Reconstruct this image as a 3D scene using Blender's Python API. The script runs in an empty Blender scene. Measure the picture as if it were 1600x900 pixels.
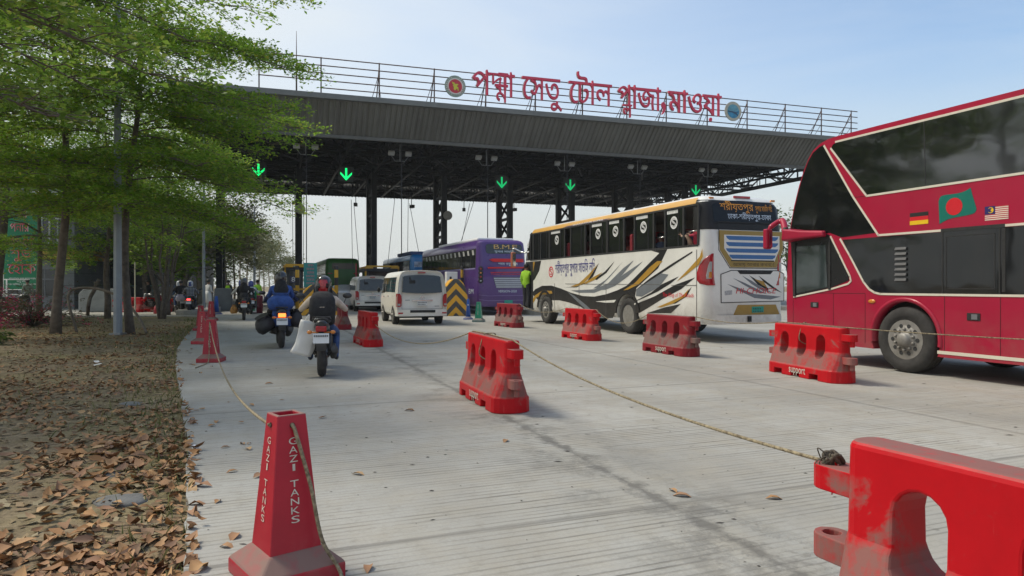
import bpy, bmesh, math, random
from mathutils import Vector, Matrix, noise as mnoise
from mathutils.geometry import tessellate_polygon, delaunay_2d_cdt
R = math.radians
SC = bpy.context.scene
COL = SC.collection
# ------------------------------------------------------------------ camera, sky, sun, exposure
CAMZ, HY, FP = 1.40, 447.0, 1100.0        # eye height, horizon row and focal length of the 1600 px photograph
cam = bpy.data.cameras.new('camera'); cam.lens = 24.75; cam.sensor_width = 36; cam.clip_start = .05; cam.clip_end = 3000
co = bpy.data.objects.new('camera', cam); COL.objects.link(co)
co.location = (0, 0, CAMZ); co.rotation_euler = (R(90) - math.atan(3 / FP), 0, 0)
SC.camera = co
SUN_EL, SUN_AZ = 54.0, -72.0              # degrees; azimuth clockwise from +Y (the view direction)
w = bpy.data.worlds.new('World'); SC.world = w; w.use_nodes = True
wt = w.node_tree; wt.nodes.clear()
def wn(t, **k):
    n = wt.nodes.new(t)
    for a, b in k.items(): setattr(n, a, b)
    return n
sky = wn('ShaderNodeTexSky', sky_type='NISHITA', sun_disc=False, sun_elevation=R(SUN_EL), sun_rotation=R(SUN_AZ), air_density=1.25, dust_density=.8, ozone_density=3.2)
tc = wn('ShaderNodeTexCoord'); mp = wn('ShaderNodeMapping'); mp.inputs['Scale'].default_value = (1.0, 1.6, 4.5)
mp.inputs['Rotation'].default_value = (0, R(14), R(25))
nz = wn('ShaderNodeTexNoise'); nz.inputs['Scale'].default_value = 1.7; nz.inputs['Detail'].default_value = 7; nz.inputs['Roughness'].default_value = .58
nz.inputs['Distortion'].default_value = .6
rp = wn('ShaderNodeMapRange'); rp.inputs[1].default_value = .40; rp.inputs[2].default_value = .72; rp.inputs[3].default_value = .05; rp.inputs[4].default_value = .8
mx = wn('ShaderNodeMix', data_type='RGBA'); mx.inputs[7].default_value = (4.6, 4.95, 5.2, 1)      # thin high cloud, thicker towards the sun (left)
mx2 = wn('ShaderNodeMix', data_type='RGBA'); mx2.inputs[7].default_value = (4.0, 4.15, 4.05, 1)  # grey haze near the horizon
sx = wn('ShaderNodeSeparateXYZ')
ml = wn('ShaderNodeMapRange'); ml.inputs[1].default_value = -.45; ml.inputs[2].default_value = .5; ml.inputs[3].default_value = .92; ml.inputs[4].default_value = .02
mh = wn('ShaderNodeMapRange', interpolation_type='SMOOTHSTEP'); mh.inputs[1].default_value = .02; mh.inputs[2].default_value = .30; mh.inputs[3].default_value = .95; mh.inputs[4].default_value = .0
ad2 = wn('ShaderNodeMath', operation='ADD', use_clamp=True)
mu = wn('ShaderNodeMath', operation='MULTIPLY'); mu.inputs[1].default_value = .30
bg = wn('ShaderNodeBackground'); bg.inputs[1].default_value = .119
ou = wn('ShaderNodeOutputWorld')
L = wt.links.new
L(tc.outputs['Generated'], mp.inputs[0]); L(mp.outputs[0], nz.inputs['Vector']); L(nz.outputs[0], rp.inputs[0])
L(tc.outputs['Generated'], sx.inputs[0]); L(sx.outputs[0], ml.inputs[0]); L(sx.outputs[2], mh.inputs[0])
L(rp.outputs[0], mu.inputs[0]); L(ml.outputs[0], ad2.inputs[0]); L(mu.outputs[0], ad2.inputs[1])
L(ad2.outputs[0], mx.inputs[0]); L(sky.outputs[0], mx.inputs[6]); L(mh.outputs[0], mx2.inputs[0]); L(mx.outputs[2], mx2.inputs[6])
L(mx2.outputs[2], bg.inputs[0]); L(bg.outputs[0], ou.inputs[0])
sl = bpy.data.lights.new('sun', 'SUN'); sl.energy = 2.1; sl.angle = R(16); sl.color = (1, .92, .78)
so = bpy.data.objects.new('sun', sl); COL.objects.link(so)
_d = Vector((math.sin(R(SUN_AZ)) * math.cos(R(SUN_EL)), math.cos(R(SUN_AZ)) * math.cos(R(SUN_EL)), math.sin(R(SUN_EL))))
so.rotation_euler = _d.to_track_quat('Z', 'Y').to_euler()
SC.view_settings.view_transform = 'Standard'; SC.view_settings.look = 'None'; SC.view_settings.gamma = 1
SC.view_settings.exposure = 0.57
SC.cycles.max_bounces = 6; SC.cycles.transparent_max_bounces = 8; SC.cycles.caustics_reflective = False; SC.cycles.caustics_refractive = False

# ------------------------------------------------------------------ helpers
rnd = random.Random(7)
U = rnd.uniform
def G(px, py):                                # point of the ground seen at a pixel
    Y = FP * CAMZ / (py - HY); return Vector(((px - 800) / FP * Y, Y, 0))
def P(px, py, Y): return Vector(((px - 800) / FP * Y, Y, CAMZ - (py - HY) / FP * Y))

class MB:
    def __init__(s): s.V = []; s.F = []; s.M = []; s.S = []
    def add(s, vs, fs, m=0, smooth=False, mx=None):
        o = len(s.V)
        s.V += [tuple(mx @ Vector(v)) for v in vs] if mx is not None else [tuple(v) for v in vs]
        for f in fs: s.F.append([i + o for i in f]); s.M.append(m); s.S.append(smooth)
        return s
    def box(s, c, d, m=0, rot=None, taper=1.0):
        x, y, z = [a / 2 for a in d]; t = taper
        vs = [(-x, -y, -z), (x, -y, -z), (x, y, -z), (-x, y, -z), (-x * t, -y * t, z), (x * t, -y * t, z), (x * t, y * t, z), (-x * t, y * t, z)]
        M = Matrix.Translation(Vector(c))
        if rot is not None: M = M @ (rot if isinstance(rot, Matrix) else Matrix.Rotation(rot, 4, 'Z'))
        return s.add(vs, [(3, 2, 1, 0), (4, 5, 6, 7), (0, 1, 5, 4), (1, 2, 6, 5), (2, 3, 7, 6), (3, 0, 4, 7)], m, False, M)
    def tube(s, pts, r, n=8, m=0, cap=True, closed=False):
        pts = [Vector(p) for p in pts]; k = len(pts)
        rs = r if isinstance(r, (list, tuple)) else [r] * k
        vs = []; prev = None
        for i, p in enumerate(pts):
            a = pts[(i - 1) % k] if (closed or i > 0) else p
            b = pts[(i + 1) % k] if (closed or i < k - 1) else p
            t = (b - a).normalized() if (b - a).length > 1e-9 else Vector((0, 0, 1))
            if prev is None:
                q = Vector((0, 0, 1)) if abs(t.z) < .9 else Vector((1, 0, 0)); x = t.cross(q).normalized()
            else:
                x = prev - t * prev.dot(t); x = x.normalized() if x.length > 1e-6 else t.orthogonal().normalized()
            prev = x; y = t.cross(x)
            for j in range(n):
                a_ = 2 * math.pi * j / n; vs.append(p + (x * math.cos(a_) + y * math.sin(a_)) * rs[i])
        fs = []
        for i in range(k if closed else k - 1):
            for j in range(n):
                a0 = i * n + j; a1 = i * n + (j + 1) % n; b0 = ((i + 1) % k) * n + j; b1 = ((i + 1) % k) * n + (j + 1) % n
                fs.append((a0, a1, b1, b0))
        s.add(vs, fs, m, True)
        if cap and not closed: s.add(vs[:n], [tuple(range(n))[::-1]], m); s.add(vs[-n:], [tuple(range(n))], m)
        return s
    def lathe(s, prof, n=24, m=0, mx=None, smooth=True, cap=True):       # prof: (r, z), turned about local z
        vs = [(r * math.cos(2 * math.pi * j / n), r * math.sin(2 * math.pi * j / n), z) for r, z in prof for j in range(n)]
        fs = [(i * n + j, i * n + (j + 1) % n, (i + 1) * n + (j + 1) % n, (i + 1) * n + j) for i in range(len(prof) - 1) for j in range(n)]
        s.add(vs, fs, m, smooth, mx)
        if cap:
            s.add(vs[:n], [tuple(range(n))[::-1]], m, False, mx); s.add(vs[-n:], [tuple(range(n))], m, False, mx)
        return s
    def prism(s, loops, d0, d1, fr, m=0, back=True, sides=True):   # loops[0] outline, others holes, in 2D; fr(u, v, d) -> 3D
        lv = [[Vector((a, b, 0)) for a, b in l] for l in loops]
        tri = tessellate_polygon(lv); flat = [q for l in loops for q in l]; n = len(flat)
        vs = [fr(a, b, d1) for a, b in flat] + ([fr(a, b, d0) for a, b in flat] if (sides or back) else [])
        fs = [tuple(t) for t in tri]
        if back: fs += [tuple(i + n for i in t[::-1]) for t in tri]
        if sides:
            o = 0
            for l in loops:
                k = len(l)
                for i in range(k): fs.append((o + i, o + (i + 1) % k, n + o + (i + 1) % k, n + o + i))
                o += k
        return s.add(vs, fs, m)
    def loft(s, rings, m=0, smooth=True, cap=True, closed=True):
        n = len(rings[0]); vs = [v for r in rings for v in r]
        fs = [(i * n + j, i * n + (j + 1) % n, (i + 1) * n + (j + 1) % n, (i + 1) * n + j) for i in range(len(rings) - 1) for j in range(n if closed else n - 1)]
        s.add(vs, fs, m, smooth)
        if cap: s.add(rings[0], [tuple(range(n))[::-1]], m); s.add(rings[-1], [tuple(range(n))], m)
        return s
    def ball(s, c, r, m=0, n=12, k=8, sc=(1, 1, 1)):
        pr = [(max(1e-4, r * math.sin(math.pi * i / k)), -r * math.cos(math.pi * i / k)) for i in range(k + 1)]
        return s.lathe(pr, n, m, Matrix.Translation(Vector(c)) @ Matrix.Diagonal((*sc, 1)), True, False)
    def mesh(s, name, mats, fix=True):
        me = bpy.data.meshes.new(name); me.from_pydata(s.V, [], s.F)
        for mt in (mats if isinstance(mats, (list, tuple)) else [mats]): me.materials.append(mt)
        me.polygons.foreach_set('material_index', s.M); me.polygons.foreach_set('use_smooth', s.S)
        if fix:
            b = bmesh.new(); b.from_mesh(me); bmesh.ops.remove_doubles(b, verts=b.verts, dist=1e-5)
            bmesh.ops.recalc_face_normals(b, faces=b.faces); b.to_mesh(me); b.free()
        me.update(); return me
    def build(s, name, mats, parent=None, loc=None, rotz=0, bev=0, fix=True, seg=2, ang=35):
        o = bpy.data.objects.new(name, s.mesh(name, mats, fix)); COL.objects.link(o)
        if parent: o.parent = parent
        if loc is not None: o.location = loc
        o.rotation_euler.z = rotz
        if bev:
            md = o.modifiers.new('bevel', 'BEVEL'); md.width = bev; md.segments = seg; md.limit_method = 'ANGLE'; md.angle_limit = R(ang)
            md.harden_normals = False
        return o
def tag(o, label=None, cat=None, group=None, kind=None):
    for k, v in (('label', label), ('category', cat), ('group', group), ('kind', kind)):
        if v: o[k] = v
    return o
def thing(name, label, cat, loc=(0, 0, 0), rotz=0, group=None):
    o = bpy.data.objects.new(name, None); COL.objects.link(o); o.empty_display_size = .1
    o.location = loc; o.rotation_euler.z = rotz
    return tag(o, label, cat, group)
def copy_tree(o, parent=None, loc=None, rotz=None, label=None):
    c = o.copy(); COL.objects.link(c)
    if parent is not None: c.parent = parent
    for ch in [q for q in o.children]: copy_tree(ch, c)
    if loc is not None: c.location = loc
    if rotz is not None: c.rotation_euler.z = rotz
    if label: c['label'] = label
    return c
def arc(cx, cy, rx, ry, a0, a1, n):
    return [(cx + rx * math.cos(R(a0 + (a1 - a0) * i / n)), cy + ry * math.sin(R(a0 + (a1 - a0) * i / n))) for i in range(n + 1)]
def oval(cx, cz, w, h, n=8):                   # upright slot outline
    r = w / 2; return arc(cx, cz + h / 2 - r, r, r, 0, 180, n) + arc(cx, cz - h / 2 + r, r, r, 180, 360, n)
def rrect(x0, y0, x1, y1, r, n=4):
    return arc(x1 - r, y1 - r, r, r, 0, 90, n) + arc(x0 + r, y1 - r, r, r, 90, 180, n) + arc(x0 + r, y0 + r, r, r, 180, 270, n) + arc(x1 - r, y0 + r, r, r, 270, 360, n)
def spline(pts, n=6, closed=False):            # Catmull-Rom through 2D or 3D points
    q = [Vector((*p, 0)) if len(p) == 2 else Vector(p) for p in pts]; k = len(q); out = []; d = len(pts[0])
    for i in range(k if closed else k - 1):
        g = (lambda j: q[j % k]) if closed else (lambda j: q[max(0, min(k - 1, j))])
        a, b, c, e = g(i - 1), g(i), g(i + 1), g(i + 2)
        for j in range(n):
            t = j / n
            v = .5 * ((2 * b) + (c - a) * t + (2 * a - 5 * b + 4 * c - e) * t * t + (3 * b - a - 3 * c + e) * t ** 3)
            out.append(tuple(v[:d]))
    if not closed: out.append(tuple(q[-1][:d]))
    return out

# ------------------------------------------------------------------ lettering: glyph outlines, filled contour by contour
_gl = {}
def cdt_fill(loops):
    """non-zero-winding fill of outline loops: (points, triangles)"""
    vs, es = [], []
    for l in loops:
        k = len(vs); vs += [Vector(p) for p in l]; es += [(k + i, k + (i + 1) % len(l)) for i in range(len(l))]
    if not vs: return [], []
    v2, e2, f2 = delaunay_2d_cdt(vs, es, [], 0, 1e-5)[:3]
    edges = [(l[i - 1], l[i]) for l in loops for i in range(len(l))]; keep = []
    for f in f2:
        x = sum(v2[i].x for i in f) / len(f); y = sum(v2[i].y for i in f) / len(f); wnd = 0
        for (x0, y0), (x1, y1) in edges:
            if (y0 <= y) != (y1 <= y):
                if (x1 - x0) * (y - y0) / (y1 - y0) + x0 > x: wnd += 1 if y1 > y0 else -1
        if wnd: keep.append(tuple(f))
    return [(v.x, v.y) for v in v2], keep
def glyph_geo(txt, off=0.0):
    """Outline of a run of letters and its non-zero-winding fill: (2D points, triangles, outline loops)."""
    key = (txt, off)
    if key in _gl: return _gl[key]
    c = bpy.data.curves.new('lettering', 'FONT'); c.body = txt; c.size = 1; c.offset = off; c.fill_mode = 'NONE'; c.resolution_u = 3
    o = bpy.data.objects.new('lettering', c); me = bpy.data.meshes.new_from_object(o)
    nb = {}
    for e in me.edges:
        p, q = e.vertices; nb.setdefault(p, []).append(q); nb.setdefault(q, []).append(p)
    loops = []; seen = set()
    for v in nb:
        if v in seen: continue
        l = [v]; seen.add(v); cur = v
        while True:
            nx = [q for q in nb[cur] if q not in seen]
            if not nx: break
            cur = nx[0]; seen.add(cur); l.append(cur)
        pts = []
        for i in l:
            p = (me.vertices[i].co.x, me.vertices[i].co.y)
            if not pts or (abs(p[0] - pts[-1][0]) + abs(p[1] - pts[-1][1]) > 1e-4): pts.append(p)
        first = min(l); 
        if len(pts) > 2: loops.append((first, l, pts))
    # walking direction: follow the curve's own point order
    out = []
    for first, l, pts in loops:
        up = sum(1 for i in range(len(l)) if l[i] > l[i - 1])
        out.append(pts if up >= len(l) / 2 else pts[::-1])
    bpy.data.objects.remove(o); bpy.data.curves.remove(c); bpy.data.meshes.remove(me)
    res = (*cdt_fill(out), out)
    _gl[key] = res
    return res
def text_groups(txt, off=0.0):
    """A run of letters; '{a/b}' sets b small below a (a stacked conjunct)."""
    segs = []; buf = ''; i = 0
    while i < len(txt):
        if txt[i] == '{':
            if buf: segs.append(buf); buf = ''
            j = txt.index('}', i); segs.append(tuple(txt[i + 1:j].split('/'))); i = j + 1
        else: buf += txt[i]; i += 1
    if buf: segs.append(buf)
    out = []; x = 0.0
    def ext(g): a = [p[0] for p in g[0]]; return (min(a), max(a)) if a else (0, 0)
    def put_(g, f): out.append(([f(*p) for p in g[0]], g[1], [[f(*p) for p in l] for l in g[2]]))
    def bar(q): out.append((q, [(0, 1, 2), (0, 2, 3)], [q]))
    for sg in segs:
        if isinstance(sg, str):
            g = glyph_geo(sg, off); put_(g, lambda px, py, x=x: (px + x, py)); x += ext(g)[1] - .005
        elif sg[1] == 'দম':
            A = glyph_geo('দ', off); B = glyph_geo('ম', off)
            put_(A, lambda px, py, x=x: (px * .80 + x, .622 - (.622 - py) * .70)); put_(B, lambda px, py, x=x: (px * .80 + x + .17, (py - .622) * .78 + .33))
            x1 = x + .17 + ext(B)[1] * .80
            bar([(x + .3, .555), (x1, .555), (x1, .645), (x + .3, .645)]); bar([(x1 - .16, .2), (x1 - .065, .2), (x1 - .065, .6), (x1 - .16, .6)]); x = x1 - .01
        else:
            A = glyph_geo(sg[0], off); B = glyph_geo(sg[1], off); a, b = ext(A); c, d = ext(B); k = .60
            put_(A, lambda px, py, x=x: (px + x, .622 - (.622 - py) * .86)); put_(B, lambda px, py, x=x: ((px - c) * k + x + (b - (d - c) * k) - .02, (py - .62) * k + .10)); x += b - .005
    return out
def lettering(mb, txt, fr, u0, u1, v0, size=None, m=0, off=0.0, d=.004, thick=0.0, align='fit', fitw=True, shear=0.0, step=.0006):
    """Letters between u0 and u1 with baseline v0; fr(u, v, d) -> 3D."""
    gs = text_groups(txt, off); xs = [p[0] for g in gs for p in g[0]]
    if not xs: return
    a, b = min(xs), max(xs)
    if size is None: size = abs(u1 - u0) / (b - a)
    kx = (u1 - u0) / (b - a); f = lambda x, y: (u0 + (x - a) * kx + shear * y * size, v0 + y * size)
    for i, (vs, tri, loops) in enumerate(gs):
        dd = d + thick + step * (i % 4); mb.add([fr(*f(*p), dd) for p in vs], tri, m)
        if thick:
            for l in loops:
                k = len(l); q = [f(*p) for p in l]; mb.add([fr(*p, dd) for p in q] + [fr(*p, d) for p in q], [(j, (j + 1) % k, k + (j + 1) % k, k + j) for j in range(k)], m)

# ------------------------------------------------------------------ materials
_mats = {}
class NT:
    def __init__(s, name):
        s.m = bpy.data.materials.new(name); s.m.use_nodes = True; s.t = s.m.node_tree; s.t.nodes.clear()
        s.out = s.t.nodes.new('ShaderNodeOutputMaterial')
    def n(s, ty, ins=None, **k):
        n = s.t.nodes.new('ShaderNode' + ty)
        for a, b in k.items(): setattr(n, a, b)
        for a, b in (ins or {}).items():
            i = n.inputs[a]
            if isinstance(b, bpy.types.NodeSocket): s.t.links.new(b, i)
            elif isinstance(b, bpy.types.Node): s.t.links.new(b.outputs[0], i)
            else: i.default_value = b
        return n
    def math(s, op, a, b=0.0, c=0.0, clamp=False): return s.n('Math', {0: a, 1: b, 2: c}, operation=op, use_clamp=clamp).outputs[0]
    def noise(s, vec, sc, det=4, ro=.55, dist=0): return s.n('TexNoise', {'Vector': vec, 'Scale': sc, 'Detail': det, 'Roughness': ro, 'Distortion': dist}).outputs[0]
    def mix(s, f, a, b, mode='MIX'): return s.n('Mix', {0: f, 6: a, 7: b}, data_type='RGBA', blend_type=mode).outputs[2]
    def rng(s, v, a, b, c=0.0, d=1.0): return s.n('MapRange', {0: v, 1: a, 2: b, 3: c, 4: d}).outputs[0]
    def done(s, sh): s.t.links.new(sh.outputs[0] if isinstance(sh, bpy.types.Node) else sh, s.out.inputs[0]); return s.m
def c4(c, k=1.0): return (c[0] * k, c[1] * k, c[2] * k, 1)
def pm(name, col, rough=.5, metal=0.0, var=.12, sc=5, bump=0.0, bsc=60, dirt=0.0, dcol=(.23, .2, .165), dz=(0., 1.), spec=.5, coat=0.0, emit=0.0, alpha=1.0):
    if name in _mats: return _mats[name]
    t = NT(name); o = t.n('TexCoord').outputs['Object']
    nz = t.noise(o, sc, 5, .6)
    c = t.mix(t.rng(nz, .3, .7), c4(col, 1 - var), c4(col, 1 + var))
    r = t.rng(t.noise(o, sc * 2.3, 4), .3, .7, max(.02, rough * .85), min(1, rough * 1.2))
    if dirt:
        z = t.n('SeparateXYZ', {0: o}).outputs[2]
        f = t.math('MULTIPLY', t.rng(z, dz[0], dz[1], 1.0, .12), t.rng(t.noise(o, 3.1, 7, .65, .4), .32, .66, .15, 1.0))
        f = t.math('MULTIPLY', f, dirt, clamp=True)
        c = t.mix(f, c, c4(dcol)); r = t.math('ADD', r, t.math('MULTIPLY', f, .4), clamp=True)
    ins = {'Base Color': c, 'Roughness': r, 'Metallic': metal, 'Specular IOR Level': spec, 'Coat Weight': coat, 'Coat Roughness': .08}
    if emit: ins['Emission Color'] = c4(col); ins['Emission Strength'] = emit
    if alpha < 1: ins['Alpha'] = alpha
    if bump:
        b = t.n('Bump', {'Strength': bump, 'Distance': .01, 'Height': t.noise(o, bsc, 5, .6)}); ins['Normal'] = b.outputs[0]
    _mats[name] = t.done(t.n('BsdfPrincipled', ins)); return _mats[name]
def leaf_mat(name, cols, tr=.35, rough=.5):
    t = NT(name); rd = t.n('NewGeometry').outputs['Random Per Island']
    cr = t.n('ValToRGB', {0: rd}); e = cr.color_ramp.elements
    e[0].color = c4(cols[0]); e[1].color = c4(cols[-1]); e[0].position = 0; e[1].position = 1
    for i, c in enumerate(cols[1:-1]):
        q = e.new((i + 1) / (len(cols) - 1)); q.color = c4(c)
    p = t.n('BsdfPrincipled', {'Base Color': cr.outputs[0], 'Roughness': rough, 'Specular IOR Level': .3})
    if not tr: return t.done(p)
    b = t.mix(.5, cr.outputs[0], (.2, .26, .02, 1), 'ADD') if False else cr.outputs[0]
    tl = t.n('BsdfTranslucent', {0: t.n('Gamma', {0: b, 1: .85}).outputs[0]})
    return t.done(t.n('MixShader', {0: tr, 1: p.outputs[0], 2: tl.outputs[0]}))
def glass(name, col=(.02, .022, .024), rough=.05): return pm(name, col, rough, 0, .05, 3, spec=.6)
# ------------------------------------------------------------------ ground, lawn, concrete
def mat_concrete():
    t = NT('concrete'); o = t.n('TexCoord').outputs['Object']; s = t.n('SeparateXYZ', {0: o}); x, y = s.outputs[0], s.outputs[1]
    big = t.noise(o, .35, 5, .6); mid = t.noise(o, 2.2, 6, .65); fine = t.noise(o, 55, 4, .7)
    c = t.mix(t.rng(big, .3, .7), (.29, .282, .255, 1), (.47, .462, .425, 1))
    c = t.mix(t.rng(mid, .42, .68, 0, .7), c, (.36, .33, .27, 1)); c = t.mix(t.rng(t.noise(o, 9, 6, .72), .52, .7, 0, .5), c, (.24, .225, .19, 1))
    c = t.mix(t.rng(fine, .35, .7, .25, 0), c, (.2, .19, .175, 1))
    wob = t.math('MULTIPLY', t.noise(t.n('Mapping', {0: o, 'Scale': (.35, 5, 1)}), 1.0, 3), 1.1)
    ph = t.math('ADD', t.math('DIVIDE', y, .062), wob)
    sn = t.math('SINE', t.math('MULTIPLY', ph, 6.2832))
    ln_ = t.noise(t.n('Mapping', {0: o, 'Scale': (.45, 16.13, 1)}), 1.0, 3, .6)
    gm = t.math('MULTIPLY', t.rng(sn, .35, .9, 0, 1), t.rng(ln_, .38, .62, .1, 1))
    ch = t.rng(t.noise(t.n('Mapping', {0: o, 'Scale': (2.2, 20, 1)}), 1.0, 3, .6), .62, .7, 0, .9)
    gr = t.math('MULTIPLY', t.math('MAXIMUM', gm, t.math('MULTIPLY', ch, t.rng(sn, -.2, .6))), t.rng(t.noise(o, .8, 4, .6), .34, .6, .12, 1.0), clamp=True)
    c = t.mix(t.math('MULTIPLY', gr, .85), c, (.16, .15, .13, 1))
    # longitudinal joints with dirty edges
    jn = None
    for k, (a, b, wd) in enumerate(((2.46, .043, .055), (6.9, .02, .03), (11.0, 0, .03), (-2.2, -.05, .03), (15.0, 0, .03))):
        d = t.math('ABSOLUTE', t.math('SUBTRACT', t.math('SUBTRACT', x, a), t.math('MULTIPLY', y, b)))
        d = t.math('SUBTRACT', d, t.math('MULTIPLY', t.math('SUBTRACT', t.noise(o, 3.2, 6, .7), .5), (.46 if k == 0 else .12)))
        f = t.rng(d, wd * .1, wd * (1.5 if k == 0 else 1.9), .95 if k == 0 else .55, 0)
        jn = f if jn is None else t.math('MAXIMUM', jn, f)
        if k == 0:
            sp = t.math('MULTIPLY', t.rng(d, .0, .9, 1, 0), t.rng(t.noise(o, 1.5, 8, .75), .5, .6, 0, .8), clamp=True)
            jn = t.math('MAXIMUM', jn, sp)
    m5 = t.math('ABSOLUTE', t.math('SUBTRACT', t.math('MODULO', t.math('ADD', y, 104.3), 4.6), 2.3))
    m5 = t.math('ADD', m5, t.math('MULTIPLY', t.math('SUBTRACT', t.noise(o, 5, 4), .5), .02))
    jn = t.math('MAXIMUM', jn, t.rng(m5, .008, .03, .7, 0))
    c = t.mix(t.math('MULTIPLY', jn, .78), c, (.11, .105, .095, 1))
    for sx_, sy_, rx_, ry_, am in ((2.72, 3.05, .22, .75, .85), (2.98, 4.6, .14, .5, .6), (2.85, 8.8, .16, .9, .6), (3.1, 13.6, .3, 1.1, .6), (1.2, 7.6, .5, .35, .25), (6.2, 8.2, .6, .5, .35), (4.4, 5.2, .35, .4, .25)):
        q = t.math('ADD', t.math('POWER', t.math('DIVIDE', t.math('SUBTRACT', x, sx_), rx_), 2), t.math('POWER', t.math('DIVIDE', t.math('SUBTRACT', y, sy_), ry_), 2))
        q = t.math('ADD', q, t.math('MULTIPLY', t.math('SUBTRACT', t.noise(o, 4.5, 8, .75), .5), 6.0))
        jn = t.math('MAXIMUM', jn, t.rng(q, .3, 1.0, am, 0))
    # oil drips and worn wheel tracks
    oil = t.rng(t.noise(o, 6.5, 3, .5), .70, .76, 0, .55)
    c = t.mix(oil, c, (.09, .085, .08, 1))
    tr = t.rng(t.noise(t.n('Mapping', {0: o, 'Scale': (1.1, .07, 1)}), 1, 3, .5), .48, .72, 0, .5)
    c = t.mix(tr, c, (.25, .235, .205, 1))
    h = t.math('SUBTRACT', t.math('MULTIPLY', fine, .25), t.math('ADD', gr, jn))
    bp = t.n('Bump', {'Strength': .55, 'Distance': .012, 'Height': h})
    return t.done(t.n('BsdfPrincipled', {'Base Color': c, 'Roughness': .85, 'Specular IOR Level': .25, 'Normal': bp.outputs[0]}))
def mat_soil(name='soil', k=1.0):
    t = NT(name); o = t.n('TexCoord').outputs['Object']
    a = t.noise(o, .45, 6, .65); b = t.noise(o, 4.5, 6, .7); f = t.noise(o, 38, 5, .7)
    c = t.mix(t.rng(b, .3, .7), (.20 * k, .155 * k, .10 * k, 1), (.36 * k, .285 * k, .185 * k, 1))
    c = t.mix(t.rng(a, .46, .62, 0, .75), c, (.32 * k, .27 * k, .13 * k, 1))
    c = t.mix(t.rng(t.noise(o, 1.1, 5, .6), .56, .72, 0, .3), c, (.14 * k, .13 * k, .05 * k, 1))
    c = t.mix(t.rng(f, .35, .65, .45, 0), c, (.06 * k, .045 * k, .03 * k, 1))
    bp = t.n('Bump', {'Strength': .8, 'Distance': .03, 'Height': t.math('ADD', t.math('MULTIPLY', f, .5), b)})
    return t.done(t.n('BsdfPrincipled', {'Base Color': c, 'Roughness': .95, 'Specular IOR Level': .1, 'Normal': bp.outputs[0]}))
M_CONC = mat_concrete(); M_SOIL = mat_soil()
m = MB(); m.add([(-1500, -60, -.09), (1500, -60, -.09), (1500, 2400, -.09), (-1500, 2400, -.09)], [(0, 1, 2, 3)])
tag(m.build('ground', mat_soil('far_soil', .9)), kind='structure')
TH = R(22)
edge = [(.4, -4), (-.62, .5)] + [(q.x, q.y) for q in (G(285, 905), G(291, 800), G(293, 700), G(283, 620), G(275, 572), G(277, 545), G(288, 527), G(303, 512), G(322, 499), G(326, 494.5))]
edge += [(G(240, 493.6).x, G(240, 493.6).y), (G(100, 494).x, G(100, 494).y), (G(-60, 494).x, G(-60, 494).y), (-70, 34), (-120, 60), (-120, 170), (120, 170), (90, -4)]
def unrot(p): return (p[0] * math.cos(TH) + p[1] * math.sin(TH), -p[0] * math.sin(TH) + p[1] * math.cos(TH))
m = MB(); ed = []
for i in range(len(edge)):                      # fine, slightly broken slab edge beside the lawn
    a, b = Vector(edge[i]), Vector(edge[(i + 1) % len(edge)])
    n = max(1, int((b - a).length / .12)) if i < 11 else 1
    for j in range(n):
        p = a.lerp(b, j / n); ed.append((p.x + (U(-.016, .016) if i < 11 else 0), p.y))
m.prism([[unrot(p) for p in ed]], -.075, 0, lambda u, v, d: (u, v, d), back=False)
tag(m.build('road', M_CONC, rotz=TH, fix=True), kind='structure')
def lawn_h(x, y):
    n = mnoise.noise(Vector((x * .5, y * .5, 0))) * .035 + mnoise.noise(Vector((x * 2.1, y * 2.1, 3))) * .018
    return -.04 + n
def road_edge_x(y):                             # left edge of the slab at a depth
    pts = edge[1:12]
    for (x0, y0), (x1, y1) in zip(pts, pts[1:]):
        if y0 <= y <= y1: return x0 + (x1 - x0) * (y - y0) / max(1e-6, y1 - y0)
    return pts[0][0] if y < pts[0][1] else pts[-1][0]
m = MB(); xs = [-.2 - .3 * i for i in range(130)]; ys = [.4 + .3 * i for i in range(112)]
vs = [(x - .25 * max(0, y - 8) * .0, y, lawn_h(x, y) if x < road_edge_x(y) + .05 else -.085) for y in ys for x in xs]
nx = len(xs)
m.add(vs, [(j * nx + i, j * nx + i + 1, (j + 1) * nx + i + 1, (j + 1) * nx + i) for j in range(len(ys) - 1) for i in range(nx - 1)], 0, True)
tag(m.build('lawn', M_SOIL, fix=True), kind='structure')

# fallen leaves (stuff): curled leaves, thick near the road edge, thinning out
M_LITTER = leaf_mat('dry_leaves', [(.14, .07, .03), (.36, .185, .075), (.24, .13, .07), (.44, .26, .12), (.30, .165, .10), (.40, .215, .09), (.18, .105, .07), (.50, .33, .17)], 0, .75)
def add_leaf(m, p, L, W, yaw, tilt, roll, curl):
    Mx = Matrix.Translation(p) @ Matrix.Rotation(yaw, 4, 'Z') @ Matrix.Rotation(tilt, 4, 'X') @ Matrix.Rotation(roll, 4, 'Y')
    vs = []
    for i, (t, wd) in enumerate(((0, .08), (.3, .85), (.65, 1.), (1., .05))):
        z = curl * (t - .5) ** 2 * L * 2.2
        vs += [(-W * wd / 2, (t - .5) * L, z + W * wd * .22), (0, (t - .5) * L, z), (W * wd / 2, (t - .5) * L, z + W * wd * .22)]
    fs = []
    for i in range(3):
        for j in range(2): fs.append((i * 3 + j, i * 3 + j + 1, i * 3 + j + 4, i * 3 + j + 3))
    m.add(vs, fs, 0, True, Mx)
m = MB(); n = 0
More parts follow.
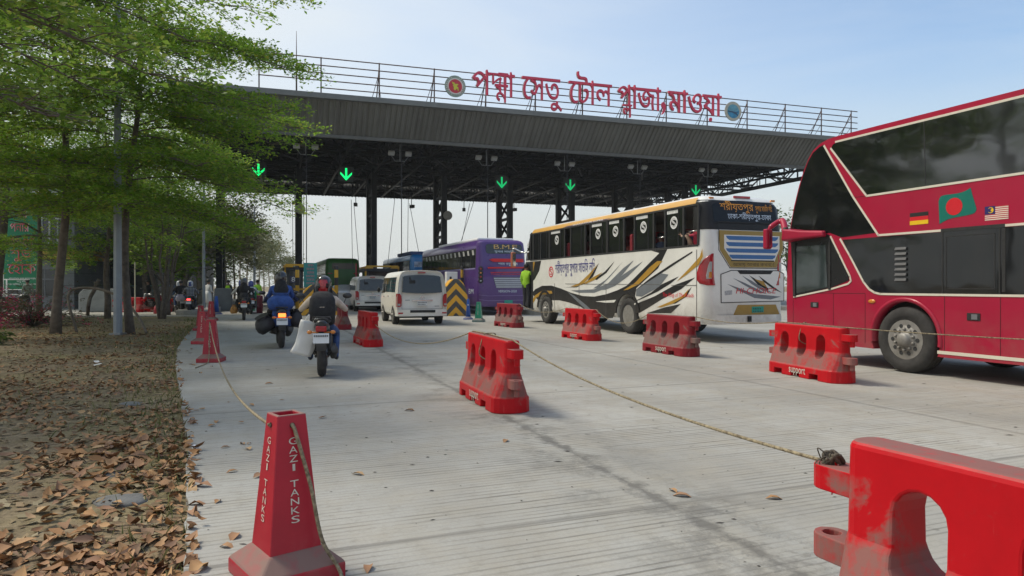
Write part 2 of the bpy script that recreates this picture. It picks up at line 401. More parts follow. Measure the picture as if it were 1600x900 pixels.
while n < 11500:
    y = 2.6 + 23 * rnd.random() ** 2.0; ex = road_edge_x(y)
    x = ex - abs(rnd.gauss(0, 1)) * (2.2 + y * .28) + U(-.02, .12)
    clump = mnoise.noise(Vector((x * .55, y * .55, 8)))
    if rnd.random() > .56 + clump * 1.7: continue
    if y > 9 and rnd.random() < .35: continue
    s = U(.06, .125) * (1 if rnd.random() < .72 else .6) * (1.25 if y < 6.5 else 1)
    add_leaf(m, Vector((x, y, (lawn_h(x, y) if x < ex else .0) + U(.006, .035))), s, s * U(.38, .55), U(0, 6.28), rnd.gauss(0, .25), rnd.gauss(0, .32), U(-.8, .7)); n += 1
for i in range(45):                            # blown onto the slab
    y = 2.6 + 22 * rnd.random() ** 1.6; x = road_edge_x(y) + abs(rnd.gauss(0, .6)) + .02
    s = U(.05, .12); add_leaf(m, Vector((x, y, .012)), s, s * U(.35, .5), U(0, 6.28), rnd.gauss(0, .06), rnd.gauss(0, .1), U(-.35, .15))
for px, py in ((1052, 768), (1066, 776), (790, 690), (560, 742), (575, 890), (366, 840), (340, 785), (352, 700), (338, 660), (362, 738), (420, 600), (640, 642), (1210, 780)):
    g = G(px, py); s = U(.08, .13); add_leaf(m, g + Vector((0, 0, .012)), s, s * .45, U(0, 6.28), U(-.1, .1), U(-.1, .1), -.2)
tag(m.build('fallen_leaves', M_LITTER, fix=False), 'dry brown fallen leaves scattered over the lawn and along the slab edge', 'leaves', kind='stuff')
# finer crumbs of leaf and soil
m = MB()
for i in range(15000):
    y = 2.7 + 26 * rnd.random() ** 1.5; x = road_edge_x(y) - abs(rnd.gauss(0, 1)) * (3.2 + y * .3) + .06
    s = U(.018, .05) * (1 + y * .02); z = lawn_h(x, y) + U(.002, .02); a = U(0, 6.28); ca, sa = math.cos(a) * s, math.sin(a) * s
    m.add([(x - ca, y - sa, z), (x + sa * .5, y - ca * .5, z + U(0, .02)), (x + ca, y + sa, z + U(0, .02)), (x - sa * .5, y + ca * .5, z)], [(0, 1, 2, 3)])
tag(m.build('leaf_crumbs', leaf_mat('leaf_crumb', [(.09, .05, .03), (.24, .16, .09), (.3, .22, .13), (.15, .12, .06), (.33, .27, .17)], 0, .9), fix=False), 'fine crumbs of dry leaf strewn over the bare lawn soil', 'leaf crumbs', kind='stuff')
m = MB()                                        # twigs
for i in range(170):
    y = 2.7 + 16 * rnd.random() ** 1.4; x = road_edge_x(y) - abs(rnd.gauss(0, 1)) * (2.0 + y * .3); a = U(0, 6.28); l = U(.08, .3); z = lawn_h(x, y) + .02
    p = Vector((x, y, z)); d = Vector((math.cos(a), math.sin(a), U(-.02, .08))); m.tube([p, p + d * l * .5 + Vector((U(-.02, .02), U(-.02, .02), .01)), p + d * l], [.004, .0035, .002], 5)
tag(m.build('twigs', pm('twig', (.17, .125, .085), .9, 0, .3, 9), fix=False), 'thin dry twigs lying among the leaves on the lawn', 'twigs', kind='stuff')
m = MB()                                        # grit and chips on the slab
for i in range(520):
    y = 2.8 + 16 * rnd.random() ** 1.5; x = U(-1.5 - y * .3, 2.5 + y * .75)
    if x < road_edge_x(y): continue
    s = (.0025 + .006 * rnd.random() ** 3) * (1 + .07 * y); a = U(-.5, .5) if rnd.random() < .6 else U(0, 6.28); ca, sa = math.cos(a) * s * U(1.2, 4), math.sin(a) * s
    m.add([(x - ca, y - sa, .002), (x + sa + s * .3, y - s, .003), (x + ca, y + sa, .002), (x - sa - s * .3, y + s, .003), (x, y, .004 + s * .3)], [(0, 1, 4), (1, 2, 4), (2, 3, 4), (3, 0, 4)])
tag(m.build('road_grit', pm('grit_dark', (.055, .05, .045), .9, 0, .4, 9), fix=False), 'small dark chips and grit scattered over the concrete', 'grit', kind='stuff')
# short grass and weeds
m = MB()
for i in range(5200):
    y = 2.8 + 28 * rnd.random() ** 1.25
    x = road_edge_x(y) - (abs(rnd.gauss(0, .5)) if rnd.random() < .45 else U(0, 12))
    if x < road_edge_x(y) - .3 and mnoise.noise(Vector((x * .45, y * .45, 21))) < U(-.25, .25): continue
    h = U(.03, .11); a = U(0, 6.28); dx, dy = math.cos(a), math.sin(a); wd = .004 + .0006 * y; z = lawn_h(x, y) - .01; b = U(.2, .9) * h
    m.add([(x - dy * wd, y + dx * wd, z), (x + dy * wd, y - dx * wd, z), (x + dx * b * .5 + dy * wd * .6, y + dy * b * .5, z + h * .7), (x + dx * b, y + dy * b, z + h)], [(0, 1, 2, 3)])
tag(m.build('grass', leaf_mat('grass_blade', [(.07, .10, .025), (.17, .17, .06), (.26, .22, .10), (.11, .14, .04)], .2, .7), fix=False), 'thin short grass, half dried, growing along the slab edge', 'grass', kind='stuff')
# grey stones in the litter, scraps of paper
M_STONE = pm('stone', (.15, .148, .14), .9, 0, .25, 9, .6, 30)
for k, (px, py, s, lb) in enumerate(((188, 775, .19, 'flat grey stone bedded in brown leaves near the front of the lawn'), (205, 627, .17, 'low grey stone at the middle of the lawn near the slab edge'), (165, 735, .13, 'small grey stone just behind the flat one among the leaves'))):
    m = MB(); g = G(px, py); m.ball((0, 0, 0), s, 0, 12, 8, (1, .75, .2))
    m.V = [tuple(Vector(v) * (1 + .25 * mnoise.noise(Vector(v) * 6 + Vector((k * 9, 0, 0))))) for v in m.V]
    tag(m.build('stone', M_STONE, loc=(g.x, g.y, lawn_h(g.x, g.y))), lb, 'stone', 'grey stones in the lawn')
M_PAPER = pm('paper', (.75, .74, .72), .8, 0, .03)
for k, (px, py, s, lb) in enumerate(((157, 572, .10, 'white paper scrap on the lawn, nearer one of two'), (150, 567, .08, 'white paper scrap on the lawn, just behind another scrap'), (302, 703, .045, 'tiny white paper scrap on the slab edge'))):
    g = G(px, py); m = MB(); z = lawn_h(g.x, g.y) + .03 if k < 2 else .012
    m.loft([[(-s, i * s * .5, .012 * (i % 2)), (s * .1, i * s * .5, .03), (s, i * s * .5, .0)] for i in (-1, 0, 1)], 0, False, False, False)
    tag(m.build('paper_scrap', M_PAPER, loc=(g.x, g.y, z), rotz=U(0, 3)), lb, 'litter', 'white paper scraps')

# ------------------------------------------------------------------ toll plaza canopy (local frame: x along the front, y to the back)
CO, CT = Vector((4.08, 44.93, 0)), math.atan(.3385)
CU, CV = Vector((math.cos(CT), math.sin(CT), 0)), Vector((-math.sin(CT), math.cos(CT), 0))
def s_at(px, t):                                # place along the canopy front seen in column px, at depth t behind the front
    o = CO + CV * t; r = (px - 800) / FP
    return (r * o.y - o.x) / (CU.x - r * CU.y)
def z_at(px, py, t):
    p = CO + CV * t + CU * s_at(px, t); return CAMZ - (py - HY) / FP * p.y
ZF, AO, ZT = 9.9, 1.67, 11.62
SL, SR, TD = -23.4, 22.3, 28.0
def mat_fascia():
    t = NT('fascia_sheet'); o = t.n('TexCoord').outputs['Object']
    st = t.noise(t.n('Mapping', {0: o, 'Scale': (2.6, .12, .18)}), 1.0, 5, .65); bl = t.noise(o, .5, 5, .6); fi_ = t.noise(o, 14, 4, .6)
    c = t.mix(t.rng(bl, .3, .7), (.125, .125, .115, 1), (.175, .175, .162, 1)); c = t.mix(t.rng(st, .48, .72, 0, .7), c, (.075, .07, .06, 1)); c = t.mix(t.rng(fi_, .6, .75, 0, .3), c, (.2, .17, .13, 1))
    return t.done(t.n('BsdfPrincipled', {'Base Color': c, 'Roughness': t.rng(st, .3, .7, .5, .75)}))
M_FASC = mat_fascia()
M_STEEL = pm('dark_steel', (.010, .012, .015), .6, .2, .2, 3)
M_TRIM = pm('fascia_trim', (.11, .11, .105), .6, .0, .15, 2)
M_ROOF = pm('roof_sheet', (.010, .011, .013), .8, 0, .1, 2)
plaza = thing('toll_canopy', 'long dark steel toll plaza canopy with leaning corrugated grey fascia', 'canopy', CO, CT)
def corr(t0, z0, t1, z1, name):
    m = MB(); x = SL; a = []; dn = Vector((0, -(z1 - z0), (t1 - t0))).normalized() * -.05
    while x < SR - .3:
        for dx, up in ((0, 0), (.13, 0), (.16, 1), (.27, 1), (.30, 0)): a.append((x + dx, up))
        x += .31
    lo = [(x, t0 + dn.y * u, z0 + dn.z * u) for x, u in a]; hi = [(x, t1 + dn.y * u, z1 + dn.z * u) for x, u in a]
    k = len(a); m.add(lo + hi, [(i, i + 1, k + i + 1, k + i) for i in range(k - 1)])
    return m.build(name, M_FASC, plaza, fix=False)
corr(0, ZF + .12, -AO, ZT, 'fascia'); corr(TD, ZF + .12, TD + AO, ZT, 'rear_fascia')
m = MB(); xm, xl = (SL + SR) / 2, SR - SL
m.box((xm, .03, ZF + .03), (xl, .16, .2)); m.build('fascia_trim', M_TRIM, plaza, bev=.01)
m = MB(); m.box((xm, -AO - .03, ZT + .1), (xl, .34, .3)); m.build('roof_flashing', pm('flashing', (.15, .155, .15), .6, 0, .12, 2), plaza, bev=.02)
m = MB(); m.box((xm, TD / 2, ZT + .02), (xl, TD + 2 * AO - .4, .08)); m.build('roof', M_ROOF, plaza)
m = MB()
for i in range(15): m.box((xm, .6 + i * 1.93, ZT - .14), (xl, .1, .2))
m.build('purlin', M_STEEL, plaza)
def truss(p0, p1, zl, zh, n, r=.07, lat=True):
    m = MB(); p0, p1 = Vector((*p0, 0)), Vector((*p1, 0))
    lo = lambda i: p0.lerp(p1, i / n) + Vector((0, 0, zl)); hi = lambda i: p0.lerp(p1, i / n) + Vector((0, 0, zh))
    m.tube([lo(0), lo(n)], r * 1.3, 4); m.tube([hi(0), hi(n)], r * 1.3, 4)
    for i in range(n + 1):
        if i % 1 == 0: m.tube([lo(i), hi(i)], r * .7, 4)
        if i < n: m.tube([lo(i), hi(i + 1)] if i % 2 else [hi(i), lo(i + 1)], r * .8, 4)
    return m
S0, DS = -16.5, 5.42
cols = [S0 + DS * k for k in range(-1, 8)]
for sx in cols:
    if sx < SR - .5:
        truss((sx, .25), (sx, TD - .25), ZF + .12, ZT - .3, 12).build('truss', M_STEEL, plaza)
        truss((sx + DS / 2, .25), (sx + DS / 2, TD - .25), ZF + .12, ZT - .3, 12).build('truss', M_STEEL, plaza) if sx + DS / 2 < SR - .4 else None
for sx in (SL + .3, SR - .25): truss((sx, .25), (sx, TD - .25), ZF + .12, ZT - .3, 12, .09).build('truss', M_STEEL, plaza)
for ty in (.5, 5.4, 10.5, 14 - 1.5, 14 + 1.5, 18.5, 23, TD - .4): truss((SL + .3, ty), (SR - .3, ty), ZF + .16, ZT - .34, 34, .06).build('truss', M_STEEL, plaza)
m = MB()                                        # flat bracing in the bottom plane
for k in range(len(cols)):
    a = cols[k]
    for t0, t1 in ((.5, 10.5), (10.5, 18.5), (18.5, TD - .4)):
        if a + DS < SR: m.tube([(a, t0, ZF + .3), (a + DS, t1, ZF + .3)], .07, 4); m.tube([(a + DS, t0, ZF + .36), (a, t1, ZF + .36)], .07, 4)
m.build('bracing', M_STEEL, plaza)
for k, sx in enumerate(cols):
    if sx > SR - 1: continue
    m = MB(); z1 = ZF + .5; hw = 1.42
    for sg in (-1, 1): m.box((sx, 14 + sg * hw, z1 / 2), (.40, .46, z1))
    n = 6
    for i in range(n):
        za, zb = .6 + (z1 - 1) * i / n, .6 + (z1 - 1) * (i + 1) / n
        m.tube([(sx, 14 - hw, za), (sx, 14 + hw, zb)], .12, 4); m.tube([(sx, 14 + hw, za), (sx, 14 - hw, zb)], .12, 4); m.box((sx, 14, zb), (.2, 2 * hw, .2))
    m.build('column', M_STEEL, plaza)
# railing on the roof edge, rods and mast
M_RAIL = pm('rusty_rail', (.10, .065, .06), .7, .2, .3, 6)
TR = -AO - .02; ZR = ZT + .25
sl, sr = s_at(405, TR), s_at(1337.5, TR)
rail = thing('roof_railing', 'thin rusty pipe railing of five rails along the canopy roof edge', 'railing', CO, CT)
for i in range(5):
    m = MB(); z = ZR + .3 + .405 * i
    m.tube([((sl if (i > 0) else s_at(502, TR)) - .05, TR, z), (sr + .1, TR, z)], .032, 6); m.build('rail', M_RAIL, rail)
for px in (405, 502, 593, 679, 759.5, 837, 910.6, 980, 1041.6, 1105.6, 1168, 1227.5, 1284, 1330.6):
    m = MB(); x = s_at(px, TR); m.tube([(x, TR + .06, ZR - .03), (x, TR + .06, ZR + 1.98)], .04, 6)
    if px > 560:
        for dx, rr, zt in ((-.0, .034, 1.75), (-.32, .018, 1.45), (.3, .016, .8)): m.tube([(x + dx, TR + 1.3, ZR), (x, TR + .1, ZR + zt)], rr, 5)
    m.build('post', M_RAIL, rail)
mast = thing('lightning_rod', 'thin tapering metal rod standing on the canopy roof edge', 'lightning rod', CO + CU * s_at(463.5, TR + .5) + CV * (TR + .5), CT)
m = MB(); m.tube([(0, 0, ZR - .15), (0, 0, ZR + 1.2), (0, 0, ZR + 2.0), (0, 0, ZR + 3.4)], [.05, .045, .03, .012], 6); m.build('rod', M_RAIL, mast)
m = MB(); m.box((0, 0, ZR - .12), (.3, .3, .05)); m.build('base_plate', M_RAIL, mast)

# the big red sign letters
M_RED = pm('sign_red', (.62, .035, .085), .42, 0, .08, 2); M_EDGE = pm('sign_edge', (.62, .58, .55), .5, 0, .05)
TS = TR - .14
sign = thing('sign_lettering', 'large red raised Bengali letters fixed along the roof railing', 'sign', CO, CT)
fr_sign = lambda u, v, d: (u, TS - d, v)
for txt, a, b in (('প{দ/দম}া', 738, 803.5), ('েসতু', 815.5, 877), ('েটাল', 888.5, 955), ('{প/ল}াজা', 965, 1031.5), (',', 1032.5, 1039), ('মাওয়া', 1043.5, 1126)):
    u0, u1 = s_at(a, TS), s_at(b, TS); zt = ZR + 2.02; sz = 1.37 / .64
    m = MB()
    if txt == ',':
        lettering(m, txt, fr_sign, u0, u1, zt - 1.2, 3.4, 0, .02, .0, .1)
    else:
        lettering(m, txt, fr_sign, u0, u1, zt - 1.37, sz, 0, .026, .0, .12, fitw=True)
        lettering(m, txt, fr_sign, u0 - .06, u1 + .06, zt - 1.37 - .01, sz * 1.0, 1, .055, -.03, .025, fitw=True)
    m.build('word', [M_RED, M_EDGE], sign, fix=False)
def disc(m, r0, r1, d, mi, n=40, sx=1.0, fr=None):
    lo = [(r1 * sx * math.cos(2 * math.pi * i / n), r1 * math.sin(2 * math.pi * i / n)) for i in range(n)]
    ls = [lo] + ([[(r0 * sx * math.cos(2 * math.pi * i / n), r0 * math.sin(2 * math.pi * i / n)) for i in range(n)]] if r0 else [])
    m.prism(ls, -.06, d, fr, mi)
fr0 = lambda u, v, d: (u, -d, v)
def fr_at(cu, cv, k=1.0): return lambda u, v, d: (cu + u * k, -d, cv + v * k)
pS = lambda px, py: CO + CU * s_at(px, TS) + CV * TS + Vector((0, 0, z_at(px, py, TS)))
em = thing('round_emblem', 'round green and red emblem with a yellow map, left of the red letters', 'emblem', pS(711.5, 135), CT, 'round emblems on the railing')
M_EG = pm('emblem_green', (.24, .30, .25), .5); M_EW = pm('emblem_white', (.6, .56, .52), .5); M_EY = pm('emblem_yellow', (.55, .52, .04), .5); M_ER = pm('emblem_red', (.5, .03, .05), .45)
m = MB(); disc(m, .42, .62, .0, 0, fr=fr0); m.build('outer_ring', M_EG, em)
m = MB(); disc(m, .40, .47, .015, 0, fr=fr0); m.build('white_ring', M_EW, em)
m = MB(); disc(m, 0, .405, .01, 0, fr=fr0); m.build('red_disc', M_ER, em)
mp_ = [(-.2, .25), (-.13, .2), (-.08, .22), (-.02, .13), (.1, .13), (.17, .13), (.16, .06), (.09, .04), (.1, -.02), (.16, -.03), (.19, -.22), (.16, -.3), (.12, -.14), (.06, -.14), (.03, -.22), (-.05, -.24), (-.1, -.18), (-.09, -.05), (-.16, .02), (-.1, .08), (-.18, .14)]
m = MB(); m.prism([mp_], .012, .03, fr0); m.build('yellow_map', M_EY, em)
m = MB()
for q in range(28):
    a = q / 28 * 2 * math.pi
    if abs(math.sin(a)) > .32: m.prism([[(x, y) for x, y in ((-.016, .48), (.016, .48), (.016, .57), (-.016, .57))]], 0, .012, lambda u, v, d, a=a: (u * math.cos(a) - v * math.sin(a), -d, u * math.sin(a) + v * math.cos(a)), back=False)
m.build('ring_letters', M_EW, em)
m = MB()
for q in range(4):
    a = (200, 220, -20, -40)[q]; cx, cy = .445 * math.cos(R(a)), .445 * math.sin(R(a))
    m.prism([[(cx + .035 * (1 if j % 2 else .45) * math.cos(j * math.pi / 5), cy + .035 * (1 if j % 2 else .45) * math.sin(j * math.pi / 5)) for j in range(10)]], .014, .03, fr0)
m.build('star', M_ER, em)
em = thing('round_emblem', 'round pale ringed emblem with blue water and sky, right of the red letters', 'emblem', pS(1145.5, 174), CT, 'round emblems on the railing')
m = MB(); disc(m, .46, .64, .0, 0, fr=fr0); m.build('outer_ring', pm('emblem_beige', (.42, .40, .33), .5, 0, .15, 2), em)
m = MB(); disc(m, 0, .465, -.01, 0, fr=fr0); m.build('sky_disc', pm('emblem_sky', (.10, .30, .40), .4, 0, .4, 2.2), em)
m = MB(); m.prism([[(.455 * math.cos(R(a)), .455 * math.sin(R(a))) for a in range(190, 371, 10)] + [(.2, -.02), (-.1, .0)]], -.006, .012, fr0); m.build('water', pm('emblem_water', (.02, .20, .36), .35, 0, .4, 3), em)
m = MB(); m.prism([[(-.44, -.06), (-.1, -.1), (.2, -.2), (.33, -.3), (.36, -.25), (.25, -.1), (.43, -.06), (.2, -.05), (-.1, .0), (-.43, .02)]], .012, .022, fr0); m.build('bridge', pm('emblem_navy', (.02, .06, .12), .4), em)

# lamps, lane signals, rods and cameras hung under the canopy
M_LAMP = pm('lamp_casing', (.42, .42, .41), .4); M_DK = pm('black_plastic', (.015, .015, .016), .5); M_GREY = pm('grey_metal', (.25, .26, .27), .45, .6)
ps_ = thing('floodlight_pair', 'pair of pale floodlights on a short bracket under the canopy front', 'floodlight', (0, 0, 0))
m = MB(); m.tube([(-.55, 0, .3), (-.3, 0, -.05), (.3, 0, -.05), (.55, 0, .3)], .02, 6); m.tube([(0, 0, -.05), (0, 0, 1.3)], .03, 6); m.build('bracket', M_GREY, ps_)
for sx in (-.52, .52):
    m = MB(); m.box((sx, 0, .42), (.38, .28, .16), rot=Matrix.Rotation(R(-38), 4, 'X')); a = m.build('lamp', M_LAMP, ps_, bev=.02)
    m = MB(); m.box((sx, -.062, .345), (.33, .22, .02), rot=Matrix.Rotation(R(-38), 4, 'X')); m.build('lens', glass('lamp_glass', (.45, .46, .46), .15), a)
sides = ('far left', 'second from left', 'third from left', 'third from right', 'second from right', 'rightmost')
fl = []
for k, (px, py) in enumerate(((478, 229), (625, 240), (760, 247), (882, 256), (996, 261), (1106, 266))):
    t = 1.6; pos = CO + CU * s_at(px, t) + CV * t; z = z_at(px, py, t)
    o = ps_ if k == 0 else copy_tree(ps_)
    o.location = (pos.x, pos.y, z - .42); o.rotation_euler.z = CT
    o['label'] = ('pair of pale floodlights under the canopy front, %s of six' % sides[k]); o['group'] = 'floodlights under the canopy front'
M_ARROW = pm('lit_green', (.0, .75, .16), .4, 0, 0, 1, emit=1.15); M_ARROW2 = pm('lit_green_dim', (.0, .42, .12), .4, 0, 0, 1, emit=.75)
def arrow(px, py, lab, mat, k=1.0):
    t = 5.4; pos = CO + CU * s_at(px, t) + CV * t; a = thing('lane_signal', lab, 'lane signal', (pos.x, pos.y, z_at(px, py, t)), CT, 'green lane signals under the canopy')
    m = MB(); m.box((0, .08, 0), (.95, .12, .95)); m.tube([(-.3, .08, .4), (-.3, .08, 1.9)], .02, 5); m.tube([(.3, .08, .4), (.3, .08, 1.9)], .02, 5); m.build('housing', M_DK, a, bev=.01)
    m = MB()
    for q in ([(-.06, .38), (.06, .38), (.06, -.2), (-.06, -.2)],): m.prism([q], 0, .02, fr0)
    m.prism([[(-.02, -.4), (.02, -.4), (.36, -.02), (.36, .12), (.0, -.24), (-.36, .12), (-.36, -.02)]], 0, .024, fr0)
    m.build('lit_arrow', mat, a)
arrow(404, 265, 'lit green down arrow nearest the tree, partly behind leaves', M_ARROW)
arrow(541, 272, 'brightest lit green down arrow, above the green bus lane', M_ARROW)
arrow(784, 285, 'lit green down arrow between the second and third lattice columns', M_ARROW2)
arrow(891, 289, 'lit green down arrow right of the three lattice columns', M_ARROW2)
arrow(1087, 297, 'dim lit green down arrow just over the white bus roof', M_ARROW2)
M_CAB = pm('cable', (.06, .06, .065), .5, .5)
def cable(p, q, lab, r=.022):
    m = MB(); m.tube([p, q], r, 5); tag(m.build('hanging_cable', M_CAB), lab, 'cable', 'thin cables hanging from the canopy')
for k, (px, z1) in enumerate(((479, 1.0), (627.5, 3.2), (762, 3.4), (886, 3.9), (1000, 4.3), (1105, 4.5))):
    p = CO + CU * s_at(px, .12) + CV * .12
    cable(Vector((p.x, p.y, ZF)), Vector((p.x, p.y, z1)), ('straight thin cable dropping from the canopy edge, %s of six' % sides[k]), .028)
for (x0, y0, x1, y1, lab) in ((618, 300, 606, 412, 'slanted thin cable between the solid column and the blue bus'), (640, 318, 655, 398, 'slanted thin cable right of the solid column, over the blue bus'), (553, 318, 562, 428, 'slanted thin cable over the green bus'),
                              (549, 312, 551, 420, 'upright thin cable over the green bus roof'), (734, 318, 722, 375, 'slanted thin cable between the first two lattice columns'), (457, 312, 458, 410, 'thin cable left of the solid column beside the booth'), (475, 300, 474, 415, 'thin cable just right of the column beside the booth'),
                              (757, 262, 718, 385, 'slanted thin cable crossing the first lattice column'), (879, 270, 850, 350, 'slanted thin cable ending over the white bus front'), (360, 310, 361, 470, 'thin cable beside the leftmost column'), (638, 310, 637, 396, 'thin upright cable right of the solid column')):
    t = 9.0 if lab.startswith('slanted thin cable c') or 'front' in lab else 12.0
    a = CO + CU * s_at(x0, t) + CV * t; b = CO + CU * s_at(x1, t) + CV * t
    cable(Vector((a.x, a.y, min(ZF + .3, z_at(x0, y0, t)))), Vector((b.x, b.y, z_at(x1, y1, t))), lab, .02)
cm = thing('ceiling_camera', 'small black camera hanging from the canopy', 'camera', (0, 0, 0))
m = MB(); m.tube([(0, 0, 0), (0, 0, 1.0)], .03, 6); m.build('rod', M_DK, cm)
m = MB(); m.box((0, -.1, -.1), (.26, .5, .26)); b_ = m.build('body', M_DK, cm, bev=.02); m = MB(); m.tube([(0, -.36, -.1), (0, -.4, -.1)], .07, 10); m.build('lens', glass('cam_glass', (.05, .05, .06)), b_)
for k, (px, py, lab) in enumerate(((556, 318, 'small black camera under the canopy above the green bus'), (643, 321, 'small black camera under the canopy right of the solid column'), (725, 326, 'small black camera under the canopy between lattice columns one and two'), (803, 326, 'small black camera under the canopy between lattice columns two and three'), (460, 315, 'small black camera under the canopy beside the round horn'))):
    t = 16.; p = CO + CU * s_at(px, t) + CV * t; o = cm if k == 0 else copy_tree(cm)
    o.location = (p.x, p.y, z_at(px, py, t)); o.rotation_euler.z = CT + U(-.4, .4); o['label'] = lab; o['group'] = 'cameras under the canopy'
hn = thing('horn_speaker', 'round grey horn loudspeaker on the solid column beside the booth', 'loudspeaker', (0, 0, 0), CT)
mx_ = Matrix.Rotation(R(90), 4, 'X')
m = MB(); m.lathe([(.08, -.25), (.12, -.1), (.3, .1), (.36, .14), (.34, .14), (.1, -.02)], 24, 0, mx_); m.build('horn', pm('horn_grey', (.33, .32, .29), .6), hn)
m = MB(); m.tube([(0, .2, 0), (0, .7, 0)], .05, 8); m.build('bracket', M_DK, hn)
for k, (px, py, lab) in enumerate(((469, 327, 'round grey horn loudspeaker on the column beside the left booth'), (699, 337, 'round grey horn loudspeaker on the first lattice column'))):
    t = 11.8; p = CO + CU * s_at(px, t) + CV * t; o = hn if k == 0 else copy_tree(hn)
    o.location = (p.x, p.y, z_at(px, py, t)); o['label'] = lab; o['group'] = 'horn loudspeakers on columns'
# ------------------------------------------------------------------ islands, booths, bumpers, posts
cp = lambda s, t, z=0: CO + CU * s + CV * t + Vector((0, 0, z))
M_KERB = pm('island_concrete', (.34, .33, .31), .85, 0, .2, 2, .3, 30, .7, (.2, .18, .15), (0, .4))
for k in range(-1, 6):
    t0 = (-4.5, -6.2, -9.0, -9.5, -9, -9, -9)[k + 1]; m = MB(); w_ = .85
    pl = [(w_, 37), (-w_, 37)] + [(w_ * math.cos(R(a)), t0 + w_ * (math.sin(R(a)) + 1)) for a in range(180, 361, 20)]
    m.prism([pl], -.02, .24, lambda u, v, d: (u, v, d), back=False)
    c = cp(S0 + DS * k, 0)
    tag(m.build('toll_island', M_KERB, loc=c, rotz=CT, bev=.03), 'raised concrete toll island %s' % ('beside the leftmost column, motorbike lane on its right', 'under the solid column next to the green bus', 'right of the white vans, under the wide solid column', 'under the first lattice column behind the purple bus', 'under the second lattice column', 'under the third lattice column', 'at the far end behind the maroon bus')[k + 1], 'traffic island', 'toll islands', 'thing')
def mat_chevron():
    t = NT('chevron_paint'); o = t.n('TexCoord').outputs['Object']; s = t.n('SeparateXYZ', {0: o})
    f = t.math('ADD', s.outputs[2], t.math('MULTIPLY', t.math('ABSOLUTE', s.outputs[0]), 1.05))
    f = t.math('FRACT', t.math('DIVIDE', t.math('ADD', f, .12), .56))
    f = t.math('GREATER_THAN', f, .5); nz = t.noise(o, 5, 5, .65)
    c = t.mix(f, (.055, .055, .055, 1), (.72, .36, .02, 1)); c = t.mix(t.rng(nz, .5, .8, 0, .5), c, (.2, .17, .13, 1))
    return t.done(t.n('BsdfPrincipled', {'Base Color': c, 'Roughness': .6}))
M_CHEV = mat_chevron()
for px, Y, hw, ht, lb in ((500, 33.6, .98, 1.52, 'round topped yellow and black chevron bumper behind the backpack rider'), (712.5, 33.0, .62, 1.74, 'round topped yellow and black chevron bumper right of the nearer white van')):
    X = (px - 800) / FP * Y; m = MB()
    pl = [(hw * math.copysign(abs(math.cos(R(a))) ** .8, math.cos(R(a))), ht * math.sin(R(a)) ** .85) for a in range(0, 181, 9)]
    m.prism([pl], -.6, 0, lambda u, v, d: (u, -d, v))
    b = tag(m.build('chevron_bumper', M_CHEV, loc=(X, Y, 0), rotz=CT, bev=.03), lb, 'crash bumper', 'chevron bumpers on island noses')
M_YEL = pm('yellow_paint', (.62, .33, .02), .5, 0, .15, 4); M_BLK = pm('black_paint', (.02, .02, .022), .5, 0, .2, 4)
def booth(px, Y, w_, lb, num=None):
    X = (px - 800) / FP * Y; b = thing('toll_booth', lb, 'toll booth', (X, Y, .24), CT, 'toll booths on islands'); h = 2.42
    m = MB(); m.box((0, 1.3, .55), (w_ - .2, 2.6, 1.1)); m.box((-w_ / 2 + .15, .06, 1.5), (.12, .1, 1.2)); m.box((w_ / 2 - .15, .06, 1.5), (.12, .1, 1.2)); m.box((0, 2.55, 1.5), (w_ - .2, .1, 1.2)); m.build('wall', pm('booth_grey', (.07, .075, .08), .6, 0, .2, 3), b, bev=.01)
    m = MB(); m.box((0, 1.3, 1.55), (w_ - .26, 2.4, 1.0)); m.build('window', glass('booth_glass', (.03, .04, .045), .08), b)
    m = MB(); m.box((0, 1.2, 2.16), (w_ + .2, 3.1, .22)); m.build('roof', M_BLK, b, bev=.03)
    m = MB()
    for sx in (-1, 1): m.box((sx * (w_ / 2 + .02), -.3, 1.2), (.1, .1, 2.4)); m.box((sx * (w_ / 2 - .22), -.36, 2.34), (.42, .12, .16)); m.box((sx * (w_ / 2 + .02), 1.2, 2.34), (.1, 3.0, .1))
    m.box((0, -.3, 2.4), (w_, .1, .1)); m.box((0, -.34, .98), (w_, .08, .1)); m.build('yellow_frame', M_YEL, b)
    m = MB(); m.box((-.1, -.08, 1.55), (.4, .04, .4)); bd = m.build('number_board', pm('navy_board', (.03, .035, .09), .5), b)
    if num:
        m = MB(); lettering(m, num, lambda u, v, d: (u, -.1 - d, v), -.2, 0, 1.42, .4, 0, .02, .004); m.build('number', pm('white_paint', (.78, .78, .76), .5, 0, .04), bd)
    return b
M_WHITE = pm('white_paint', (.78, .78, .76), .5, 0, .04)
booth(461, 41.5, 1.1, 'small dark toll booth with yellow frame and number board, left of the teal poster', '8')
booth(596, 44.5, 2.0, 'wide dark toll booth with yellow roof frame, behind the two white vans')
def mat_band(name, ca, cb, per, off=0):
    t = NT(name); o = t.n('TexCoord').outputs['Object']; z = t.n('SeparateXYZ', {0: o}).outputs[2]
    f = t.math('GREATER_THAN', t.math('FRACT', t.math('DIVIDE', t.math('ADD', z, off), per)), .5)
    c = t.mix(f, c4(ca), c4(cb)); c = t.mix(t.rng(t.noise(o, 6, 4), .5, .8, 0, .4), c, (.15, .13, .1, 1))
    return t.done(t.n('BsdfPrincipled', {'Base Color': c, 'Roughness': .55}))
M_BAND = mat_band('black_yellow_bands', (.025, .025, .03), (.65, .36, .03), .78, .12)
